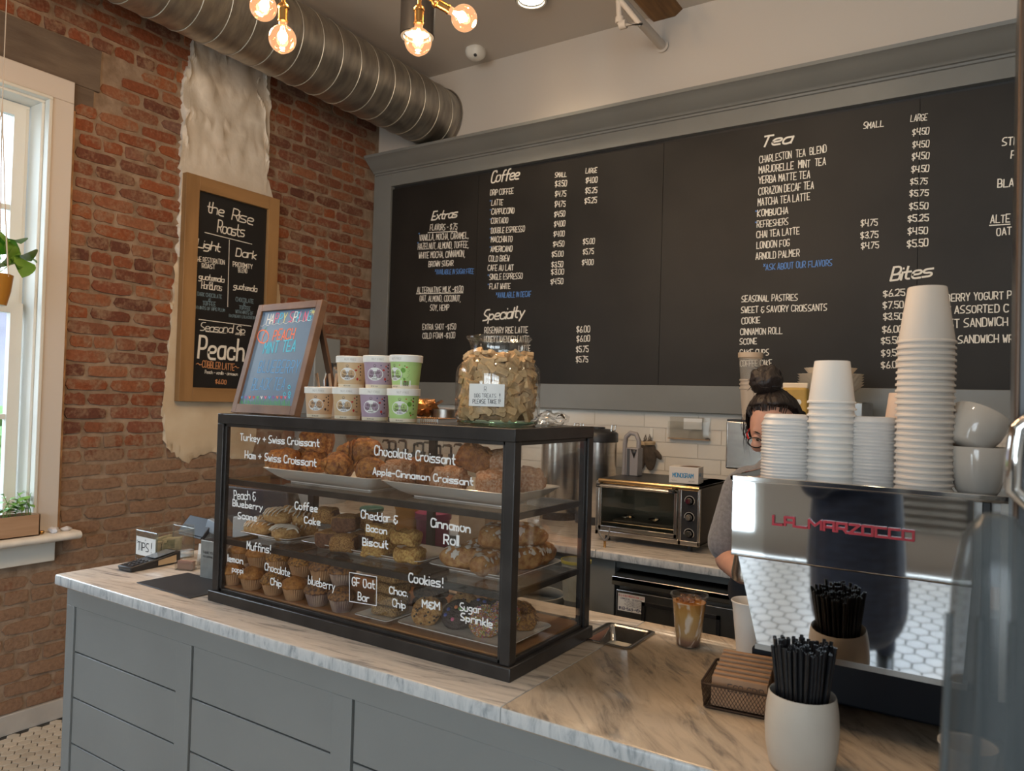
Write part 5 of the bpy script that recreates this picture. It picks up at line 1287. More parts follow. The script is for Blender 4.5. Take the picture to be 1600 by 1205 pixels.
# ================================================================ wall sign
sg = thing('wall_sign', 'tall oak-framed chalkboard listing roasts on the brick wall', 'sign')
SY0, SY1, SZ0, SZ1 = -1.510, -.894, 1.496, 2.716; IY0, IY1, IZ0, IZ1 = -1.429, -.973, 1.572, 2.640
S0, S1 = .032, .062
for a, b in (((S0-.01, SY0, SZ0), (S1, IY0, SZ1)), ((S0-.01, IY1, SZ0), (S1, SY1, SZ1))): MB().b2(a, b).build('frame_side', oakm, sg, bevel=.002)
for a, b in (((S0-.01, IY0, SZ0), (S1, IY1, IZ0)), ((S0-.01, IY0, IZ1), (S1, IY1, SZ1))): MB().b2(a, b).build('frame_rail', oakh, sg, bevel=.002)
MB().b2((S0-.008, IY0, IZ0), (S0+.012, IY1, IZ1)).build('chalk_panel', mat('sign_black', (.012, .011, .011), .45), sg, smooth=False)
SX = S0+.0128
fs = lambda u, v: Vector((SX, u, v)); SIDE[0] = Vector((1, 0, 0))
orng = mat('orange_marker', (.62, .28, .12), .7); slb = mat('slate_blue_marker', (.18, .27, .33), .7)
def S(tr, s, x0, y0, x1, y1, H, wd=.0045, m_=chalk, nm='lettering', **k):
    a, b, c = [at(*tr(*q), 'x', SX) for q in ((x0, y0), (x1, y1), (x0, y0-H))]
    mb = MB(); line2(mb, s, (a.y, a.z), (b.y, b.z), c.z-a.z, fs, wd=wd, **k); mb.build(nm, m_, sg, smooth=False)
def SL(tr, pts, wd=.004, m_=chalk):
    mb = MB(); q = [at(*tr(*p), 'x', SX) for p in pts]; stroke(mb, [(p.y, p.z) for p in q], wd, fs); mb.build('rule_line', m_, sg, smooth=False)
U1 = lambda X, Y: (240+X/6.025, 250+Y/6.025); U2 = lambda X, Y: (X/3.767, 300+Y/3.767)
k_ = dict(slant=.15, sp=.7)
S(U1, 'the', 500, 492, 655, 528, 100, .0065, **k_); S(U1, 'Rise', 735, 558, 930, 612, 112, .0065, **k_); S(U1, 'Roasts', 598, 675, 850, 728, 110, .0065, **k_)
SL(U1, [(482, 682), (925, 793)]); SL(U2, [(1350, 283), (1340, 675)])
S(U1, 'Light', 410, 822, 625, 862, 78, .0065, **k_); S(U1, 'Dark', 775, 905, 960, 932, 78, .0065, **k_)
S(U1, 'THE RESTORATION', 392, 950, 668, 987, 45); S(U1, 'ROAST', 457, 1015, 578, 1027, 42); S(U1, 'PROXIMITY', 747, 1000, 930, 1026, 42); S(U1, 'BLEND', 798, 1056, 880, 1064, 40)
S(U2, 'guatemala', 1170, 512, 1318, 532, 34, .005, **k_); S(U2, '&', 1232, 545, 1246, 546, 16, .003); S(U2, 'Honduras', 1186, 568, 1305, 582, 44, .005, **k_); S(U2, 'guatemala', 1374, 568, 1510, 588, 34, .005, **k_)
for a in (('DARK CHOCOLATE', 1162, 610, 1305, 628, 22), ('&', 1228, 642, 1240, 643, 16), ('TOFFEE', 1193, 666, 1268, 674, 24), ('WITH HINTS OF RIPE PLUM', 1128, 685, 1322, 705, 18), ('CHOCOLATE', 1388, 643, 1492, 657, 24), ('&', 1433, 668, 1445, 669, 14), ('TOFFEE', 1408, 690, 1473, 698, 22), ('WITH HINTS OF', 1386, 712, 1490, 724, 18), ('RASPBERRY & BLACKBERRY', 1348, 736, 1508, 750, 16)): S(U2, *a, .003, slb)
SL(U2, [(1170, 750), (1478, 790)]); S(U2, 'Seasonal Sip', 1178, 815, 1440, 836, 48, .0048, **k_); SL(U2, [(1210, 822), (1330, 832)], .003); SL(U2, [(1385, 838), (1440, 842)], .003)
S(U2, 'Peach', 1165, 975, 1432, 992, 125, .019, slant=.1, sp=1.6); S(U2, 'COBBLER LATTE', 1190, 1032, 1378, 1052, 40, .005, orng)
SL(U2, [(1155, 1013), (1165, 1008), (1176, 1018), (1188, 1015)], .004, orng); SL(U2, [(1380, 1030), (1388, 1026), (1396, 1036), (1406, 1034)], .004, orng)
S(U2, 'Peach - vanilla - cinnamon', 1206, 1068, 1398, 1082, 20, .0035); S(U2, '$6.00', 1268, 1126, 1330, 1132, 24, .004, orng)
SIDE[0] = Vector((0, -1, .05))
# ================================================================ window plants
pb = thing('planter_box', 'pale wooden planter box of small green plants on the window sill', 'planter', (.052, -2.27, .887))
m = MB(); L_ = .42; m.b2((-.045, -L_, 0), (.045, 0, .006)); m.b2((-.045, -L_, 0), (-.039, 0, .095)); m.b2((.039, -L_, 0), (.045, 0, .095)); m.b2((-.045, -.006, 0), (.045, 0, .095)); m.b2((-.045, -L_, 0), (.045, -L_+.006, .095)); m.build('box', planter, pb, bevel=.001)
q = at(61, 832, 'x', .09); pb.location = (.052, q.y, .887)
MB().b2((-.039, -L_+.006, .006), (.039, -.006, .085)).build('soil', mat('soil', (.05, .035, .025), .95, bump=1, bs=60), pb)
def leaf_mesh(seed, L=.05, W=.022, fold=.25, heart=False):
    b = MB(); n = 7; vs = []
    for i in range(n):
        t = i/(n-1); w_ = W*(sin(PI*min(1, t*1.0+.02))**.8 if not heart else (sin(PI*(t**.62))**.7)); z = -.25*L*t*t
        vs += [(t*L, -w_, z+w_*fold), (t*L, 0, z), (t*L, w_, z+w_*fold)]
    b.add(vs, [(3*i+a, 3*i+a+1, 3*i+a+4, 3*i+a+3) for i in range(n-1) for a in (0, 1)]); return b.mesh('leaf', leafm, angle=80)
lf = [leaf_mesh(0), leaf_mesh(1, .04, .012), leaf_mesh(2, .055, .03, .2, True)]
rs = random.Random(4)
for k in range(16):
    x, y = rs.uniform(-.03, .03), rs.uniform(-.3, -.015); h = rs.uniform(.05, .12); a0 = rs.uniform(0, 6.28); bend = rs.uniform(.01, .05)
    P_ = [Vector((x+bend*cos(a0)*t*t, y+bend*sin(a0)*t*t, .085+h*t)) for t in (0, .33, .66, 1)]
    st = MB().tube(P_, .0014, 5).build('stem', leafm, pb)
    for j in range(4 if k < 12 else 3):
        t = (.35, .6, .85, 1)[j]; p = P_[0].lerp(P_[3], t); a = a0+j*2.3; part('leaf', lf[rs.choice((0, 0, 1))], st, p, (rs.uniform(-.3, .3), rs.uniform(-.7, .2), a), (rs.uniform(.7, 1.05),)*3)
hp = thing('hanging_planter', 'amber pot of trailing pothos hanging on cords in the window', 'hanging plant')
hc = at(-8, 440, 'x', .16); 
MB().lathe([(0, -.10), (.045, -.098), (.058, -.04), (.066, .03), (.062, .032), (.05, -.03), (0, -.03)], 28, hc, caps=False).build('pot', mat('amber_pot', (.42, .20, .03), .3), hp)
for k in range(3):
    a = .4+k*2.09; MB().tube([hc+Vector((.064*cos(a), .064*sin(a), .02)), hc+Vector((.04*cos(a), .04*sin(a), .25)), hc+Vector((0, 0, .75))], .0028, 6).build('cord', mat('cord', (.65, .55, .45), .8), hp)
MB().cyl(hc+Vector((0, 0, .74)), (hc.x, hc.y, ZC), .002, n=5).build('cord', MATS['cord'], hp)
lpos = [((12, 385), (38, 395), 0), ((14, 378), (24, 410), 1), ((36, 398), (45, 400), 0), ((38, 400), (62, 407), 1), ((36, 405), (40, 430), 2), ((24, 375), (32, 373), 1), ((5, 365), (5, 395), 2), ((-5, 400), (12, 412), 2), ((8, 405), (24, 402), 0), ((-4, 378), (10, 372), 1), ((20, 408), (34, 416), 0)]
for i, (a, b, k) in enumerate(lpos):
    pa = at(*a, 'x', .16+.05*((i % 3)-1)); pb_ = at(*b, 'x', .17+.04*((i+1) % 3-1)); d = pb_-pa; o = part('leaf', lf[2 if k != 1 else 0], hp, pa); o.rotation_euler = (d.to_track_quat('X', 'Z') @ Quaternion((1, 0, 0), rs.uniform(-1.2, 0))).to_euler(); s_ = d.length/.055; o.scale = (s_, s_*1.0, s_)
MB().tube([hc+Vector((.02, 0, .03)), at(20, 410, 'x', .17), at(30, 418, 'x', .17)], .002, 5).build('stem', leafm, hp)
cr_ = thing('quartz_piece', 'lump of white quartz at the corner of the window sill', 'crystal', (.07, at(84, 831, 'x', .07).y, .886+.012)); MB().ball((0, 0, 0), (.028, .022, .015), 9, 6, lambda p, q: q+nd(p, 3, .007)).build('stone', mat('quartz', (.75, .75, .80), .2, coat=.5), cr_)
cr2 = thing('quartz_piece', 'small pale quartz chip beside the larger one on the sill', 'crystal', (.06, at(103, 831, 'x', .06).y, .886+.009)); MB().ball((0, 0, 0), (.022, .026, .010), 9, 6, lambda p, q: q+nd(p+Vector((3, 0, 0)), 3, .006)).build('stone', MATS['quartz'], cr2)
cr3 = thing('brass_trinket', 'tiny brass trinket on the sill beside the planter', 'trinket', (.075, at(65, 836, 'x', .075).y, .886+.009)); MB().ball((0, 0, 0), (.009, .013, .009), 9, 6, lambda p, q: q+nd(p, 3, .003)).build('body', brass, cr3)
# ================================================================ left end of the counter
def zp(px, py, z=.92): return at(px, py, 'z', z)
A0, A1 = zp(196, 893), zp(272, 878); dv = (A1-A0); rz = math.atan2(dv.y, dv.x)
o = thing('card_reader', 'black card payment terminal with a grey screen lying on the counter end', 'card reader', ((A0.x+A1.x)/2, (A0.y+A1.y)/2, .92), rz); Ln = dv.length*1.02
m = MB(); m.add([(-Ln/2, -.036, 0), (Ln/2, -.036, 0), (Ln/2, .036, 0), (-Ln/2, .036, 0), (-Ln/2-.006, -.037, .018), (Ln/2, -.034, .045), (Ln/2, .034, .045), (-Ln/2-.006, .037, .018), (0, -.037, .030), (0, .037, .030), (0, -.036, 0), (0, .036, 0)], [(0, 3, 11, 10), (10, 11, 2, 1), (4, 8, 9, 7), (8, 5, 6, 9), (0, 10, 8, 4), (10, 1, 5, 8), (3, 7, 9, 11), (11, 9, 6, 2), (0, 4, 7, 3), (1, 2, 6, 5)]); m.build('body', blackp, o, bevel=.004)
MB().box((Ln*.20, 0, .0395), (Ln*.42, .052, .002), Matrix.Rotation(-.155, 3, 'Y')).build('screen', mat('lcd_grey', (.16, .19, .22), .15), o)
km = MB(); kmesh = MB().box((0, 0, 0), (.009, .011, .003)).mesh('key', darkp)
for i in range(4):
    for j in range(3): part('key', kmesh, o, (-Ln*.42+i*.017, -.018+j*.018, .0215+i*.002), (0, -.12, 0))
m = MB(); m.add([(Ln*.02, -.0375, .007), (Ln*.40, -.0370, .007), (Ln*.40, -.0358, .034), (Ln*.02, -.0378, .025)], [(0, 1, 2, 3)]); m.build('sticker', mat('tan_sticker', (.45, .33, .2), .6), o)
mt = thing('counter_mat', 'black rubber mat lying on the marble left of the pastry case', 'mat'); C_ = [zp(*q, .921) for q in ((214, 912), (294, 896), (334, 903), (352, 922), (297, 936))]; c0 = zp(297, 936, .921)
Q = [zp(213, 911.5, .92), zp(294, 896, .92)]; e1 = Q[1]-Q[0]; e2 = zp(297, 936, .92)-Q[0]; pr = [Q[0], Q[0]+e2, Q[0]+e2+e1, Q[1]]
bm_ = MB().prism([Vector((p.x, p.y, .9203)) for p in pr], (0, 0, .003)); bm_.build('mat_sheet', mat('rubber', (.022, .022, .026), .6), mt, bevel=.002)
# tip box
P0, P1 = zp(212, 873), zp(244, 881); fx = (P1-P0); fw = fx.length; rzt = math.atan2(fx.y, fx.x)
tb = thing('tip_box', 'clear acrylic tip box with a white TIPS sign and dollar notes inside', 'tip box', (P0.x, P0.y, .92), rzt)
D_, H_ = .150, .108; W_ = fw
for nm_, a, b in (('wall', (0, 0, 0), (W_, .004, H_)), ('wall', (0, D_-.004, 0), (W_, D_, H_+.012)), ('wall', (0, .004, 0), (.004, D_-.004, H_)), ('wall', (W_-.004, .004, 0), (W_, D_-.004, H_)), ('base', (.004, .004, .0), (W_-.004, D_-.004, .006))): MB().b2(a, b).build(nm_, acryl, tb, smooth=False)
m = MB(); R4 = [(0, 0), (W_, 0), (W_, D_), (0, D_)]
for a, b in zip(R4, R4[1:]+R4[:1]): m.cyl((*a, H_), (*b, H_), .0022, n=6); m.cyl((*a, 0.002), (*a, H_), .002, n=6)
m.build('polished_edge', glassy('edge_glass', (.8, .85, .82), 3, .2), tb)
MB().b2((.002, -.0015, .018), (W_-.006, -.0005, .086)).build('sign', paperr, tb, smooth=False)
m = MB(); ft = lambda u, v: Vector((u, -.0022, v)); sc_ = W_-.02; line2(m, 'TIPS', (.014, .036), (.010+sc_*.66, .036), .030, ft, wd=.0032, sp=1.5, jit=0); line2(m, '!', (.012+sc_*.76, .036), (.016+sc_*.76, .036), .034, ft, wd=.0035); line2(m, '*', (W_/2-.006, .073), (W_/2-.001, .073), .005, ft, wd=.001)
for (u, v) in ((.008, .068), (.010, .060), (W_-.014, .030), (W_-.016, .022)): stroke(m, [(u, v), (u+.006, v+.004)], .0016, ft)
m.build('lettering', inkm, tb, smooth=False)
bill = mat('banknote', (.26, .27, .17), .8, vs_=45, alt=(.42, .40, .27)); billm = []
for k, (x, y, z, rx, ry, lab) in enumerate(((W_*.60, .075, .050, 1.45, .1, 'upright dollar note against the side of the tip box'), (W_*.45, .09, .062, 1.3, -.2, 'dollar note with a curled corner at the back of the tip box'), (W_*.35, .06, .042, 1.2, .3, 'folded dollar note low in the tip box'), (W_*.7, .10, .058, 1.5, .25, 'dollar note standing nearest the right side of the tip box'))):
    bo = thing('banknote', lab, 'banknote', tb.location, 0, 'notes in the tip box'); bo.rotation_euler = (0, 0, rzt)
    m = MB(); R_ = Matrix.Rotation(rx, 3, 'Y') @ Matrix.Rotation(.0, 3, 'X'); m.grid(lambda u, v: Vector((x-.012+ .010*sin(v*4+k)+(u-.5)*.012*ry, y-.048+v*.078+0*u, z-.034+u*.052)), 8, 10); m.build('note', bill, bo, solid=.0006)
    m = MB(); m.grid(lambda u, v: Vector((x-.0105+ .010*sin((.3+.4*v)*4+k), y-.048+(.3+.4*v)*.078, z-.034+(.2+.6*u)*.052)), 4, 6); m.build('portrait_panel', mat('banknote_dark', (.10, .13, .07), .8, vs_=70, alt=(.22, .24, .14)) if k == 0 else MATS['banknote_dark'], bo)
# card stand, metal box
ch = thing('card_holder', 'clear plastic business card holder behind the card reader', 'card holder', (*zp(292, 890)[:2], .92), .35)
for a, b in (((-.035, -.02, 0), (.035, .03, .003)), ((-.035, -.02, 0), (.035, -.017, .025)), ((-.035, .027, 0), (.035, .03, .05)), ((-.035, -.02, 0), (-.032, .03, .03)), ((.032, -.02, 0), (.035, .03, .03))): MB().b2(a, b).build('panel', acryl, ch, smooth=False)
MB().b2((-.03, -.012, .003), (.03, .005, .032)).build('card_stack', mat('brown_cards', (.28, .16, .12), .7), ch)
rc = thing('price_card', 'small white printed card standing behind the card holder', 'card', (*zp(303, 889)[:2], .92), .3, rot=(-.12, 0, .3)); MB().b2((-.018, .035, 0), (.02, .0365, .085)).build('card', paperr, rc); m = MB(); f_ = lambda u, v: Vector((u, .0345, v)); line2(m, 'U', (.0, .05), (.009, .05), .02, f_, wd=.002)
for k in range(4): stroke(m, [(-.008, .03-.006*k), (.012, .03-.006*k)], .0014, f_)
m.build('print', inkm, rc, smooth=False)
g0 = zp(312, 903); g1 = zp(338, 908); gv = g1-g0
mb_ = thing('metal_box', 'brushed galvanised metal box standing against the left side of the pastry case', 'box', (g0.x, g0.y, .92), math.atan2(gv.y, gv.x)); galv = mat('galvanised_sheet', (.34, .35, .34), .45, metal=.4, vs_=18, alt=(.26, .27, .26))
h_ = .128; MB().b2((0, 0, 0), (.105, .10, h_)).build('box_body', galv, mb_, bevel=.002); MB().b2((.006, .006, h_-.002), (.099, .094, h_+.0015)).build('opening', inkm, mb_)  # black plate paints the shaded inside; the box itself is solid
m = MB(); f_ = lambda u, v: Vector((u, -.0008, v)); line2(m, 'THANK YOU', (.012, .085), (.062, .085), .008, f_, wd=.001); line2(m, 'FOR SHOPPING', (.014, .072), (.058, .072), .006, f_, wd=.0008); m.build('lettering', inkm, mb_, smooth=False)
# point of sale terminal
px0 = at(352, 760, 'y', -1.93); px1 = at(447, 775, 'y', -1.93)
ps = thing('register_terminal', 'dark till screen seen from behind through the left of the pastry case', 'till', ((px0.x+px1.x)/2, -1.93, .92), .12)
Wp = px1.x-px0.x; zt = px0.z-.92+.01
m = MB(); m.prism([(-Wp/2, -.02, zt), (-Wp/2, .045, zt-.01), (-Wp/2, .11, zt-.16), (-Wp/2, .085, zt-.19), (-Wp/2, .0, zt-.10)], (Wp, 0, 0)); m.build('screen_housing', mat('till_plastic', (.035, .042, .055), .4), ps, bevel=.006)
m = MB(); m.b2((-Wp*.28, -.01, .0), (Wp*.30, .09, zt-.12)); m.build('stand', mat('till_grey', (.34, .37, .39), .4), ps, bevel=.006); MB().b2((-Wp*.42, -.035, 0), (Wp*.42, .10, .03)).build('base', blackp, ps, bevel=.004)
q0, q1 = at(292, 812, 'y', -1.99), at(318, 836, 'y', -1.99)
cd = thing('customer_display', 'small tilted customer display on a grey neck beside the metal box', 'display', (at(313, 850, 'y', -1.97).x, -1.97, .92), .25)
zc_ = at(305, 822, 'y', -1.97).z-.92
R_ = Matrix.Rotation(-.75, 3, 'X') @ Matrix.Rotation(.12, 3, 'Y'); MB().box((-.012, -.008, zc_), (.135, .018, .085), R_).build('display_panel', MATS['till_plastic'], cd, bevel=.003); MB().box((-.012, -.021, zc_-.008), (.12, .004, .07), R_).build('screen', blackp, cd)
MB().b2((.0, .0, 0), (.05, .035, zc_-.01)).build('neck', MATS['till_grey'], cd, bevel=.006); MB().box((.06, .0, zc_+.008), (.05, .03, .05), Matrix.Rotation(.3, 3, 'Y')).build('camera_block', mat('pale_blue_plastic', (.30, .38, .48), .35), cd, bevel=.004)
# containers on the counter behind the case
x0 = X_(655, 800, -1.93); x1 = X_(700, 800, -1.93)
pp = thing('pink_pitcher', 'magenta plastic pitcher behind the biscuits in the pastry case', 'pitcher', ((x0+x1)/2, -1.93, .92)); zt = at(678, 797, 'y', -1.93).z-.92; mag = mat('magenta_plastic', (.24, .02, .11), .35)
MB().lathe([(0, 0), (.048, 0), (.055, zt-.03), (.060, zt-.028), (.060, zt-.008), (.04, zt), (0, zt)], 28, caps=False).build('body', mag, pp); MB().lathe([(.010, zt), (.010, zt+.015), (0, zt+.02)], 12, caps=False).build('knob', mag, pp)
x0 = X_(622, 800, -1.93); x1 = X_(664, 800, -1.93); zt = at(640, 790, 'y', -1.93).z-.92
ob = thing('orange_tub', 'orange plastic tub between the teal lid and the pink pitcher', 'tub', ((x0+x1)/2, -1.925, .92)); om = mat('orange_plastic', (.50, .22, .03), .5); loft(m := MB(), [rndrect(.075, .08, .01, 4, 0), rndrect(.085, .088, .012, 4, zt-.01), rndrect(.09, .092, .012, 4, zt-.01), rndrect(.09, .092, .012, 4, zt)]); m.build('tub_body', om, ob)
zt = at(581, 790, 'y', -1.93).z-.92; tl = thing('teal_lidded_pot', 'clear pot with a teal lid behind the coffee cake', 'pot', (X_(581, 790, -1.93), -1.93, .92)); MB().lathe([(0, 0), (.032, 0), (.038, zt-.02)], 26, caps=False).build('pot_body', milky('frosted_plastic', (.6, .6, .58), .55), tl); MB().lathe([(0, zt-.004), (.036, zt-.004), (.042, zt-.008), (.042, zt-.018), (.036, zt-.018)][::-1], 26, caps=False).build('lid', mat('teal_plastic', (.03, .13, .12), .4), tl)
kp = thing('napkin_stack', 'stack of kraft napkins behind the cinnamon rolls', 'napkins', (X_(748, 830, -1.92), -1.92, .92)); MB().b2((-.05, -.04, 0), (.05, .04, at(748, 801, 'y', -1.93).z-.92)).build('napkins', mat('kraft_napkin', (.55, .38, .24), .8, var=.1, vs_=30), kp)
jc = thing('juice_cup', 'clear plastic tub with a yellow rim behind the right side pane', 'cup', (X_(898, 905, -1.35), -1.12, .72+.02)); jc.location = (at(898, 960, 'y', -1.12).x, -1.12, .742); MB().lathe([(0, 0), (.05, 0), (.06, .16)], 26, caps=False).build('cup_body', milky('cloudy_plastic', (.55, .56, .5), .6), jc); MB().lathe([(.061, .150), (.063, .150), (.063, .162), (.060, .162)], 26, caps=False).build('rim', mat('yellow_rim', (.5, .45, .08), .4), jc)
# ================================================================ back counter
sy = thing('syrup_bottle', 'leftmost syrup pump bottle on the back counter', 'bottle', (0, 0, .92), 0, 'syrup pump bottles')
MB().lathe([(0, 0), (.032, 0), (.034, .01), (.034, .19), (.028, .225), (.014, .25), (.014, .285)], 22, caps=False).build('bottle_body', mat('syrup_glass', (.10, .055, .03), .12, var=.4, vs_=9), sy)
MB().lathe([(.0342, .05), (.0342, .17)], 22, caps=False).build('paper_label', mat('syrup_label', (.35, .28, .2), .6, var=.3, vs_=20), sy)
MB().lathe([(.017, .28), (.017, .30), (.007, .302), (.007, .345)], 14).build('pump_collar', blackp, sy); MB().tube([(0, 0, .345), (-.012, 0, .352), (-.045, -.006, .352), (-.05, -.006, .338)], [.009, .009, .006, .005], 8).build('pump_spout', blackp, sy)
ords = ['leftmost', 'second', 'third', 'fourth', 'fifth', 'sixth', 'seventh', 'eighth', 'rightmost']
bpx = (608, 618, 634, 647, 661, 674, 688, 705, 722)
for i, px in enumerate(bpx):
    y = -.30+.02*(i % 3); x = X_(px, 700, y); lab = ords[i]+(' syrup pump bottle on the back counter' if i in (0, 8) else ' syrup pump bottle from the left on the back counter')
    if i == 0: sy.location = (x, y, .92)
    else: copy_tree(sy, label=lab, loc=(x, y, .92), rot=(0, 0, (-.5, .6, .2, 2.6, .1, .5)[i % 6]), sc=(1, 1, .97+.02*(i % 3)))
KIDS.clear()
dd = thing('water_dispenser', 'tall grey appliance in the corner behind the wood-framed tabletop chalkboard', 'appliance', (X_(498, 560, -.74), -.74, .92)); zt = at(498, 529, 'y', -.74).z-.92; wd_ = X_(512, 560, -.74)-X_(484, 560, -.74)
grA = mat('appliance_grey', (.22, .24, .25), .4); MB().b2((-wd_/2, -.10, .0), (wd_/2, .10, zt)).build('column', grA, dd, bevel=.006)
zb2 = at(495, 668, 'y', -.74).z-.92; MB().lathe([(0, 0), (.16, 0), (.16, zb2-.10), (.14, zb2-.03), (.09, zb2), (0, zb2)], 36, (.04, .0, 0), caps=False).build('tank', mat('tank_grey', (.27, .28, .29), .35), dd); MB().tube([(-.03, -.13, zb2-.06), (-.04, -.168, zb2+.0-.12), (-.02, -.172, zb2-.22), (.04, -.172, .06)], .008, 8).build('hose', darkp, dd)
def urn(px, label):
    y = -.30; x = X_(px, 700, y); o = thing('coffee_urn', label, 'coffee urn', (x, y, .92), 0, 'stainless coffee urns')
    MB().lathe([(0, 0), (.100, 0), (.104, .01), (.104, .425)], 44, caps=False).build('vessel', steel, o); MB().lathe([(.105, .425), (.109, .428), (.109, .470), (.104, .476), (.07, .492), (.04, .495), (.04, .503), (0, .503)], 40, caps=False).build('lid', blackp, o)
    MB().lathe([(.105, 0), (.107, 0), (.107, .04), (.105, .04)], 40).build('base_ring', blackp, o)
    for s in (-1, 1):
        MB().tube([(s*.088, -.018, .478), (s*.092, -.018, .515), (s*.096, .018, .515), (s*.092, .018, .478)], .004, 8).build('clip_handle', chrome, o); 
    MB().tube([(0, -.11, .10), (0, -.15, .10), (0, -.155, .07)], .010, 8).build('tap', chrome, o)
urn(876, 'stainless coffee urn with a black lid, the left one of the two'); urn(933, 'stainless coffee urn with a black lid, right behind the oven corner')
# clear cups on the back counter seen through the side pane
ccm = MB().lathe([(.034, 0), (.046, .10), (.048, .10), (.048, .104), (.045, .104)], 28, caps=False).mesh('cup_body', acryl); 
for i in range(9):
    o = thing('clear_cup', 'clear plastic cup in the stack before the left coffee urn' if 0 < i < 8 else ['bottom', 'top'][i > 0]+' clear plastic cup of the stack before the left coffee urn', 'cup', (X_(838, 720, -.62), -.62, .92+i*.016), 0, 'stacked clear cups'); part('cup_body', ccm, o)
for i in range(8):
    o = thing('portion_cup', 'white ridged paper cup in the stack left of the clear cups' if 0 < i < 7 else ['bottom', 'top'][i > 0]+' ridged paper cup of the stack left of the clear cups', 'cup', (X_(800, 720, -.55), -.55, .92+i*.020), 0, 'ridged paper cups'); part('cup_body', (rpm := MB().lathe([(.036, 0), (.045, .09), (.048, .092), (.046, .096)], 28, caps=False).mesh('cup_body', paperw)) if i == 0 else rpm, o)
# toaster oven
OX0, OX1 = 2.143, 2.636; oy0, oy1 = -.75, -.33; oz0, oz1 = .948, 1.203
ov = thing('toaster_oven', 'stainless and black countertop toaster oven with three knobs', 'oven', ((OX0+OX1)/2, oy0, .92)); hw = (OX1-OX0)/2; H0 = oz0-.92; H1 = oz1-.92
m = MB(); m.b2((-hw+.006, .012, H0), (hw-.006, oy1-oy0, H0+.012)); m.b2((-hw+.006, .012, H1-.012), (hw-.006, oy1-oy0, H1)); m.b2((-hw+.006, .012, H0), (-hw+.014, oy1-oy0, H1)); m.b2((hw-.095, .012, H0), (hw-.006, oy1-oy0, H1)); m.b2((-hw+.006, oy1-oy0-.01, H0), (hw-.006, oy1-oy0, H1)); m.build('casing', blackp, ov, bevel=.004)
m = MB(); fo = [(-hw, H0), (-hw, H1-.012), (-hw+.012, H1), (hw-.012, H1), (hw, H1-.012), (hw, H0)]
m.cyl((-hw+.012, .006, H1-.010), (hw-.008, .006, H1-.010), .0125, n=16); m.build('top_trim', mat('chrome_brass_reflection', (.55, .38, .20), .22, metal=1), ov)  # chrome trim; the brass-coloured reflection is put into its colour
m = MB(); m.b2((-hw, -.004, H0), (-hw+.018, .014, H1-.01)); m.b2((-hw, -.004, H0), (hw, .014, H0+.022)); m.b2((hw-.098, -.004, H0), (hw-.082, .014, H1-.012)); m.b2((hw-.012, -.004, H0), (hw, .014, H1-.01)); m.build('front_frame', steel, ov, bevel=.003)
MB().b2((hw-.082, -.003, H0+.02), (hw-.012, .012, H1-.018)).build('control_panel', blackp, ov)
dr = MB(); dx0, dx1, dz0, dz1 = -hw+.02, hw-.10, H0+.026, H1-.022
for a, b in (((dx0, -.010, dz0), (dx1, .0, dz0+.018)), ((dx0, -.010, dz1-.012), (dx1, .0, dz1)), ((dx0, -.010, dz0), (dx0+.012, .0, dz1)), ((dx1-.014, -.010, dz0), (dx1, .0, dz1))): dr.b2(a, b)
dro = dr.build('door', steel, ov, bevel=.001); MB().b2((dx0+.012, -.006, dz0+.018), (dx1-.014, -.003, dz1-.012)).build('door_glass', glassy('smoked_glass', (.86, .85, .80), .9, .02), dro, smooth=False)
MB().cyl((dx0+.004, -.034, dz1-.006), (dx1-.012, -.034, dz1-.006), .0065, n=12).build('handle', steel, dro)
for x in (dx0+.008, dx1-.02): MB().b2((x-.010, -.040, dz1-.014), (x+.010, -.006, dz1+.004)).build('handle_bracket', blackp, dro, bevel=.002)
MB().b2((-hw+.015, .02, H0+.013), (hw-.1, oy1-oy0-.015, H0+.016)).build('crumb_plate', steeld, ov); linm = mat('oven_liner', (.42, .40, .35), .45, metal=.6); MB().b2((-hw+.0145, oy1-oy0-.013, H0+.013), (hw-.096, oy1-oy0-.0105, H1-.013)).build('liner', linm, ov); MB().b2((-hw+.0145, .02, H0+.017), (-hw+.0165, oy1-oy0-.014, H1-.013)).build('liner', linm, ov)
m = MB()
for k in range(10): m.cyl((-hw+.03+k*.036, .03, H0+.055), (-hw+.03+k*.036, .36, H0+.055), .0016, n=5)
m.cyl((-hw+.02, .03, H0+.055), (hw-.11, .03, H0+.055), .003, n=6); m.b2((-hw+.06, .06, H0+.058), (hw-.13, .3, H0+.066)); m.build('rack', steeld, ov)
for k in range(3):
    MB().lathe([(.0, .020), (.011, .020), (.0135, .012), (.0145, 0), (.018, 0)][::-1], 22, (hw-.047, -.003, H1-.062-k*.070), Matrix.Rotation(PI/2, 3, 'X')).build('knob', chrome, ov)
    m = MB(); stroke(m, [(.022*cos(a)+hw-.047, H1-.062-k*.070+.022*sin(a)) for a in [j*PI/8-.6 for j in range(11)]], .0012, lambda u, v: Vector((u, -.0036, v))); m.build('dial_marks', chalk, ov, smooth=False)
for x in (-hw+.04, hw-.06):
    for y in (.05, .36): MB().cyl((x, y, 0), (x, y, H0), .012, n=12).build('foot', blackp, ov)
fo_ = mat('foil', (.75, .74, .72), .2, metal=1, bump=1, bs=60)
for k, (px, py) in enumerate(((982, 796), (1022, 803))):
    q = at(px, py, 'y', -.62); o = thing('foil_scrap', ['crumpled foil scrap at the left inside the oven', 'crumpled foil scrap in the middle inside the oven'][k], 'foil', (q.x, -.62, oz0+.075)); MB().ball((0, 0, 0), (.03, .02, .008), 10, 6, lambda p, q_: q_+nd(p+Vector((k, 0, 0)), 3, .009)).build('foil_sheet', fo_, o)
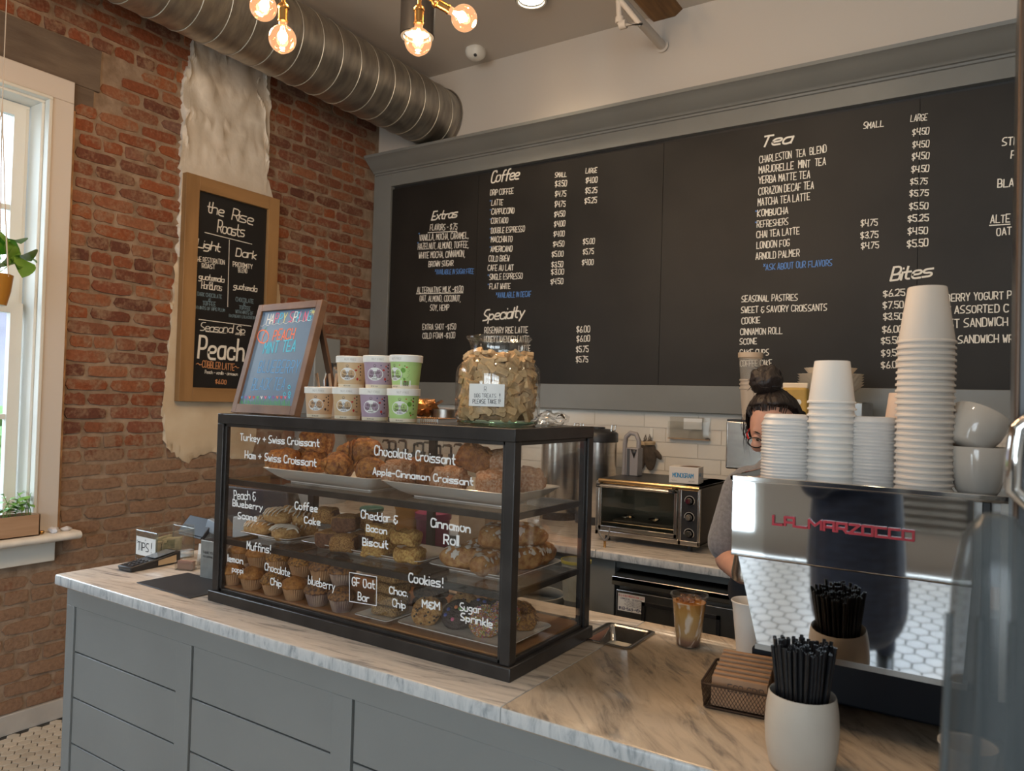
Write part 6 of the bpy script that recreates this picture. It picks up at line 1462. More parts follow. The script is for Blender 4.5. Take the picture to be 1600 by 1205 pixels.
# things on the oven
q = at(986, 745, 'y', -.50); cx = q.x; gp = mat('warm_grey_plastic', (.24, .22, .22), .4)
kn = thing('grey_tool', 'grey and black tool with an arched handle standing on the oven', 'tool', (cx, -.50, 1.2035)); MB().b2((-.018, -.03, 0), (.046, .03, .135)).build('body', gp, kn, bevel=.004); MB().b2((-.010, -.032, .0), (.004, .032, .13)).build('dark_strip', darkp, kn)
MB().add([(.008, -.0315, .128), (.040, -.0315, .128), (.026, -.0315, .085)], [(0, 1, 2)]).build('black_triangle', blackp, kn, solid=.001)
MB().tube([(-.036, 0, 0), (-.036, 0, .15), (-.030, 0, .185), (-.008, 0, .205), (.022, 0, .200), (.036, 0, .17), (.036, 0, .13)], .0115, 10).build('arched_handle', gp, kn)
b0, b1_, b2_ = zp(1045, 754, 1.2035), zp(1091, 757.5, 1.2035), zp(1115, 750, 1.2035)
v1 = b1_-b0; bw = v1.length; bd = .10; bh_ = (at(1091, 731.5, 'y', b1_.y).z-1.2035)
bxo = thing('paper_box', 'white cardboard box with blue lettering and a torn top on the oven', 'box', (b0.x, b0.y, 1.2035), math.atan2(v1.y, v1.x))
cardw = mat('white_card', (.66, .62, .58), .6); MB().b2((0, 0, 0), (bw, bd, bh_)).build('carton', cardw, bxo, bevel=.0015); MB().add([(bw*.3, .02, bh_+.0012), (bw*.92, .015, bh_+.0012), (bw*.95, bd*.75, bh_+.0012), (bw*.55, bd*.8, bh_+.0012), (bw*.38, bd*.5, bh_+.0012)], [(0, 1, 2, 3, 4)]).build('torn_opening', mat('brown_inside', (.13, .07, .045), .9), bxo, smooth=False)
blu = mat('box_blue', (.03, .25, .50), .6); m = MB(); f_ = lambda u, v: Vector((u, -.0008, v)); line2(m, 'MONOGRAM', (bw*.13, bh_*.36), (bw*.83, bh_*.36), bh_*.26, f_, wd=.0032, jit=0, sp=1.0); m.build('lettering', blu, bxo, smooth=False)
m = MB(); line2(m, '* GLOVES', (bw*.08, bh_*.14), (bw*.26, bh_*.14), bh_*.05, f_, jit=0); line2(m, '200 COUNT', (bw*.68, bh_*.14), (bw*.88, bh_*.14), bh_*.05, f_, jit=0); m.build('small_print', inkm, bxo, smooth=False)
SIDE[0] = Vector((1, 0, 0)); m = MB(); f_ = lambda u, v: Vector((bw+.0008, u, v)); line2(m, 'MONOGRAM', (bd*.08, bh_*.45), (bd*.5, bh_*.45), bh_*.2, f_, wd=.002, jit=0, sp=1)
for k in range(4): stroke(m, [(bd*.6, bh_*(.3+.1*k)), (bd*.9, bh_*(.3+.1*k))], .0016, f_)
m.build('side_print', blu, bxo, smooth=False); SIDE[0] = Vector((0, -1, .05))
# wall hook and oven mitts, acrylic pocket
q = at(1017, 680, 'y', -.02); hk = thing('wall_hook', 'white adhesive hook on the wall tiles', 'hook', (q.x, -.010, q.z)); MB().b2((-.009, -.006, -.02), (.009, 0, .035)).build('plate', whitetrim, hk, bevel=.002); MB().tube([(0, -.004, -.008), (0, -.022, -.014), (0, -.024, .0)], .004, 6).build('peg', whitetrim, hk)
mtm = mat('mitt_fabric', (.075, .058, .045), .9, bump=.8, bs=70, var=.3, vs_=20)
def mitt(name, label, loc, ry, sc):
    o = thing('oven_mitt', label, 'oven mitt', loc, 0, 'oven mitts on the hook', rot=(0, ry, 0)); m = MB(); m.ball((0, 0, -.10), (.036*sc, .016, .085), 16, 12, lambda p, q: q+nd(p, 3, .003)); m.ball((.042*sc, 0, -.095), (.016, .012, .036), 12, 8, lambda p, q: Matrix.Rotation(-.7, 3, 'Y') @ q); m.build('mitt_body', mtm, o)
    MB().tube([(0, 0, -.03), (-.006, 0, -.01), (0, 0, .012), (.006, 0, -.01), (0, 0, -.03)], .003, 6).build('loop', mtm, o); MB().lathe([(.027*sc, -.045), (.030*sc, -.03), (.026*sc, -.025)], 16, caps=False).build('cuff', MATS['tan_sticker'], o)
mitt('a', 'dark grey oven mitt hanging in front from the white hook', (q.x, -.036, q.z-.008), -.05, 1.); mitt('b', 'narrow oven mitt behind, left on the white hook', (q.x-.03, -.024, q.z-.012), .12, .7)
a, b = at(1046, 651, 'y', -.02), at(1109, 688, 'y', -.02); ap = thing('acrylic_pocket', 'clear acrylic document pocket fixed to the wall tiles', 'holder', (a.x, -.010, b.z)); w_ = b.x-a.x; h_ = a.z-b.z
MB().b2((0, -.004, 0), (w_, -.001, h_)).build('back_sheet', acryl, ap, smooth=False); MB().b2((0, -.03, 0), (w_, -.028, h_*.8)).build('front_sheet', acryl, ap, smooth=False); MB().b2((0, -.03, -.002), (w_, -.001, .003)).build('bottom_edge', MATS['kraft_napkin'], ap); MB().b2((w_*.35, -.006, h_*.45), (w_*.8, -.005, h_*.95)).build('paper_slip', paperr, ap); MB().ball((w_*.95, -.015, .004), (.014, .01, .008), 8, 6).build('clip', darkp, ap)
q = zp(943, 856); o = thing('y_bracket', 'small bent metal fork standing at the edge of the rear worktop', 'bracket', (q.x, q.y+.012, .92)); 
MB().tube([(0, 0, 0), (0, 0, .028)], .006, 8).build('stub', brass, o); MB().tube([(0, 0, .028), (-.024, 0, .05), (-.040, 0, .092)], [.005, .005, .002], 8).build('prong', steeld, o); MB().tube([(0, 0, .028), (.016, 0, .045), (.022, 0, .088)], [.005, .005, .002], 8).build('prong', steeld, o)
# grinder with tubs on top
gy = -.55; ga, gb = at(1137, 658, 'y', gy), at(1195, 736, 'y', gy); gr = thing('coffee_grinder', 'stainless coffee grinder behind the barista', 'grinder', ((ga.x+gb.x)/2, gy, .92)); gw = gb.x-ga.x
MB().b2((-gw/2, -.02, gb.z-.92), (gw/2, .16, ga.z-.92)).build('head_block', steel, gr, bevel=.006); m = MB(); loft(m, [rndrect(gw*.55, .14, .02, 4, 0), rndrect(gw*.5, .12, .02, 4, .12), rndrect(gw*.68, .13, .02, 4, gb.z-.925)]); m.v = [(v[0]+.005, v[1]+.08, v[2]) for v in m.v]; m.build('grinder_body', blackp, gr); MB().b2((-gw/2-.003, .0, ga.z-.92), (gw/2, .14, ga.z-.912)).build('tray', blackp, gr)
MB().b2((-.008, -.012, .14), (.03, .02, gb.z-.925)).build('chute', darkp, gr)
zt0 = ga.z+.008; frost = milky('frosted_tub', (.62, .52, .42), .75); xg = X_(1178, 620, gy+.07)
tubm = MB().lathe([(.048, 0), (.060, .135), (.064, .137), (.064, .145), (.058, .145)], 30, caps=False).mesh('tub_body', frost)
for k in range(3): o = thing('deli_tub', ['lowest', 'middle', 'upper'][k]+' frosted deli tub of the stack on the coffee grinder', 'tub', (xg, gy+.07, zt0+k*.018), 0, 'frosted tubs on the grinder'); part('tub_body', tubm, o)
zc2 = zt0+.036+.146; o = thing('clear_tub', 'clear plastic tub with a rim on top of the frosted tubs', 'tub', (X_(1172, 590, gy+.07), gy+.07, zc2)); MB().lathe([(.042, 0), (.050, .10)], 30, caps=False).build('tub_body', milky('clear_tub_plastic', (.5, .46, .4), .35), o); MB().lathe([(.050, .095), (.054, .096), (.054, .118), (.049, .118)], 30, caps=False).build('rim', mat('beige_rim', (.55, .42, .30), .5), o)
# brewer, filters, yellow box
by = -.42; br = thing('coffee_brewer', 'dark stainless coffee brewer behind the cup stacks', 'brewer', (X_(1300, 640, by), by, .92)); zt = at(1300, 628, 'y', by).z-.92
MB().b2((-.12, -.10, zt-.14), (.135, .2, zt)).build('brewer_head', steeld, br, bevel=.005); MB().b2((-.12, .08, 0), (.135, .2, zt-.14)).build('column', steeld, br); MB().b2((-.12, -.10, 0), (.135, .2, .04)).build('base', steeld, br); MB().b2((-.02, -.104, zt-.12), (.045, -.100, zt-.02)).build('display', whitetrim, br); MB().b2((.088, -.104, zt-.10), (.108, -.100, zt-.085)).build('switch', chrome, br)
fm = mat('filter_paper', (.80, .69, .54), .8); fmesh = MB().lathe([(.045, 0), (.128, .075)], 72, caps=False, mod=lambda a, z, i: 1+.075*sin(a*24)*(z*11)).mesh('pleated_paper', fm, angle=80)
for k in range(6):
    o = thing('coffee_filter', 'fluted paper coffee filter nested in the pile on the brewer' if k < 5 else 'topmost fluted filter standing narrow on the pile', 'coffee filter', (X_(1295, 600, by), by+.03, .92+zt+.001+k*.011), k*.1, 'coffee filters on the brewer'); part('pleated_paper', fmesh, o, sc=(1, 1, 1) if k < 5 else (.8, .8, 1.2))
yb = thing('coffee_bag', 'yellow paper coffee bag beside the brewer', 'bag', (X_(1243, 620, -.62), -.62, .92)); zt = at(1243, 606, 'y', -.62).z-.92; MB().b2((-.05, -.03, 0), (.05, .03, zt)).build('bag_body', mat('yellow_paper', (.52, .33, .08), .6, var=.15, vs_=14), yb, bevel=.01); MB().b2((-.05, -.012, zt-.002), (.05, .012, zt+.02)).build('folded_top', MATS['filter_paper'], yb, bevel=.004); m = MB(); disc_on(m, .018, zt-.06, .012, .012, lambda u, v: Vector((u, -.0305, v)), 14); m.build('round_sticker', paperr, yb)
# ================================================================ near end of the counter
c = zp(1069, 1014); ic = thing('iced_coffee', 'iced coffee with milk swirls in a clear plastic cup', 'drink', (c.x, c.y+.03, .92)); px, py, dd_ = prj((c.x, c.y+.03, .92)); k_ = dd_/FP
hC = 79*k_*1.02; rT = 27.5*k_; rB = 18.7*k_
MB().lathe([(0, .003), (rB-.002, .002), (rB, 0), (rB+.0005, .006), (rT, hC-.004), (rT+.003, hC-.003), (rT+.003, hC), (rT-.0015, hC)], 40, caps=False).build('plastic_cup', glassy('cup_plastic', (.97, .97, .96), 1.3, .02), ic)
cof = pn('iced_latte'); cof.use_nodes = True; n_ = cof.node_tree.nodes; L_ = cof.node_tree.links; bs_ = n_['Principled BSDF']; bs_.inputs['Roughness'].default_value = .15
tc_ = n_.new('ShaderNodeTexCoord'); sp_ = n_.new('ShaderNodeSeparateXYZ'); nz_ = n_.new('ShaderNodeTexNoise'); mp_ = n_.new('ShaderNodeMapping'); mp_.inputs['Scale'].default_value = (1, 1, .5); L_.new(tc_.outputs['Object'], mp_.inputs[0]); L_.new(mp_.outputs[0], nz_.inputs[0]); nz_.inputs['Scale'].default_value = 26; nz_.inputs['Distortion'].default_value = 1.2; L_.new(tc_.outputs['Object'], sp_.inputs[0])
r1 = n_.new('ShaderNodeMapRange'); r1.inputs[1].default_value = .0; r1.inputs[2].default_value = hC; L_.new(sp_.outputs['Z'], r1.inputs[0]); ad_ = n_.new('ShaderNodeMath'); ad_.operation = 'MULTIPLY_ADD'; ad_.inputs[1].default_value = .10; L_.new(nz_.outputs['Fac'], ad_.inputs[0]); L_.new(r1.outputs[0], ad_.inputs[2])
rp_ = n_.new('ShaderNodeValToRGB'); L_.new(ad_.outputs[0], rp_.inputs[0]); e_ = rp_.color_ramp.elements; e_[0].position = .06; e_[0].color = (.06, .025, .018, 1); e_[1].position = .95; e_[1].color = (.40, .16, .03, 1)
for p_, c_ in ((.18, (.22, .12, .08, 1)), (.30, (.42, .26, .12, 1)), (.7, (.47, .26, .08, 1))): x_ = e_.new(p_); x_.color = c_
mx_ = n_.new('ShaderNodeMix'); mx_.data_type = 'RGBA'; mr_ = n_.new('ShaderNodeMapRange'); mr_.inputs[1].default_value = .52; mr_.inputs[2].default_value = .60; L_.new(nz_.outputs['Fac'], mr_.inputs[0]); L_.new(mr_.outputs[0], mx_.inputs[0]); L_.new(rp_.outputs[0], mx_.inputs[6]); mx_.inputs[7].default_value = (.62, .52, .42, 1); L_.new(mx_.outputs[2], bs_.inputs['Base Color'])
hl = hC*.86; rl = rB+(rT-rB)*.86-.0015; MB().lathe([(0, .004), (rB-.002, .004), (rl, hl), (0, hl)], 36, caps=False).build('coffee', cof, ic)
rs = random.Random(3); icm = glassy('ice', (.85, .7, .5), 2.2, .05)
for k in range(7): a = k*.9; MB().box((cos(a)*rl*.55*(k > 0), sin(a)*rl*.55*(k > 0), hl+.002), (.020, .020, .016), (Quaternion((rs.random(), rs.random(), rs.random(), 1))).normalized().to_matrix()).build('ice_cube', icm, ic, bevel=.003)
c = zp(1166, 1023); wc = thing('white_paper_cup', 'tall white paper cup standing beside the espresso machine', 'cup', (c.x, c.y+.025, .92)); px, py, dd_ = prj((c.x, c.y+.025, .92)); k_ = dd_/FP
hW = 79*k_; MB().lathe([(0, .004), (18*k_, .004), (19*k_, 0), (27*k_, hW-.003), (28.5*k_, hW-.003), (28.8*k_, hW), (28*k_, hW+.0015), (26.5*k_, hW-.001), (18*k_, .01), (0, .008)], 40, caps=False).build('cup_body', paperw, wc)
# sleeve basket
B0, B1, B2 = Vector((3.172, -2.318, .972)), Vector((3.156, -2.148, .972)), Vector((3.284, -2.305, .972))
ex = (B2-B0); ex.z = 0; ey = (B1-B0); ey.z = 0; wl_, dl_ = .150, ey.length
bk = thing('wire_basket', 'bronze wire mesh basket holding kraft cup sleeves', 'basket', (B0.x, B0.y, .92), math.atan2(ex.y, ex.x)); bz = mat('bronze_wire', (.045, .028, .02), .45, metal=.5); zh = .052
tb_ = rndrect(wl_, dl_, .012, 4, zh); tb_ = [p+Vector((wl_/2, dl_/2, 0)) for p in tb_]; MB().tube(tb_, .003, 6, closed=True).build('rim', bz, bk); bb2 = [Vector((wl_/2+(p.x-wl_/2)*.93, dl_/2+(p.y-dl_/2)*.93, .003)) for p in tb_]; MB().tube(bb2, .0025, 6, closed=True).build('base_rim', bz, bk)
m = MB()
for s_ in range(4):
    cs = [((0, 0), (wl_, 0)), ((wl_, 0), (wl_, dl_)), ((wl_, dl_), (0, dl_)), ((0, dl_), (0, 0))][s_]; a = Vector((*cs[0], 0)); b = Vector((*cs[1], 0)); n_ = int((b-a).length/.0075)
    cc = Vector((wl_/2, dl_/2, 0)); f3 = lambda u, v: cc+(a.lerp(b, min(1, max(0, u)))-cc)*(.93+.07*v)+Vector((0, 0, .003+(zh-.003)*v))
    for k in range(-4, n_+4):
        for d in (1, -1):
            q = [(k/n_+d*t*4/n_, t) for t in (0, .25, .5, .75, 1)]; q = [(u, v) for u, v in q if -.001 <= u <= 1.001]
            if len(q) > 1: m.tube([f3(*p) for p in q], .0006, 3, caps=False)
m.build('wire_mesh', bz, bk); m = MB(); m.b2((.01, .01, .0005), (wl_-.01, dl_-.01, .0025)); m.build('base_sheet', bz, bk)
kraft = mat('kraft_card', (.36, .215, .125), .8, var=.08, vs_=30); x_ = .018
for k in range(7):
    o = thing('cup_sleeve', 'foremost kraft cup sleeve showing black lettering in the basket' if k == 0 else ('rearmost kraft cup sleeve in the wire basket' if k == 6 else 'flat kraft cup sleeve packed in the wire basket'), 'cup sleeve', bk.location, 0, 'kraft sleeves in the basket'); o.rotation_euler = bk.rotation_euler
    y_ = .012+k*(dl_-.03)/7; t_ = .012; m = MB(); h0 = .006; hh = .058+.003*k; ln_ = .112
    m.prism([(x_, y_, h0), (x_+ln_, y_, h0), (x_+ln_, y_+.010, h0+hh), (x_, y_+.010, h0+hh)], (0, t_, 0)); m.build('sleeve', kraft, o, bevel=.001)
    if k == 0: m = MB(); line2(m, 'ECO GRIP', (x_+.034, h0+.034), (x_+.105, h0+.034), .0135, lambda u, v: Vector((u, y_-.0012+.010*(v-h0)/hh, v)), wd=.0013, jit=0); m.build('lettering', inkm, o, smooth=False)
# straw pot
sx_, sy_ = 3.402, -2.462; px, py, dd_ = prj((sx_, sy_, .95)); k_ = dd_/FP
sp2 = thing('straw_pot', 'pale stone pot full of black straws at the front edge of the counter', 'pot', (sx_, sy_, .92)); zr_ = at(1236, 1078, 'y', sy_).z-.92; r_ = 55*k_
stone = mat('white_stone_pot', (.60, .54, .46), .5, var=.06, vs_=6, bump=.05, bs=40, alt=(.52, .46, .39)); MB().lathe([(0, 0), (r_*.80, 0), (r_*.88, .008), (r_*.97, zr_*.3), (r_, zr_*.55), (r_*.97, zr_*.8), (r_*.91, zr_*.98), (r_*.89, zr_), (r_*.865, zr_*.98), (r_*.87, zr_*.8), (r_*.86, .02), (0, .015)], 56, caps=False).build('pot_body', stone, sp2, angle=60)
strm = MB().lathe([(.0033, 0), (.0033, .205), (.0027, .205), (.0027, 0)], 8, caps=False).mesh('tube', mat('black_straw', (.012, .012, .014), .28)); rs = random.Random(9); n = 0
for ring, cnt in ((0, 1), (.012, 7), (.021, 13), (.030, 20), (.039, 27), (.047, 33)):
    for k in range(cnt):
        a = 2*PI*k/cnt+ring*50; tl_ = ring*2.6+rs.uniform(-.015, .015); o = thing('drinking_straw', 'black drinking straw standing in the pale stone pot', 'straw', (sx_+ring*.60*cos(a), sy_+ring*.60*sin(a), .936+rs.uniform(-.0, .012)), 0, 'black straws in the stone pot', rot=(-tl_*sin(a)*.9+rs.uniform(-.02, .02), tl_*cos(a)*.9+rs.uniform(-.02, .02), 0)); part('tube', strm, o, sc=(1, 1, (zr_+.062)/.205)); n += 1
c = at(1512, 1165, 'z', 1.005); o = thing('white_takeaway_cup', 'white paper cup at the bottom right below the espresso machine', 'cup', (c.x, c.y, .92)); MB().lathe([(0, .004), (.028, .004), (.029, 0), (.041, .083), (.0435, .084), (.0435, .088), (.040, .086), (.028, .01), (0, .008)], 36, caps=False).build('cup_body', paperw, o)
# ================================================================ espresso machine
em = thing('espresso_machine', 'mirror-polished espresso machine with a red name across its back', 'espresso machine'); x0, x1, x2 = 3.222, 3.652, 3.98
MB().prism([(x0, -2.300, 1.400), (x0, -2.298, 1.243), (x0, -2.270, 1.243), (x0, -2.270, 1.400)], (x1-x0, 0, 0)).build('upper_panel', mirror, em, bevel=.002)
MB().add([(x0+.016, -2.297, 1.242), (x1-.002, -2.297, 1.242), (3.638, -2.283, 1.066), (3.276, -2.283, 1.066), (x0+.016, -2.285, 1.242), (x1-.002, -2.285, 1.242), (3.638, -2.271, 1.066), (3.276, -2.271, 1.066)], [(0, 1, 2, 3), (7, 6, 5, 4), (0, 3, 7, 4), (1, 5, 6, 2), (0, 4, 5, 1), (3, 2, 6, 7)]).build('lower_panel', mirror, em, smooth=False); MB().b2((3.272, -2.284, 1.055), (3.645, -2.10, 1.066)).build('drip_edge', steeld, em)
MB().b2((x0+.004, -2.135, .925), (x2, -1.80, 1.012)).build('base', mat('machine_base', (.010, .012, .018), .6, spec=.3), em, bevel=.006)
m = MB()
for x in (x0+.07, x2-.07):
    for y in (-2.08, -1.86): m.cyl((x, y, .92), (x, y, .93), .02, n=12)
m.build('foot', blackp, em)
m = MB(); m.b2((3.29, -2.268, 1.066), (x1+.01, -1.85, 1.242)); m.b2((x0+.05, -2.09, 1.012), (x1+.01, -1.85, 1.07)); m.b2((x0+.006, -2.268, 1.243), (x2, -1.80, 1.392)); m.build('body', steeld, em)
m = MB(); m.b2((x0-.003, -2.303, 1.399), (x2, -2.295, 1.409)); m.b2((x0-.003, -2.303, 1.399), (x0+.004, -1.80, 1.409)); m.b2((x0, -2.30, 1.396), (x2, -1.80, 1.4015)); m.build('cup_tray', chrome, em, bevel=.001)
for k, x in enumerate((x1+.012, x1+.040, x1+.075, x1+.11)): MB().b2((x, -2.292, 1.05), (x+.014, -2.27, 1.396)).build('side_bar', blackp if k % 2 == 0 else whitetrim, em, bevel=.002)
MB().prism([(x1+.13, -2.29, 1.39), (x1+.13, -2.10, 1.0), (x1+.13, -1.9, 1.0), (x1+.13, -1.9, 1.39)], (.2, 0, 0)).build('side_panel', steel, em)
redl = mat('red_enamel', (.42, .006, .02), .35); f_ = lambda u, v: Vector((u, -2.3035, v))
a, b, c = at(1208, 819, 'y', -2.303), at(1427, 845, 'y', -2.303), at(1208, 803, 'y', -2.303); hL = .0165; ux = (b-a); tot = ux.x
BL_ = {'L': '00 05|00 30', 'A': '00 05 35 30|02 32', '_': '00 30', 'M': '00 05 22 45 40', 'R': '00 05 35 32 02|22 30', 'Z': '05 35 00 30', 'O': '00 05 35 30 00', 'C': '35 05 00 30'}
txt = 'LA_MARZOCCO'; adv = tot/ (sum((5 if c_ == 'M' else 4) for c_ in txt)-1); x = a.x; sl_ = (b.z-a.z)/tot*.0
for i, c_ in enumerate(txt):
    for st in BL_[c_].split('|'):
        pts = [(x+int(q[0])*adv, a.z+ (b.z-a.z)*(x-a.x)/tot+int(q[1])/5*hL) for q in st.split()]
        m = MB(); stroke(m, pts, .0046, f_); m.build('lettering', redl, em, solid=.002, smooth=False)
    if c_ in 'AZC' and i < len(txt)-1 or c_ in 'RO' and i < len(txt)-1: m = MB(); w_ = 3; z_ = a.z+(b.z-a.z)*(x-a.x)/tot+(hL if c_ == 'O' and i < 8 else 0); stroke(m, [(x+w_*adv, z_), (x+4*adv, z_)], .0038, f_); m.build('lettering', redl, em, solid=.002, smooth=False)
    x += (5 if c_ == 'M' else 4)*adv
mj = thing('milk_jug', 'steel milk jug held at the left end of the espresso machine', 'jug', (at(1165, 885, 'y', -1.76).x, -1.76, at(1160, 905, 'y', -1.76).z)); MB().lathe([(0, 0), (.036, 0), (.038, .02), (.030, .07), (.034, .085)], 26, caps=False).build('jug_body', steel, mj); MB().tube([(.034, .01, .07), (.06, .02, .06), (.058, .02, .02), (.036, .01, .015)], .004, 6).build('handle', steel, mj)
# cups stacked on the machine
ZM = 1.4015
def inv_cup(h, rt, rb): return MB().lathe([(rt-.0015, .0), (rt+.002, .0), (rt+.0025, .0025), (rt+.0015, .0045), (rt-.0005, .0055), (rb, h-.001), (rb-.001, h), (rb-.003, h), (rb-.003, h-.005), (0, h-.005)], 40, caps=False)
def stack_(px, y, n, pitch, h, rt, rb, what, group, name, cat, cup=None, top=None, mt=paperw, part_='cup_body'):
    me = (cup or inv_cup(h, rt, rb)).mesh(part_, mt, angle=50); x = X_(px, 760, y); r_ = random.Random(int(px))
    for k in range(n):
        lab = (top or 'topmost '+what) if k == n-1 else ('bottom '+what if k == 0 else what); o = thing(name, lab, cat, (x+r_.uniform(-.0007, .0007), y+r_.uniform(-.0007, .0007), ZM+k*pitch), 0, group); part(part_, me, o)
    return x
def pm_(px, y): return prj((X_(px, 760, y), y, 1.45))[2]/FP
y = -2.215; k1 = pm_(1226, y); r1_ = 36*k1
lidc = lambda r, h: MB().lathe([(r-.003, 0), (r, 0), (r+.0008, .003), (r-.001, .005), (r-.004, h), (r-.010, h+.001), (r-.012, h-.003), (0, h-.003)], 40, caps=False)
stack_(1226, y, 18, 4.9*k1, 0, 0, 0, 'white plastic lid in the stack before the barista', 'lids before the barista', 'white_lid', 'lid', lidc(r1_, .012), 'top flat lid of the stack before the barista', mat('lid_plastic', (.72, .69, .66), .35), 'lid_shell')
zz = ZM+18*4.9*k1
lp2 = lidc(r1_*.94, .010).mesh('lid_shell', MATS['lid_plastic'])
for k in range(2): o = thing('domed_lid', ['lower', 'upper'][k]+' of two narrower lids crowning the stack before the barista', 'lid', (X_(1227, 760, y), y, zz+k*.007), 0, 'lids before the barista'); part('lid_shell', lp2, o)
y = -2.215; k2 = pm_(1297, y); n_ = 13; h2 = 66*k2; stack_(1297, y, n_, 10.3*k2, h2, 34*k2, 26*k2, 'white paper cup upside down in the second stack from the left', 'second stack of upturned cups', 'paper_cup', 'cup')
y = -2.20; k3 = pm_(1364, y); stack_(1364, y, 20, 5.1*k3, 0, 0, 0, 'white lid in the low stack between the two cup towers', 'lids between the cup towers', 'white_lid', 'lid', lidc(33*k3, .012), None, MATS['lid_plastic'], 'lid_shell')
y = -2.235; k4 = pm_(1443, y); n_ = 25; stack_(1443, y, n_, 9.6*k4, 88*k4, 40*k4, 27.5*k4, 'white paper cup upside down in the tallest stack', 'tallest stack of upturned cups', 'paper_cup', 'cup', mt=mat('warm_paper_cup', (.74, .67, .60), .6))
y = -2.06; k5 = pm_(1412, y); stack_(1416, y, 9, 9*k5, 66*k5, 34*k5, 26*k5, 'pinkish paper cup in the half-hidden stack behind the tallest one', 'half-hidden cup stack', 'paper_cup', 'cup', mt=mat('pink_paper_cup', (.70, .55, .46), .6))
y = -2.215; kb = pm_(1525, y); rb2 = 42*kb; hb = 74*kb; o = thing('ceramic_bowl', 'white ceramic cup upright at the right end of the machine top', 'cup', (X_(1527, 760, y), y, ZM)); bowl = [(0, .0), (rb2*.62, 0), (rb2*.72, .008), (rb2*.92, hb*.5), (rb2, hb-.002), (rb2-.001, hb), (rb2-.004, hb-.001), (rb2*.88, hb*.5), (rb2*.66, .012), (0, .010)]
bme_ = MB().lathe(bowl, 44, caps=False).mesh('bowl_body', mat('cream_ceramic', (.66, .60, .53), .12, coat=.4), angle=60); part('bowl_body', bme_, o)
o2 = thing('ceramic_bowl', 'white ceramic cup tilted on its side on top of the upright one', 'cup', (X_(1532, 690, y)-.012, y, ZM+hb+.020), rot=(-.35, .42, 0)); part('bowl_body', bme_, o2, (0, 0, -.03), sc=(1, 1, .8))
o2.location.z += .004
# ================================================================ tall cooler at the right edge of the view
cl_ = thing('drinks_cooler', 'tall black drinks cooler with a chrome handle at the right edge', 'cooler', (0, 0, 0))
q = CP+(CF+CR*((1587-800)/FP))*.78
cxx, cyy = q.x, q.y
MB().b2((cxx, cyy, .0), (cxx+.62, min(cyy+.42, -2.60), 2.1)).build('cabinet', mat('cooler_black', (.008, .009, .012), .3), cl_, bevel=.004)
MB().b2((cxx-.001, cyy-.003, .05), (cxx+.004, cyy+.004, 2.05)).build('highlight_strip', mat('brown_highlight', (.10, .065, .045), .4, metal=.7), cl_, bevel=.002)  # thin brown strip stands in for the highlight along the cabinet edge
hz0, hz1 = at(1575, 786, 'y', cyy-.037).z, at(1580, 648, 'y', cyy-.037).z; hx_ = at(1572, 700, 'y', cyy-.037).x+.016
MB().tube([(hx_+.05, cyy-.03, hz1), (hx_+.01, cyy-.035, hz1+.002), (hx_-.006, cyy-.037, hz1-.014), (hx_-.009, cyy-.037, (hz0+hz1)/2), (hx_-.010, cyy-.037, hz0+.014), (hx_+.004, cyy-.035, hz0), (hx_+.05, cyy-.03, hz0+.004)], .0085, 12).build('door_handle', chrome, cl_)
q = CP+(CF+CR*((1562-800)/FP))*.58; tbm = milky('smoky_acrylic', (.10, .115, .12), .62, .2)
lt = thing('lid_dispenser', 'blurred smoky clear lid dispenser tube standing before the cooler', 'dispenser', (q.x, q.y, 0)); zT_ = at(1560, 800, 'y', q.y).z; MB().lathe([(.0, zT_), (.012, zT_-.003), (.024, zT_-.02), (.030, zT_-.055), (.036, zT_-.165), (.039, 1.15), (.039, .98), (.0, .98)], 30, caps=False).build('tube', tbm, lt)
for k in range(3): MB().cyl((-.036+.02*k, -.034, 1.0), (-.030+.02*k, -.030, 1.40), .003, n=8).build('rib', MATS['smoky_acrylic'], lt)
MB().lathe([(0, .02), (.15, .02), (.15, 0), (0, 0)][::-1], 30, caps=False).build('base', blackp, lt); MB().cyl((0, 0, .02), (0, 0, .98), .02, n=14).build('pole', blackp, lt)
# ================================================================ people
def fused(name, mb, mats, vox, parent, smooth_it=8, paint=None):
    "union overlapping closed shapes into one continuous surface"
    me = mb.mesh('tmp', mats[0], True, 180); o = bpy.data.objects.new(name, me); COL.objects.link(o)
    d = o.modifiers.new('r', 'REMESH'); d.mode = 'VOXEL'; d.voxel_size = vox
    s = o.modifiers.new('s', 'SMOOTH'); s.factor = .5; s.iterations = smooth_it
    dg = bpy.context.evaluated_depsgraph_get(); m2 = bpy.data.meshes.new_from_object(o.evaluated_get(dg)); o.modifiers.clear(); o.data = m2; m2.name = name
    m2.materials.clear()
    for m in mats: m2.materials.append(m)
    m2.shade_smooth()
    if paint:
        for p in m2.polygons: p.material_index = paint(p.center)
    o.parent = parent; return o
def limb(m, pts, rad, n=14):
    pts = [Vector(p) for p in pts]; P_ = []; R_ = []
    for i in range(len(pts)-1):
        for k in range(4): P_.append(pts[i].lerp(pts[i+1], k/4)); R_.append(rad[i]+(rad[i+1]-rad[i])*k/4)
    P_.append(pts[-1]); R_.append(rad[-1]); m.tube(P_, R_, n)
    for p, r in zip(pts, rad): m.ball(p, r*.99, n, 9)
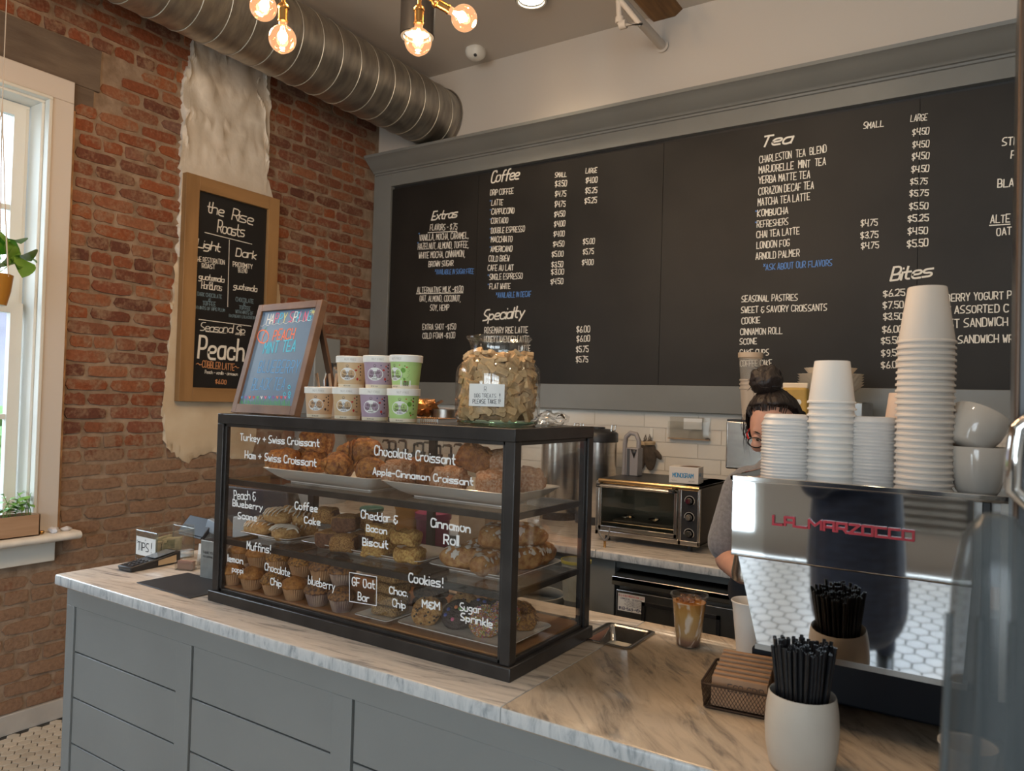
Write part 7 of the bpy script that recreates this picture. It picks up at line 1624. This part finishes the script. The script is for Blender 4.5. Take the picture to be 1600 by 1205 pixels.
def hand(m, w, d, up, side, curl=.5, s=1.):
    "palm with four unequal bent fingers and a side thumb; w wrist, d finger direction, up back of hand, side towards thumb"
    w = Vector(w); d = Vector(d).normalized(); side = Vector(side); side = (side-d*side.dot(d)).normalized(); up = side.cross(d)*(1 if Vector(up).dot(side.cross(d)) > 0 else -1)
    for k in range(5): m.ball(w+d*(.018+.016*k)*s, Vector((.022, .022, .022))*s, 10, 8); m.ball(w+d*(.02+.016*k)*s+side*.018*s, .016*s, 10, 8); m.ball(w+d*(.02+.016*k)*s-side*.018*s, .016*s, 10, 8)
    for k, (o_, L) in enumerate(((.030, .070), (.010, .078), (-.010, .072), (-.029, .058))):
        b = w+d*.088*s+side*o_*s; dd = d.copy(); pts = [b-d*.02*s, b]; dn = -up
        for j, f in enumerate((.45, .32, .23)): dd = (dd*cos(curl*(.5+.4*j))+dn*sin(curl*(.5+.4*j))).normalized(); pts.append(pts[-1]+dd*L*f*s)
        limb(m, pts, [.0095*s, .009*s, .0085*s, .008*s, .007*s], 10)
    t0 = w+d*.025*s+side*.025*s; t1 = t0+(side*.8+d*.7-up*.2).normalized()*.036*s; t2 = t1+(side*.35+d*.95-up*.4).normalized()*.03*s; limb(m, [t0, t1, t2], [.013*s, .0105*s, .0085*s], 10)
def head_shapes(m, c, Rm, s=1.):
    "skull with jaw, brow, nose, lips, ears; Rm maps head space (x right, y forward, z up) to the world"
    def fn(p, q):
        x, y, z = p; q = Vector((x*.074, y*.096, z*.118))
        if z < 0: q.x *= 1-.30*(-z)**1.3; q.y *= (1-.18*(-z)) if y > 0 else (1-.42*(-z))
        if y > 0:
            q.y -= .010*max(0, 1-abs(z-.02)*5)*max(0, 1-abs(abs(x)-.38)*3.2)     # eye sockets
            q.y += .005*max(0, 1-abs(z-.22)*6)*max(0, 1-abs(x)*1.3)
        return Rm @ (q*s)
    m.ball(c, 1, 40, 30, fn); L = lambda v: Vector(c)+Rm @ (Vector(v)*s)
    limb(m, [L((0, .094, .012)), L((0, .107, -.012)), L((0, .114, -.030))], [.007*s, .010*s, .012*s], 10)
    for sx_ in (-1, 1):
        m.ball(L((sx_*.010, .104, -.034)), .007*s, 8, 6); m.ball(L((sx_*.074, -.004, -.005)), 1, 12, 9, lambda p, q: Rm @ (Vector((p.x*.008, p.y*.017, p.z*.030))*s))
        m.ball(L((sx_*.030, .082, .028)), 1, 10, 6, lambda p, q: Rm @ (Vector((p.x*.020, p.y*.008, p.z*.006))*s)); m.ball(L((sx_*.042, .068, -.03)), .022*s, 10, 8)
    m.ball(L((0, .088, -.058)), 1, 12, 8, lambda p, q: Rm @ (Vector((p.x*.024, p.y*.011, p.z*.0065))*s)); m.ball(L((0, .086, -.069)), 1, 12, 8, lambda p, q: Rm @ (Vector((p.x*.021, p.y*.012, p.z*.008))*s)); m.ball(L((0, .074, -.096)), .018*s, 10, 8)
    return L
def eyes(L, Rm, par, s=1., lidded=True):
    for sx_ in (-1, 1):
        MB().ball(L((sx_*.030, .077, .004)), .0125*s, 14, 10).build('eyeball', whitetrim, par); MB().ball(L((sx_*.030, .0845, .001)), .0062*s, 10, 8).build('iris', mat('iris_brown', (.05, .022, .01), .2) if 'iris_brown' not in MATS else MATS['iris_brown'], par)
        if lidded: MB().ball(L((sx_*.030, .0775, .0065)), 1, 14, 10, lambda p, q: Rm @ (Vector((p.x*.0145, p.y*.0135, max(p.z, -.15)*.0125))*s)).build('eyelid', skin, par)
lipm = mat('lips', (.42, .13, .11), .45)
# ---------------- barista behind the machine
ba = thing('person', 'person with a dark bun, red-sided glasses and grey T-shirt behind the machine', 'person', (3.09, -1.32, 0))
iv_ = Vector((3.09, -1.32, 0)); W = lambda x, y, z: Vector((x, y, z))-iv_
hcw = Vector((3.090, -1.40, 1.485)); Rm = Matrix.Rotation(PI-.05, 3, 'Z') @ Matrix.Rotation(-.42, 3, 'X') @ Matrix.Rotation(.05, 3, 'Y')
m = MB(); L = head_shapes(m, hcw-iv_, Rm, .97)
limb(m, [L((0, -.018, -.06)), W(3.095, -1.315, 1.33)], [.052, .058]); 
limb(m, [W(3.10, -1.30, 1.30), W(3.10, -1.29, 1.12), W(3.10, -1.27, .95)], [.105, .110, .115], 18)
limb(m, [W(2.985, -1.31, 1.285), W(3.215, -1.31, 1.285)], [.058, .058]); limb(m, [W(3.03, -1.27, .93), W(3.17, -1.27, .93)], [.115, .115], 16)
limb(m, [W(2.965, -1.32, 1.27), W(2.940, -1.36, 1.04), W(3.05, -1.58, 1.05), W(3.11, -1.66, 1.08)], [.052, .044, .034, .026]); hand(m, W(3.115, -1.665, 1.08), (.6, -.8, .15), (0, 0, 1), (.8, .6, 0), .8, .95)
limb(m, [W(3.235, -1.32, 1.27), W(3.30, -1.34, 1.04), W(3.27, -1.56, 1.07), W(3.25, -1.63, 1.10)], [.052, .044, .034, .026]); hand(m, W(3.25, -1.64, 1.10), (-.3, -.95, .1), (0, 0, 1), (-.9, .3, 0), .8, .95)
for s_ in (-1, 1): limb(m, [W(3.10+s_*.075, -1.27, .90), W(3.10+s_*.08, -1.29, .48), W(3.10+s_*.085, -1.25, .09)], [.085, .058, .038]); limb(m, [W(3.10+s_*.085, -1.25, .045), W(3.10+s_*.10, -1.40, .03)], [.036, .026])
body = fused('body', m, [skin, mat('black_trousers', (.018, .018, .022), .8), mat('black_shoes', (.015, .015, .015), .4)], .0065, ba, 6, lambda c: 2 if c.z < .085 else (1 if c.z < .98 else 0))
m = MB(); limb(m, [W(3.10, -1.30, 1.29), W(3.10, -1.29, 1.12), W(3.10, -1.27, .90)], [.118, .125, .132], 20); limb(m, [W(2.99, -1.31, 1.288), W(3.21, -1.31, 1.288)], [.068, .068]); limb(m, [W(3.095, -1.318, 1.315), W(3.095, -1.315, 1.335)], [.072, .064])
limb(m, [W(2.972, -1.32, 1.272), W(2.935, -1.355, 1.095)], [.068, .068]); limb(m, [W(3.228, -1.32, 1.272), W(3.29, -1.335, 1.10)], [.068, .066])
fused('t_shirt', m, [mat('heather_grey_cotton', (.19, .185, .195), .9, var=.15, vs_=90, bump=.2, bs=160, sheen=.3)], .007, ba, 6)
eyes(L, Rm, body); MB().ball(L((0, .0935, -.063)), 1, 14, 8, lambda p, q: Rm @ Vector((p.x*.022, p.y*.008, p.z*.009))).build('lips', lipm, body)
for sx_ in (-1, 1): MB().tube([L((sx_*(.016+.009*k), .093-.0022*k*k, .024+.004*sin(k*.9))) for k in range(4)], [.0012, .0026, .0022, .001], 6).build('eyebrow', hairm, body)
# glasses
gl = mat('glasses_frame', (.018, .014, .016), .25); gr_ = mat('red_temple', (.50, .015, .015), .3)
for sx_ in (-1, 1):
    g_ = MB(); g_.tube([L((sx_*.034+.024*cos(a), .101-.012*abs(sx_*.034+.024*cos(a))*8*.4, -.004+.018*sin(a))) for a in [k*PI/10 for k in range(20)]], .0019, 6, closed=True); gf = g_.build('glasses_rim', gl, ba)
    MB().tube([L((sx_*.058, .088, .002)), L((sx_*.076, .05, .004)), L((sx_*.079, .0, .004)), L((sx_*.076, -.02, -.012))], .0026, 6).build('glasses_temple', gr_, ba)
MB().tube([L((-.010, .100, .0)), L((0, .104, .003)), L((.010, .100, .0))], .0018, 6).build('glasses_bridge', gl, ba)
# hair: cap, strands, bun
def hfn(p, q):
    x, y, z = p; q = Vector((x*.092, y*.108-.008, z*.128+.008)); rad = noise.noise(Vector((math.atan2(y+.2, x)*7, z*2, 0)))*.0035+noise.noise(Vector((math.atan2(y+.2, x)*22, z*3, 2)))*.0018
    q *= 1+rad*9
    if y > .15:
        lim = .74+.10*(1-abs(x)*1.6)-.25*max(0, abs(x)-.6)*2
        if z < lim: q.y -= .060*min(1, (lim-z)*3.5); q.x *= 1+.03
    if z < -.35: q *= .86
    return Rm @ (q*.97)
hr = MB(); hr.ball(hcw-iv_, 1, 72, 44, hfn); hair = hr.build('hair', hairm, ba, angle=180)
bc_ = L((0.012, -.030, .158)); m = MB(); m.ball(bc_, 1, 30, 22, lambda p, q: Rm @ (Vector((p.x*.051, p.y*.050, p.z*.046))*(1+.16*noise.noise(Vector(p)*3.1)+.08*noise.noise(Vector(p)*8)))); m.build('bun', hairm, hair, angle=180)
rs = random.Random(8); m = MB()
for k in range(46):
    a = rs.uniform(0, 2*PI); b = rs.uniform(-.6, 1.3); c = Vector((cos(a)*cos(b)*.050, sin(a)*cos(b)*.048, sin(b)*.044)); t_ = Vector((-sin(a), cos(a), rs.uniform(-.6, .6))).normalized(); e = c+t_*rs.uniform(.012, .035)+c.normalized()*rs.uniform(.0, .014)
    m.tube([bc_+Rm @ (c*.95), bc_+Rm @ (c*1.05+t_*.008), bc_+Rm @ e], [.0016, .0011, .0004], 4)
for k in range(34):
    sx_ = rs.choice((-1, 1)); a = Vector((sx_*rs.uniform(.072, .088), rs.uniform(-.01, .045), rs.uniform(.0, .06))); m.tube([L(a), L(a+Vector((sx_*rs.uniform(.002, .010), .006, -.03))), L(a+Vector((sx_*rs.uniform(-.004, .012), rs.uniform(-.01, .02), -rs.uniform(.05, .10))))], [.0011, .0009, .0003], 4)
for k in range(60):
    t = rs.uniform(-1, 1); a = Vector((t*.062, .066-.030*abs(t), .094-.036*abs(t))); m.tube([L(a), L(a+Vector((t*.010, -.006, .020))), L(a+Vector((t*.006, -.045, .036))), L((t*.02, -.045, .128))], [.0006, .0016, .002, .0015], 5)
m.build('loose_strands', hairm, hair)['kind'] = 'stuff'
# ---------------- customer behind the camera, seen only in the mirrored machine
cu = thing('person', 'person in long dark navy top reflected in the polished espresso machine, arms raised', 'person', (3.16, -4.42, 0))
iv2 = Vector((3.16, -4.42, 0)); W = lambda x, y, z: Vector((x, y, z))-iv2; Rc = Matrix.Rotation(-.25, 3, 'Z') @ Matrix.Rotation(-.1, 3, 'X')
m = MB(); L2 = head_shapes(m, W(3.18, -4.38, 1.62), Rc, 1.); limb(m, [L2((0, -.02, -.07)), W(3.16, -4.44, 1.44)], [.055, .062]); limb(m, [W(3.16, -4.44, 1.40), W(3.16, -4.42, .98)], [.12, .14]); 
limb(m, [W(2.98, -4.42, 1.40), W(3.34, -4.42, 1.40)], [.06, .06]); limb(m, [W(3.34, -4.42, 1.38), W(3.46, -4.24, 1.22), W(3.52, -4.06, 1.42)], [.055, .046, .030]); hand(m, W(3.525, -4.055, 1.42), (.1, .35, .9), (0, -1, .3), (-1, 0, 0), .7)
limb(m, [W(2.98, -4.42, 1.38), W(3.02, -4.24, 1.17), W(3.30, -4.10, 1.36)], [.055, .046, .030]); hand(m, W(3.305, -4.095, 1.36), (.5, .35, .8), (0, -1, .3), (0, 0, 1), .7)
for s_ in (-1, 1): limb(m, [W(3.16+s_*.09, -4.42, .92), W(3.16+s_*.10, -4.40, .50), W(3.16+s_*.11, -4.44, .10)], [.10, .065, .045]); limb(m, [W(3.16+s_*.11, -4.44, .05), W(3.16+s_*.13, -4.27, .035)], [.04, .03])
cb = fused('body', m, [skin, mat('blue_jeans', (.03, .045, .09), .85, vs_=60, alt=(.05, .07, .13)), MATS['black_shoes']], .009, cu, 5, lambda c: 2 if c.z < .09 else (1 if c.z < .95 else 0))
m = MB(); limb(m, [W(3.16, -4.44, 1.39), W(3.16, -4.42, 1.15), W(3.16, -4.42, .82), W(3.16, -4.42, .30)], [.16, .185, .205, .21], 20); limb(m, [W(2.98, -4.42, 1.40), W(3.34, -4.42, 1.40)], [.08, .08]); limb(m, [W(3.34, -4.42, 1.38), W(3.46, -4.24, 1.22), W(3.51, -4.09, 1.38)], [.078, .066, .045]); limb(m, [W(2.98, -4.42, 1.38), W(3.02, -4.24, 1.17), W(3.27, -4.115, 1.34)], [.078, .066, .045])
fused('long_sweatshirt', m, [mat('navy_fleece', (.012, .022, .052), .9, vs_=12, alt=(.020, .038, .085), stretch=(1, 1, 4), sheen=.3)], .01, cu, 5)
eyes(L2, Rc, cb, 1., False); hr = MB(); hr.ball(W(3.18, -4.38, 1.62), 1, 40, 28, lambda p, q: Rc @ (Vector((p.x*.088, p.y*.108-.014 if p.y < .2 or p.z > .45 else p.y*.03, p.z*.125+.012)))); hr.build('hair', hairm, cu, angle=180)
# front door added for its bright reflection; louvred shutter seen in the reflections
dr_ = bpy.data.objects.new('door_1', None); COL.objects.link(dr_); tag(dr_, kind='structure')
m = MB()
for a, b in (((.85, YF-.1, 0), (.95, YF-.03, 2.45)), ((1.75, YF-.1, 0), (1.85, YF-.03, 2.45)), ((.95, YF-.1, 2.35), (1.75, YF-.03, 2.45)), ((.95, YF-.1, 0), (1.75, YF-.03, .2))): m.b2(a, b)
m.build('door_frame', whitetrim, dr_); MB().b2((.95, YF-.07, .2), (1.75, YF-.064, 2.35)).build('door_pane', glassm, dr_, smooth=False); MB().tube([(1.68, YF-.01, .95), (1.68, YF+.03, .97), (1.68, YF+.03, 1.18), (1.68, YF-.01, 1.2)], .01, 8).build('door_handle', chrome, dr_)
sh_ = thing('louvred_shutter', 'dark louvred shutter against the front wall, visible only as a reflection', 'shutter', (2.75, YF+.02, .35)); MB().b2((0, 0, 0), (.05, .05, 1.0)).build('frame_stile', darkp, sh_); MB().b2((.75, 0, 0), (.80, .05, 1.0)).build('frame_stile', darkp, sh_)
lv = MB().box((0, 0, 0), (.70, .012, .06), Matrix.Rotation(.6, 3, 'X')).mesh('slat', steeld)
for k in range(13): part('slat', lv, sh_, (.40, .025, .06+k*.073))

# outside the left window
gd = MB().b2((-30, -20, -.3), (-.3, 15, -.12)).build('outside_ground', mat('paving', (.28, .28, .27), .9, var=.2, vs_=2)); tag(gd, kind='structure')
nb = thing('neighbouring_building', 'grey neighbouring building glimpsed through the left window', 'building', (-7, -1, -.12)); MB().b2((-3, -7, 0), (0, 6, 2.75)).build('wall', mat('grey_render', (.22, .21, .26), .8, var=.15, vs_=2), nb); MB().b2((-3.1, -7.2, 2.75), (.2, 6.2, 2.95)).build('parapet', whitetrim, nb)
hg = thing('hedge', 'green hedge below the left window outside', 'hedge', (-2.6, -1.5, -.12)); MB().ball((0, 0, .7), 1, 40, 24, lambda p, q: Vector((p.x*.5, p.y*3.6, p.z*.75))+nd(p*3, 3, .16)).build('foliage', mat('hedge_green', (.06, .13, .03), .8, vs_=12, alt=(.12, .22, .06), bump=1, bs=20), hg)
